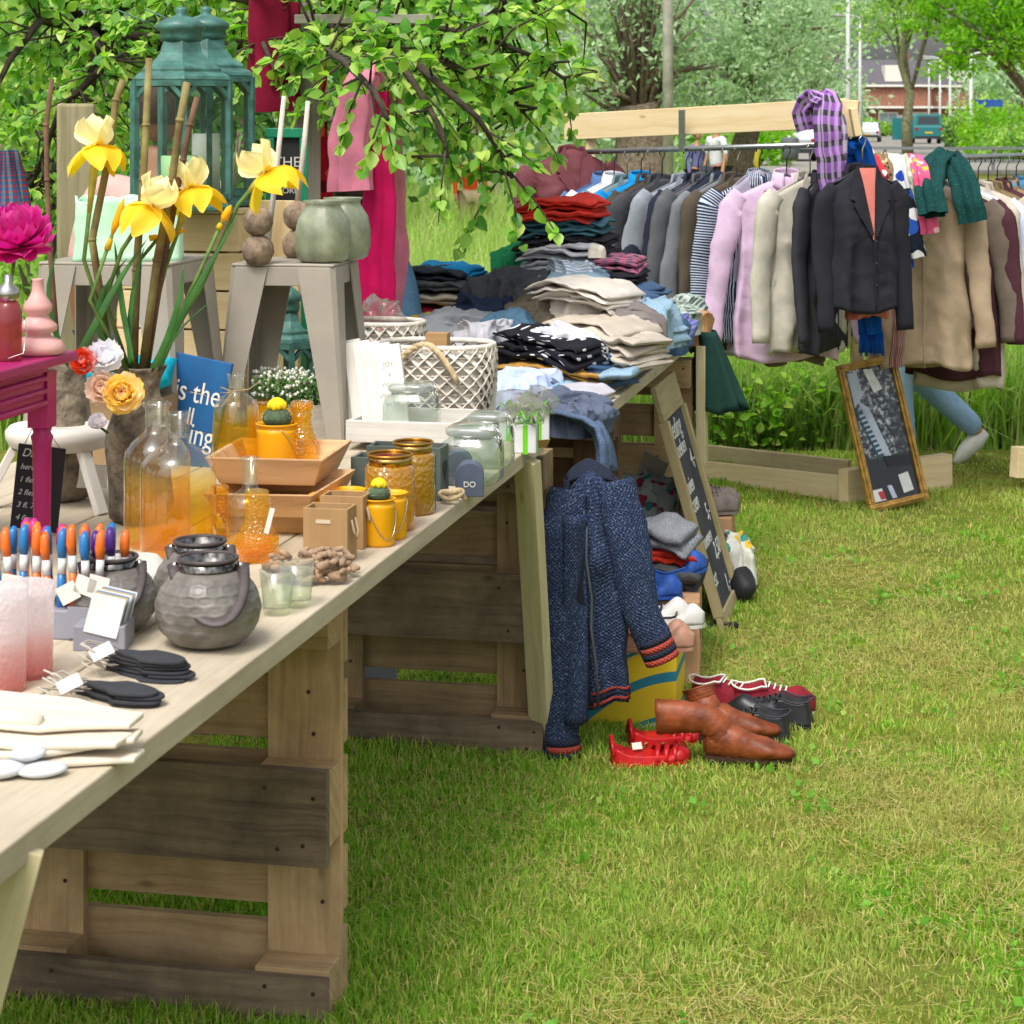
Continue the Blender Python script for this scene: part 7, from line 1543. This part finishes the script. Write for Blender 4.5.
# ================================================================ baskets, jars, stools, lanterns at the back of the near table
def G(px, py, z=TOP): return G0(px, py, z)
BW = mat('basket_cream', '#e2dacd', .8, .18, 30, .2, 120)
def basket(label, px, py, rx, h, rope=True, seed=1):
    p = G(px, py); s = S(p.y); a_, b_, H = rx*s, rx*s*.72, h*s; t = thing('lattice_basket', label, 'basket', p, TA, 'white lattice baskets')
    def wall(a, v): 
        k = .94+.10*math.sin(min(1, v)*2.2); c, s_ = math.cos(a), math.sin(a); q = (abs(c)**2.6+abs(s_)**2.6)**(-1/2.6)
        rim = 0 if v < .92 else (v-.92)*-.35
        return Vector((a_*c*q*(k+rim), b_*s_*q*(k+rim), H*v))
    m = MB(); n = 26
    for d in (-1, 1):
        for i in range(n):
            a0 = 2*math.pi*i/n; P_ = [wall(a0+d*v*1.5, v) for v in [q/22 for q in range(23)]]
            P_ = [q+Vector((q.x, q.y, 0)).normalized()*(.0022 if d > 0 else -.0018)*(1 if k % 2 else -.6) for k, q in enumerate(P_)]
            m.tube(P_, .0088, 4, flat=.2, up=(1, 0, 0), smooth=False)
    m.build('lattice', BW, t)
    m = MB(); 
    for i in range(9):
        v = .06+i*.104; m.tube([wall(2*math.pi*k/40, v)*.985+Vector((0, 0, .015*H*v)) for k in range(40)], .0042, 4, closed=True, flat=.5)
    m.build('weave_band', BW, t)
    for v in (0.03, 1.0):
        m = MB(); m.tube([wall(2*math.pi*k/48, v)*Vector((1, 1, 1)).x for k in range(48)], .008, 7, closed=True); m.build('rim' if v > .5 else 'base_ring', BW, t)
    m = MB(); m.grid(40, 6, lambda u, v: wall(u*2*math.pi, v*.95)*.94+Vector((0, 0, .01)), cu=True); m.build('liner', mat('basket_liner', '#d8d2c8', .9, .12, 30), t)
    if rope:
        m = MB(); pts = []
        for k in range(25):
            q = k/24; x = (-.62+1.2*q)*a_; pts.append(Vector((x, -b_*1.08-.012*math.sin(q*9), H*(.62+.42*math.sin(math.pi*q)**.8))))
        for w_ in range(3):
            tw = [p_+Vector((0, math.cos(k*1.1+w_*2.1)*.0045, math.sin(k*1.1+w_*2.1)*.0045)) for k, p_ in enumerate(pts)]; m.tube(tw, .0062, 6)
        m.build('rope_handle', TWINE, t)
        m = MB(); m.box((a_*.05, -b_*.1, H*1.03), (.06, .04, .05)); m.build('kraft_tag', KR, t)
    return t
basket('large white lattice basket with thick rope handle', 436, 430, 58, 86); basket('white lattice basket behind the leaning white signs', 378, 408, 46, 86, False)
# plastic-wrapped bundle in the second basket
FOIL = glass('cellophane', '#f2f0ee', .08, .12, '#e8e4e2', refl=3.0)
m = heap_mesh(.16, .12, .09, 33, .05, 6); o = tag(m.build('wrapped_bundle', FOIL, loc=G(376, 404)+Vector((0, 0, .19))), 'crinkled cellophane bundle on top of the rear basket', 'bundle')
m = MB(); m.ball((0, 0, .03), (.05, .04, .035)); m.noise(.02, 18, 4); tag(m.build('scrub_ball', mat('rosy_filling', '#b98a86', .8, .4, 30, .4, 80), loc=G(385, 404)+Vector((-.03, 0, .19))), 'rosy filling inside the cellophane bundle', 'filling')
def clipjar(label, px, py, r, h, hl, cork=False, z=TOP, Y=None, sq=4.5):
    p = G(px, py, z) if not Y else Vector(((px-512)/F*Y, Y, z)); s = S(p.y); t = thing('clip_jar', label, 'jar', p, TA, 'clear clip-top jars')
    body([(r*.8, 0), (r*.97, 3), (r, 8), (r, h*.7), (r*.93, h*.86), (r*.72, h*.95), (r*.7, h)], t, 'glass_body', glass('jar_glass', '#e6efea', .03, .10, '#dfe6e2', refl=1.6), s, 40, sq=sq)
    body([(r*.78, h), (r*.82, h+2), (r*.82, h+hl-2), (r*.7, h+hl), (r*.3, h+hl+1), (0, h+hl+1)], t, 'lid', glass('lid_glass', '#eef2ef', .05, .35, '#dde2df', refl=1.6), s, 40, sq=sq)
    m = MB(); rr = r*.80*s
    m.tube([(rr*1.02*math.cos(a), rr*1.02*math.sin(a), (h+.5)*s) for a in [k*.2618 for k in range(24)]], .0016, 5, closed=True)
    m.tube([(rr*1.0, -.012, h*s), (rr*1.18, -.012, (h-8)*s), (rr*1.26, 0, (h-16)*s), (rr*1.18, .012, (h-8)*s), (rr*1.0, .012, h*s)], .0018, 5); m.tube([(rr*.9, -.01, (h+hl)*s), (rr*1.2, -.008, h*s), (rr*1.22, 0, (h-11)*s), (rr*1.2, .008, h*s), (rr*.9, .01, (h+hl)*s)], .0016, 5)
    m.build('wire_clip', METAL, t)
    if cork: body([(r*.75, h-14), (r*1.03, h-13), (r*1.03, h-1), (r*.75, h)], t, 'cork_band', mat('cork', '#b08f68', .9, .2, 50, .3, 90), s, 30, sq=sq)
clipjar('square clip-top jar nearest the table edge beside the favour boxes', 472, 482, 30, 48, 9); clipjar('square clip-top jar behind the nearest one', 489, 466, 24, 46, 8)
clipjar('clip-top jar with cork band in front of the rope basket', 446, 424, 22, 40, 7, True); clipjar('clip-top jar standing in the whitewashed tray', 412, 436, 27, 46, 8, z=TOP+.03); clipjar('tall clear jar behind the tray jar', 398, 424, 19, 58, 6, z=TOP)
# whitewashed tray with leaning white boards
p = G(400, 452); s = S(p.y); t = thing('whitewashed_tray', 'whitewashed shallow wooden tray holding signs and a jar', 'tray', p+Vector((0, 0, .022)), TA); wd, dp, h = 112*s, .26, .055
m = MB(); m.box((0, dp/2, .005), (wd-.002, dp-.002, .008)); m.build('base', WHTW, t)
for c, d in (((0, 0, h/2), (wd, .012, h)), ((0, dp, h/2), (wd, .012, h)), ((wd/2-.006, dp/2, h/2-.001), (.012, dp-.013, h-.002)), ((-wd/2+.006, dp/2, h/2-.001), (.012, dp-.013, h-.002))):
    m = MB(); m.box(c, d); m.build('side', WHTW, t, bevel=.002)
GRY = mat('faint_grey_ink', '#a9abad', .9)
for i in range(5):
    q = p+TM.to_3x3() @ Vector((-.085-.0*i+.0, .045+.030*i, .05)); q.x += .062-.034*i
    t = thing('wooden_sign', ('foremost white plank sign with faint grey lettering, leaning in the tray' if i == 0 else 'white plank sign leaning behind the front one in the tray'), 'sign', q, (R(-13), R(-11), TA), None if i == 0 else 'white plank signs behind the lettered one')
    if i: t['label'] = 'one of the plain white plank signs stacked behind the lettered one'
    m = MB(); m.box((0, 0, .108), (.072, .013, .216)); m.build('board', WHT, t, bevel=.001)
    if i == 0:
        for k, q_ in enumerate(['JOY', 'is', 'Where', 'you want', 'to be']): text(q_, .017, GRY, t, Matrix.Translation((0, -.0068, .16-k*.025)) @ Matrix.Rotation(R(90), 4, 'X'))
# bead tray under it
p = G(405, 468); t = thing('bead_tray', 'flat tray of coloured glass beads below the whitewashed tray', 'tray', p, TA); m = MB(); m.box((0, .06, .008), (.25, .14, .016)); m.build('base', WHT, t)
m = MB(); BC = [mat('bead_%d' % i, c, .2, .05) for i, c in enumerate(('#d9dde0', '#b8433c', '#3d66a8', '#e8e4dc', '#7a5a8a'))]
for k in range(150): m.ball((rnd.uniform(-.12, .12), rnd.uniform(-.008, .05), .019), .0042, 6, 4, mi=k % 5)
o = m.build('beads', BC, t); o['kind'] = 'stuff'
# favour boxes with green ribbons
RIB = mat('lime_ribbon', '#6cc21e', .4, .08)
for px, py, lb in ((527, 452, 'white favour box with lime ribbon nearest the table end'), (512, 440, 'white favour box half hidden behind the first'), (538, 440, 'white favour box at the back beside the folded jeans')):
    p = G(px, py); t = thing('favour_box', lb, 'box', p, TA+rnd.uniform(-.3, .3), 'white favour boxes with lime ribbons'); s = S(p.y)
    m = MB(); m.box((0, 0, .036), (.055, .055, .072)); m.build('box', mat('satin_white', '#d2d2d4', .4, .05), t, bevel=.003)
    m = MB(); m.box((0, 0, .036), (.058, .012, .075)); m.box((0, 0, .0361), (.012, .058, .0752))
    for a in (.6, 2.2, 3.9, 5.3): m.tube([(0, 0, .074), (.03*math.cos(a), .03*math.sin(a), .10), (.045*math.cos(a), .045*math.sin(a), .078), (0, 0, .075)], .006, 5, flat=.25)
    m.build('ribbon', RIB, t)
    m = heap_mesh(.075, .07, .05, px, .03, 9); m.build('cellophane', FOIL, t, loc=(0, 0, .07))
m = MB(); m.box((0, 0, .0006), (.05, .03, .0012)); tag(m.build('kraft_label', KR, loc=G(540, 452)+Vector((0, 0, .02)), rot=(R(-50), 0, .5)), 'small kraft gift label leaning on the favour boxes', 'label')
m = MB(); m.tube([(-.04, 0, .01), (0, .01, .016), (.04, 0, .01)], .012, 7); tag(m.build('raffia_bow', mat('raffia', '#c9bc98', .9, .2, 40, .3, 100), loc=G(478, 440)), 'raffia tied bow between the jars and the favour boxes', 'bow')
# ---- taupe metal stools
def stool(label, px, Y, ztop, zb, wd, rot, dp=None):
    t = thing('metal_stool', label, 'stool', Vector(((px-512)/F*Y, Y, zb)), rot, 'taupe sheet-metal stools'); h = ztop-zb; w2 = wd/2
    m = MB(); m.box((0, 0, h-.004), (wd, wd, .008)); m.build('seat', TAUPE, t, bevel=.003)
    m = MB(); A = .05
    for ang in range(4):
        m.X = Matrix.Rotation(ang*math.pi/2, 4, 'Z'); m.box((0, -w2+.004, h-.008-A/2), (wd-.016, .006, A))
    m.X = Matrix.Identity(4); m.build('apron', TAUPE, t, bevel=.002)
    for sx, sy in ((-1, -1), (1, -1), (1, 1), (-1, 1)):
        m = MB(); out = .036; tw, bw = .10, .042
        def pt(z, u, v): k = (h-z)/h; c = w2+out*k; w_ = tw+(bw-tw)*k; return (sx*(c-u*w_), sy*(c-v*w_), z)
        V = [pt(h-.01, 1, 0), pt(h-.01, .12, 0), pt(h-.01, 0, .12), pt(h-.01, 0, 1), pt(0, 1, 0), pt(0, .12, 0), pt(0, 0, .12), pt(0, 0, 1)]
        m.add(V, [(0, 1, 5, 4), (1, 2, 6, 5), (2, 3, 7, 6)] if sx*sy > 0 else [(4, 5, 1, 0), (5, 6, 2, 1), (6, 7, 3, 2)])
        m.build('leg', TAUPE, t, solid=.004)
stool('taupe metal stool carrying the green ceramic jars', 296, 5.62, EYE-(264-HZ)*S(5.48), TOP, .275, TA+R(3)); stool('taupe metal stool carrying the pale green bag', 128, 5.35, EYE-(262-HZ)*S(5.2), TOP, .34, TA+R(2))
zs1 = EYE-(264-HZ)*S(5.48); zs2 = EYE-(262-HZ)*S(5.2)
# green ceramic jars and stacked stone balls on the right stool
CEL = mat('celadon', '#8f957c', .35, .25, 16, .15, 40, coat=.3, col2='#6f745e')
def dent(a, z): return 1+.05*math.sin(4*a+.6)-.05*max(0, math.cos(4*a))**6
for px, Y, r, lb in ((323, 5.55, 27, 'dented celadon jar in front on the taupe stool'), (343, 5.66, 27, 'dented celadon jar behind its twin on the taupe stool')):
    lt('ceramic_jar', lb, 'jar', px, 0, [(r*.7, 0), (r*.9, 3), (r, 14), (r, 30), (r*.9, 44), (r*.66, 54), (r*.62, 58), (r*.72, 62), (r*.68, 62), (r*.5, 56), (r*.5, 50)], CEL, z=zs1, Y=Y, group='celadon jars', wob=dent, n=44)
BAL = mat('woven_ball', '#8f7c66', .95, .35, 40, .8, 70, col2='#5f5142')
for px, Y, lb in ((258, 5.50, 'stack of two rough balls on the left of the taupe stool'), (298, 5.72, 'stack of two rough balls behind the celadon jars')):
    p = Vector(((px-512)/F*Y, Y, zs1)); t = thing('ball_topiary', lb, 'ornament', p, 0, 'stacked rough ball ornaments'); s = S(Y)
    for z, r in ((13, 16), (42, 15)): m = MB(); m.ball((0, 0, z*s), r*s, 26, 18, fn=lambda d: 1+.06*MN.noise(d*6)); m.build('ball', BAL, t)
    m = MB(); m.tube([(0, 0, 25*s), (0, 0, 62*s)], .005, 6); m.build('stick', CAN2, t)
WC = mat('white_cane', '#cfc6b8', .8, .15, 30)
for q, (lb, pts, Y) in enumerate([('pale peeled stick leaning right of the green lantern', [(268, 240), (284, 96)], 5.75), ('pale peeled stick standing beside the grey post', [(297, 205), (308, 101)], 5.75)]):
    a, b = W(pts[0][0], pts[0][1], Y), W(pts[1][0], pts[1][1], Y); m = MB(); m.tube([(0, 0, 0), (b-a)*.5+Vector((.002, 0, 0)), b-a], [.008, .0075, .0065], 9); tag(m.build('peeled_stick', WC, loc=a), lb, 'stick', 'pale peeled sticks')
# pale green paper bag on the left stool
m = MB(); Yb = 5.28; s = S(Yb); bw, bh = 106*s, 62*s
def gb(u, v):
    a = u*2*math.pi; c, s_ = math.cos(a), math.sin(a); q = (abs(c)**9+abs(s_)**9)**(-1/9)
    return Vector((c*q*bw/2*(1-.04*v), s_*q*.07*(1-.25*v), bh*v*(1+.0*c)+(.006*math.sin(9*a) if v > .95 else 0)))+MN.noise_vector(Vector((c*3, s_*3, v*5)))*.005
m.grid(64, 14, gb, cu=True); tag(m.build('paper_bag', mat('mint_paper', '#c4e6cb', .7, .05, 6, col2='#a8dcb0'), loc=Vector(((129-512)/F*Yb, Yb, zs2)), rot=.1, solid=.002), 'pale mint-green paper bag standing on the left stool', 'bag')
m = MB(); m.grid(20, 16, lambda u, v: Vector(((u-.5)*.22, (v-.5)*.25, .03+.015*math.sin(u*7+v*3)))); tag(m.build('turquoise_cloth', cloth('cloth_turq', '#18a4bc'), loc=G(122, 470)+Vector((0, .1, .19)), solid=.05), 'turquoise cushion glimpsed behind the irises', 'cushion')
m = MB(); m.box((0, 0, .09), (.24, .2, .17)); tag(m.build('cardboard_carton', mat('carton_plain', '#a08462', .85, .1), loc=G(122, 470)+Vector((0, .1, 0)), rot=TA, bevel=.003), 'plain carton under the turquoise cushion, behind the stone vase', 'box')
# ---- pine crate with the lanterns
Yc = 6.15; zc = EYE-(213-HZ)*S(Yc); t = thing('pine_crate', 'fresh pine slatted crate carrying the green lanterns', 'crate', Vector(((190-512)/F*Yc, Yc+.16, TOP)), TA); hh = zc-TOP; wd = .38
n = 5
for k in range(n):
    z = hh*(k+.5)/n
    for c, d in (((0, -.16, z), (wd, .016, hh/n-.006)), ((0, .16, z), (wd, .016, hh/n-.006)), ((wd/2-.009, 0, z), (.016, .302, hh/n-.006)), ((-wd/2+.009, 0, z), (.016, .302, hh/n-.006))):
        m = MB(); m.box(c, d); m.build('slat', PINE, t, bevel=.002)
for x, y in ((1, 1), (1, -1), (-1, 1), (-1, -1)): m = MB(); m.box((x*(wd/2-.03), y*.138, hh/2), (.024, .024, hh)); m.build('corner_post', PINE, t)
m = MB(); m.box((0, 0, hh+.006), (wd+.01, .34, .014)); m.build('top', PINE, t, bevel=.002)
m = MB(); m.box((0, 0, .30), (.02, .4, .6)); t_ = tag(m.build('pine_board', PINE, loc=Vector(((236-512)/F*6.2, 6.3, TOP)), rot=TA+R(80), bevel=.002), 'pine board panel standing right of the crate, behind the stool', 'board')
LG = glass('lantern_glass', '#f6faf8', .03, .02, '#d8e4dc', refl=.9)
def glantern(label, px, Y, z, r, candle=None, roof=1.0, hb=118):
    p = Vector(((px-512)/F*Y, Y, z)); s = S(Y); t = thing('green_lantern', label, 'lantern', p, R(12), 'green six-sided lanterns'); H = hb*s; R_ = r*s
    def hexp(k, zz): return [Vector((R_*k*math.cos(a), R_*k*math.sin(a), zz)) for a in [math.pi/6+i*math.pi/3 for i in range(6)]]
    m = MB(); m.lathe([(R_*.95/1, 0), (R_*1.05, .004), (R_*1.05, .016), (R_*.98, .02), (R_*.98, .034)], 6, smooth=False); m.X = Matrix.Identity(4); m.build('base', GRN_L, t, rot=R(30), bevel=.002)
    A, B = hexp(.96, .034), hexp(.96, .034+H)
    m = MB()
    for i in range(6):
        m.beam(A[i], B[i], .016, .016, (A[i].x, A[i].y, 0)); j = (i+1) % 6
        m.beam(A[i]+Vector((0, 0, .008)), A[j]+Vector((0, 0, .008)), .013, .016); m.beam(B[i]-Vector((0, 0, .008)), B[j]-Vector((0, 0, .008)), .013, .016)
        for PA, PB, sg in ((B[i], B[j], -1), (B[j], B[i], -1)):
            d = (PB-PA).normalized(); m.beam(PA+d*.006+Vector((0, 0, -.045)), PA+d*.045+Vector((0, 0, -.006)), .010, .012)
    m.build('frame', GRN_L, t)
    m = MB()
    for i in range(6): j = (i+1) % 6; m.add([A[i]*1.0, A[j], B[j], B[i]], [(0, 1, 2, 3)])
    m.build('glass_pane', LG, t)
    zr = .034+H
    m = MB(); m.lathe([(R_*1.0, zr), (R_*.97, zr+.012), (R_*.86, zr+.022), (R_*.80, zr+.022), (R_*.81, zr+.034), (R_*.74, zr+.04*roof), (R_*.56, zr+.056*roof), (R_*.43, zr+.08*roof), (R_*.36, zr+.115*roof)], 6, smooth=False)
    m.build('roof', GRN_L, t, rot=R(30), bevel=.004)
    m = MB(); z0 = zr+.112*roof; q = R_*.40
    m.lathe([(q*.9, z0), (q*1.0, z0+.012), (q*.95, z0+.028), (q*1.12, z0+.034), (q*1.12, z0+.048), (q*.8, z0+.062), (q*.36, z0+.072), (q*.22, z0+.078), (q*.3, z0+.088), (q*.18, z0+.098), (0, z0+.1)], 18)
    m.build('dome', GRN_L, t)
    m = MB(); m.tube([(-q*1.1, 0, z0+.03), (-q*1.4, -.01, z0+.05), (-q*2.9, -.02, z0+.088)] , .0022, 5); m.build('handle', GRN_L, t)
    if candle:
        m = MB(); m.lathe([(candle[0]*s, .036), (candle[0]*s, .036+candle[1]*s), (candle[0]*s*.9, .036+candle[1]*s+.002), (candle[0]*.3*s, .036+candle[1]*s-.003), (0, .036+candle[1]*s-.003)], 28)
        m.tube([(0, 0, .036+candle[1]*s-.004), (.001, 0, .036+candle[1]*s+.012)], .0012, 5); cd_ = tag(m.build('pillar_candle', candle[2], loc=p), 'pillar candle inside '+candle[3], 'candle')
GC = mat('green_candle', '#a9d79a', .5, .05)
glantern('large green six-sided lantern in front, above the pine crate', 181, 5.98, zc+.014, 55, (20, 42, GC, 'the front green lantern')); glantern('second large green lantern directly behind the first', 206, 6.3, zc+.014, 52, (14, 60, WHT, 'the rear green lantern'))
glantern('small green lantern under the taupe stool beside the white flowers', 289, 6.05, TOP, 27, None, .75, 58); glantern('small green lantern right behind the stool leg', 350, 6.15, TOP, 26, None, .75, 58)
# planter with white blossom under the stool
p = G(305, 440); t = thing('flower_trough', 'grey wooden trough of tiny white blossom under the stool', 'planter', p, TA+R(14)); m = MB()
for c, d in (((0, 0, .045), (.30, .012, .09)), ((0, .12, .045), (.30, .012, .09)), ((-.144, .06, .044), (.012, .107, .088)), ((.144, .06, .044), (.012, .107, .088)), ((0, .06, .006), (.275, .107, .01))): m.box(c, d)
m.build('trough', wood('grey_trough', '#b5ada0', '#8f877a', .2), t)
rg = np.random.default_rng(9); n = 1500; P_ = np.stack([rg.uniform(-.135, .135, n), rg.uniform(.01, .11, n), .09+.07*rg.random(n)**.8], 1); V, Fc = leaves_simple(P_, .018, rg); npmesh('foliage', V, Fc, leafmat('herb_leaf', ['#5f8a4c', '#7aa05c', '#8fb070'], .6), t)
n = 420; P_ = np.stack([rg.uniform(-.14, .14, n), rg.uniform(0, .11, n), .11+.07*rg.random(n)], 1); m = MB()
for q in P_: m.ball(q, .0048, 5, 4)
m.build('blossom', mat('blossom_white', '#dfe3d2', .7, .05), t)
# blue slogan board
t = thing('slogan_board', 'blue painted plank board with white script behind the tray bottles', 'sign', G(172, 466)+Vector((0, .02, 0)), (R(-8), R(8), TA-R(10))); s = S(5.2)
BLB = mat('blue_board', '#13588a', .6, .2, 8, .1, 40, col2='#0f4878')
for k in range(3): m = MB(); m.box((0, 0, (19+k*36)*s), (88*s, .012, 35*s)); m.build('plank', BLB, t, bevel=.002)
for q, x, z, sz in (('e is the', 4, 64, 30), ('ll', 10, 42, 24), ('ing', 26, 24, 30)): text(q, sz*s, WHT, t, Matrix.Translation((x*s, -.0068, z*s)) @ Matrix.Rotation(R(90), 4, 'X') @ Matrix.Diagonal((.8, 1, 1, 1)))
# green frame with the black quote sign, weathered posts, red cloths
GF = mat('green_frame_paint', '#1d8f68', .5, .15, 12, .15, 50); t = thing('framed_sign', 'tall black quote sign in a green painted frame', 'sign', W(287, 128, 6.5)-Vector((0, 0, .78)), TA+R(16)); s = S(6.5)
m = MB(); m.box((0, 0, .375), (.085, .012, .75)); m.build('panel', mat('sign_black', '#2a2a2c', .8, .1), t)
for x in (-.052, .052): m = MB(); m.box((x, 0, .375), (.026, .034, .75)); m.build('frame_side', GF, t, bevel=.003)
m = MB(); m.box((0, 0, .765), (.13, .036, .03)); m.build('frame_top', GF, t, bevel=.003)
for k, (q, sz) in enumerate((('THE', .045), ('STORM', .026), ('WAITING', .02), ('FOR', .034), ('TO PASS', .024), ('LIFE', .04), ('RAIN', .036))): text(q, sz, WHT, t, Matrix.Translation((0, -.0066, .66-k*.082)) @ Matrix.Rotation(R(90), 4, 'X'))
WP = wood('weathered_post', '#a39d92', '#7c766c', .15, False)
m = MB(); m.beam((0, 0, 0), (0, 0, 2.35), .085, .085, (0, 1, 0)); tag(m.build('wooden_post', WP, loc=at(306, 7.1), rot=.3, bevel=.004), 'grey weathered post between the red cloth and the pink scarves', 'post', 'posts of the stall frame')
m = MB(); m.beam((0, 0, 0), (0, 0, 2.3), .07, .07, (0, 1, 0)); tag(m.build('wooden_post', WP, loc=at(317, 7.9), rot=.1, bevel=.004), 'second grey post half hidden behind the first', 'post', 'posts of the stall frame')
m = MB(); m.beam((0, 0, 0), (0, 0, 1.75), .13, .1, (0, 1, 0)); tag(m.build('wooden_post', wood('mossy_post', '#a8a07e', '#7f7857', .1, False), loc=at(76, 7.3), rot=.2, bevel=.01), 'broad mossy post at the left behind the person in pink', 'post', 'posts of the stall frame')
m = MB(); m.beam((0, 0, 0), (2.6, .35, 0), .05, .05); tag(m.build('cross_bar', WP, loc=W(60, -20, 7.25), bevel=.004), 'wooden bar across the tops of the stall posts', 'bar')
def drape(label, pts, wd, m_, seed, cat='cloth', th=.03, name='hanging_cloth', group=None):
    o = scarf(label, pts, wd, m_, seed, th, group); o['category'] = cat; return o
RC_ = cloth('raspberry', '#7a1430'); drape('raspberry red cloth hanging from the bar left of the grey post', [(274, -12, 7.0), (272, 30, 7.0), (274, 70, 7.0), (276, 112, 7.0)], .15, RC_, 21)
drape('red patterned sarong hanging behind the grey post', [(314, 60, 7.3), (316, 125, 7.3), (317, 165, 7.3), (320, 205, 7.3)], (.06, .10), cloth('sarong', '#b5142c', pat='floral', col2='#d8663c', col3='#5f1020', ps=26), 22)
drape('hot pink scarf hanging beneath the pale pink one', [(378, 92, 6.7), (382, 150, 6.7), (378, 220, 6.7), (374, 318, 6.75)], (.06, .12), cloth('hotpink', '#d21560', rough=.6), 23, th=.028)
PK = cloth('rosepink', '#d8829a'); drape('pale pink scarf folded over the bar end', [(352, 190, 6.62), (350, 150, 6.62), (356, 95, 6.62), (366, 72, 6.62), (378, 82, 6.66)], (.13, .07), PK, 24, th=.03); drape('long pale pink scarf tail behind the hot pink one', [(390, 95, 6.9), (392, 180, 6.9), (394, 250, 6.9), (380, 322, 6.92)], (.06, .10), PK, 25, th=.02)
m = MB(); m.beam((0, 0, 0), (0, 0, 2.05), .04, .04, (0, 1, 0)); m.beam((-.25, 0, 2.02), (.2, 0, 2.02), .03, .03); tag(m.build('scarf_stand', WP, loc=at(372, 6.8), bevel=.003), 'thin wooden stand the pink scarves hang from', 'stand')
drape('navy and red plaid cloth hanging at the far left', [(8, 150, 7.0), (9, 175, 7.0), (10, 215, 7.0)], (.06, .12), cloth('tartan', '#3a466c', pat='plaid', col2='#8a2a36', col3='#5a8a94', ps=30), 26)
G = G0
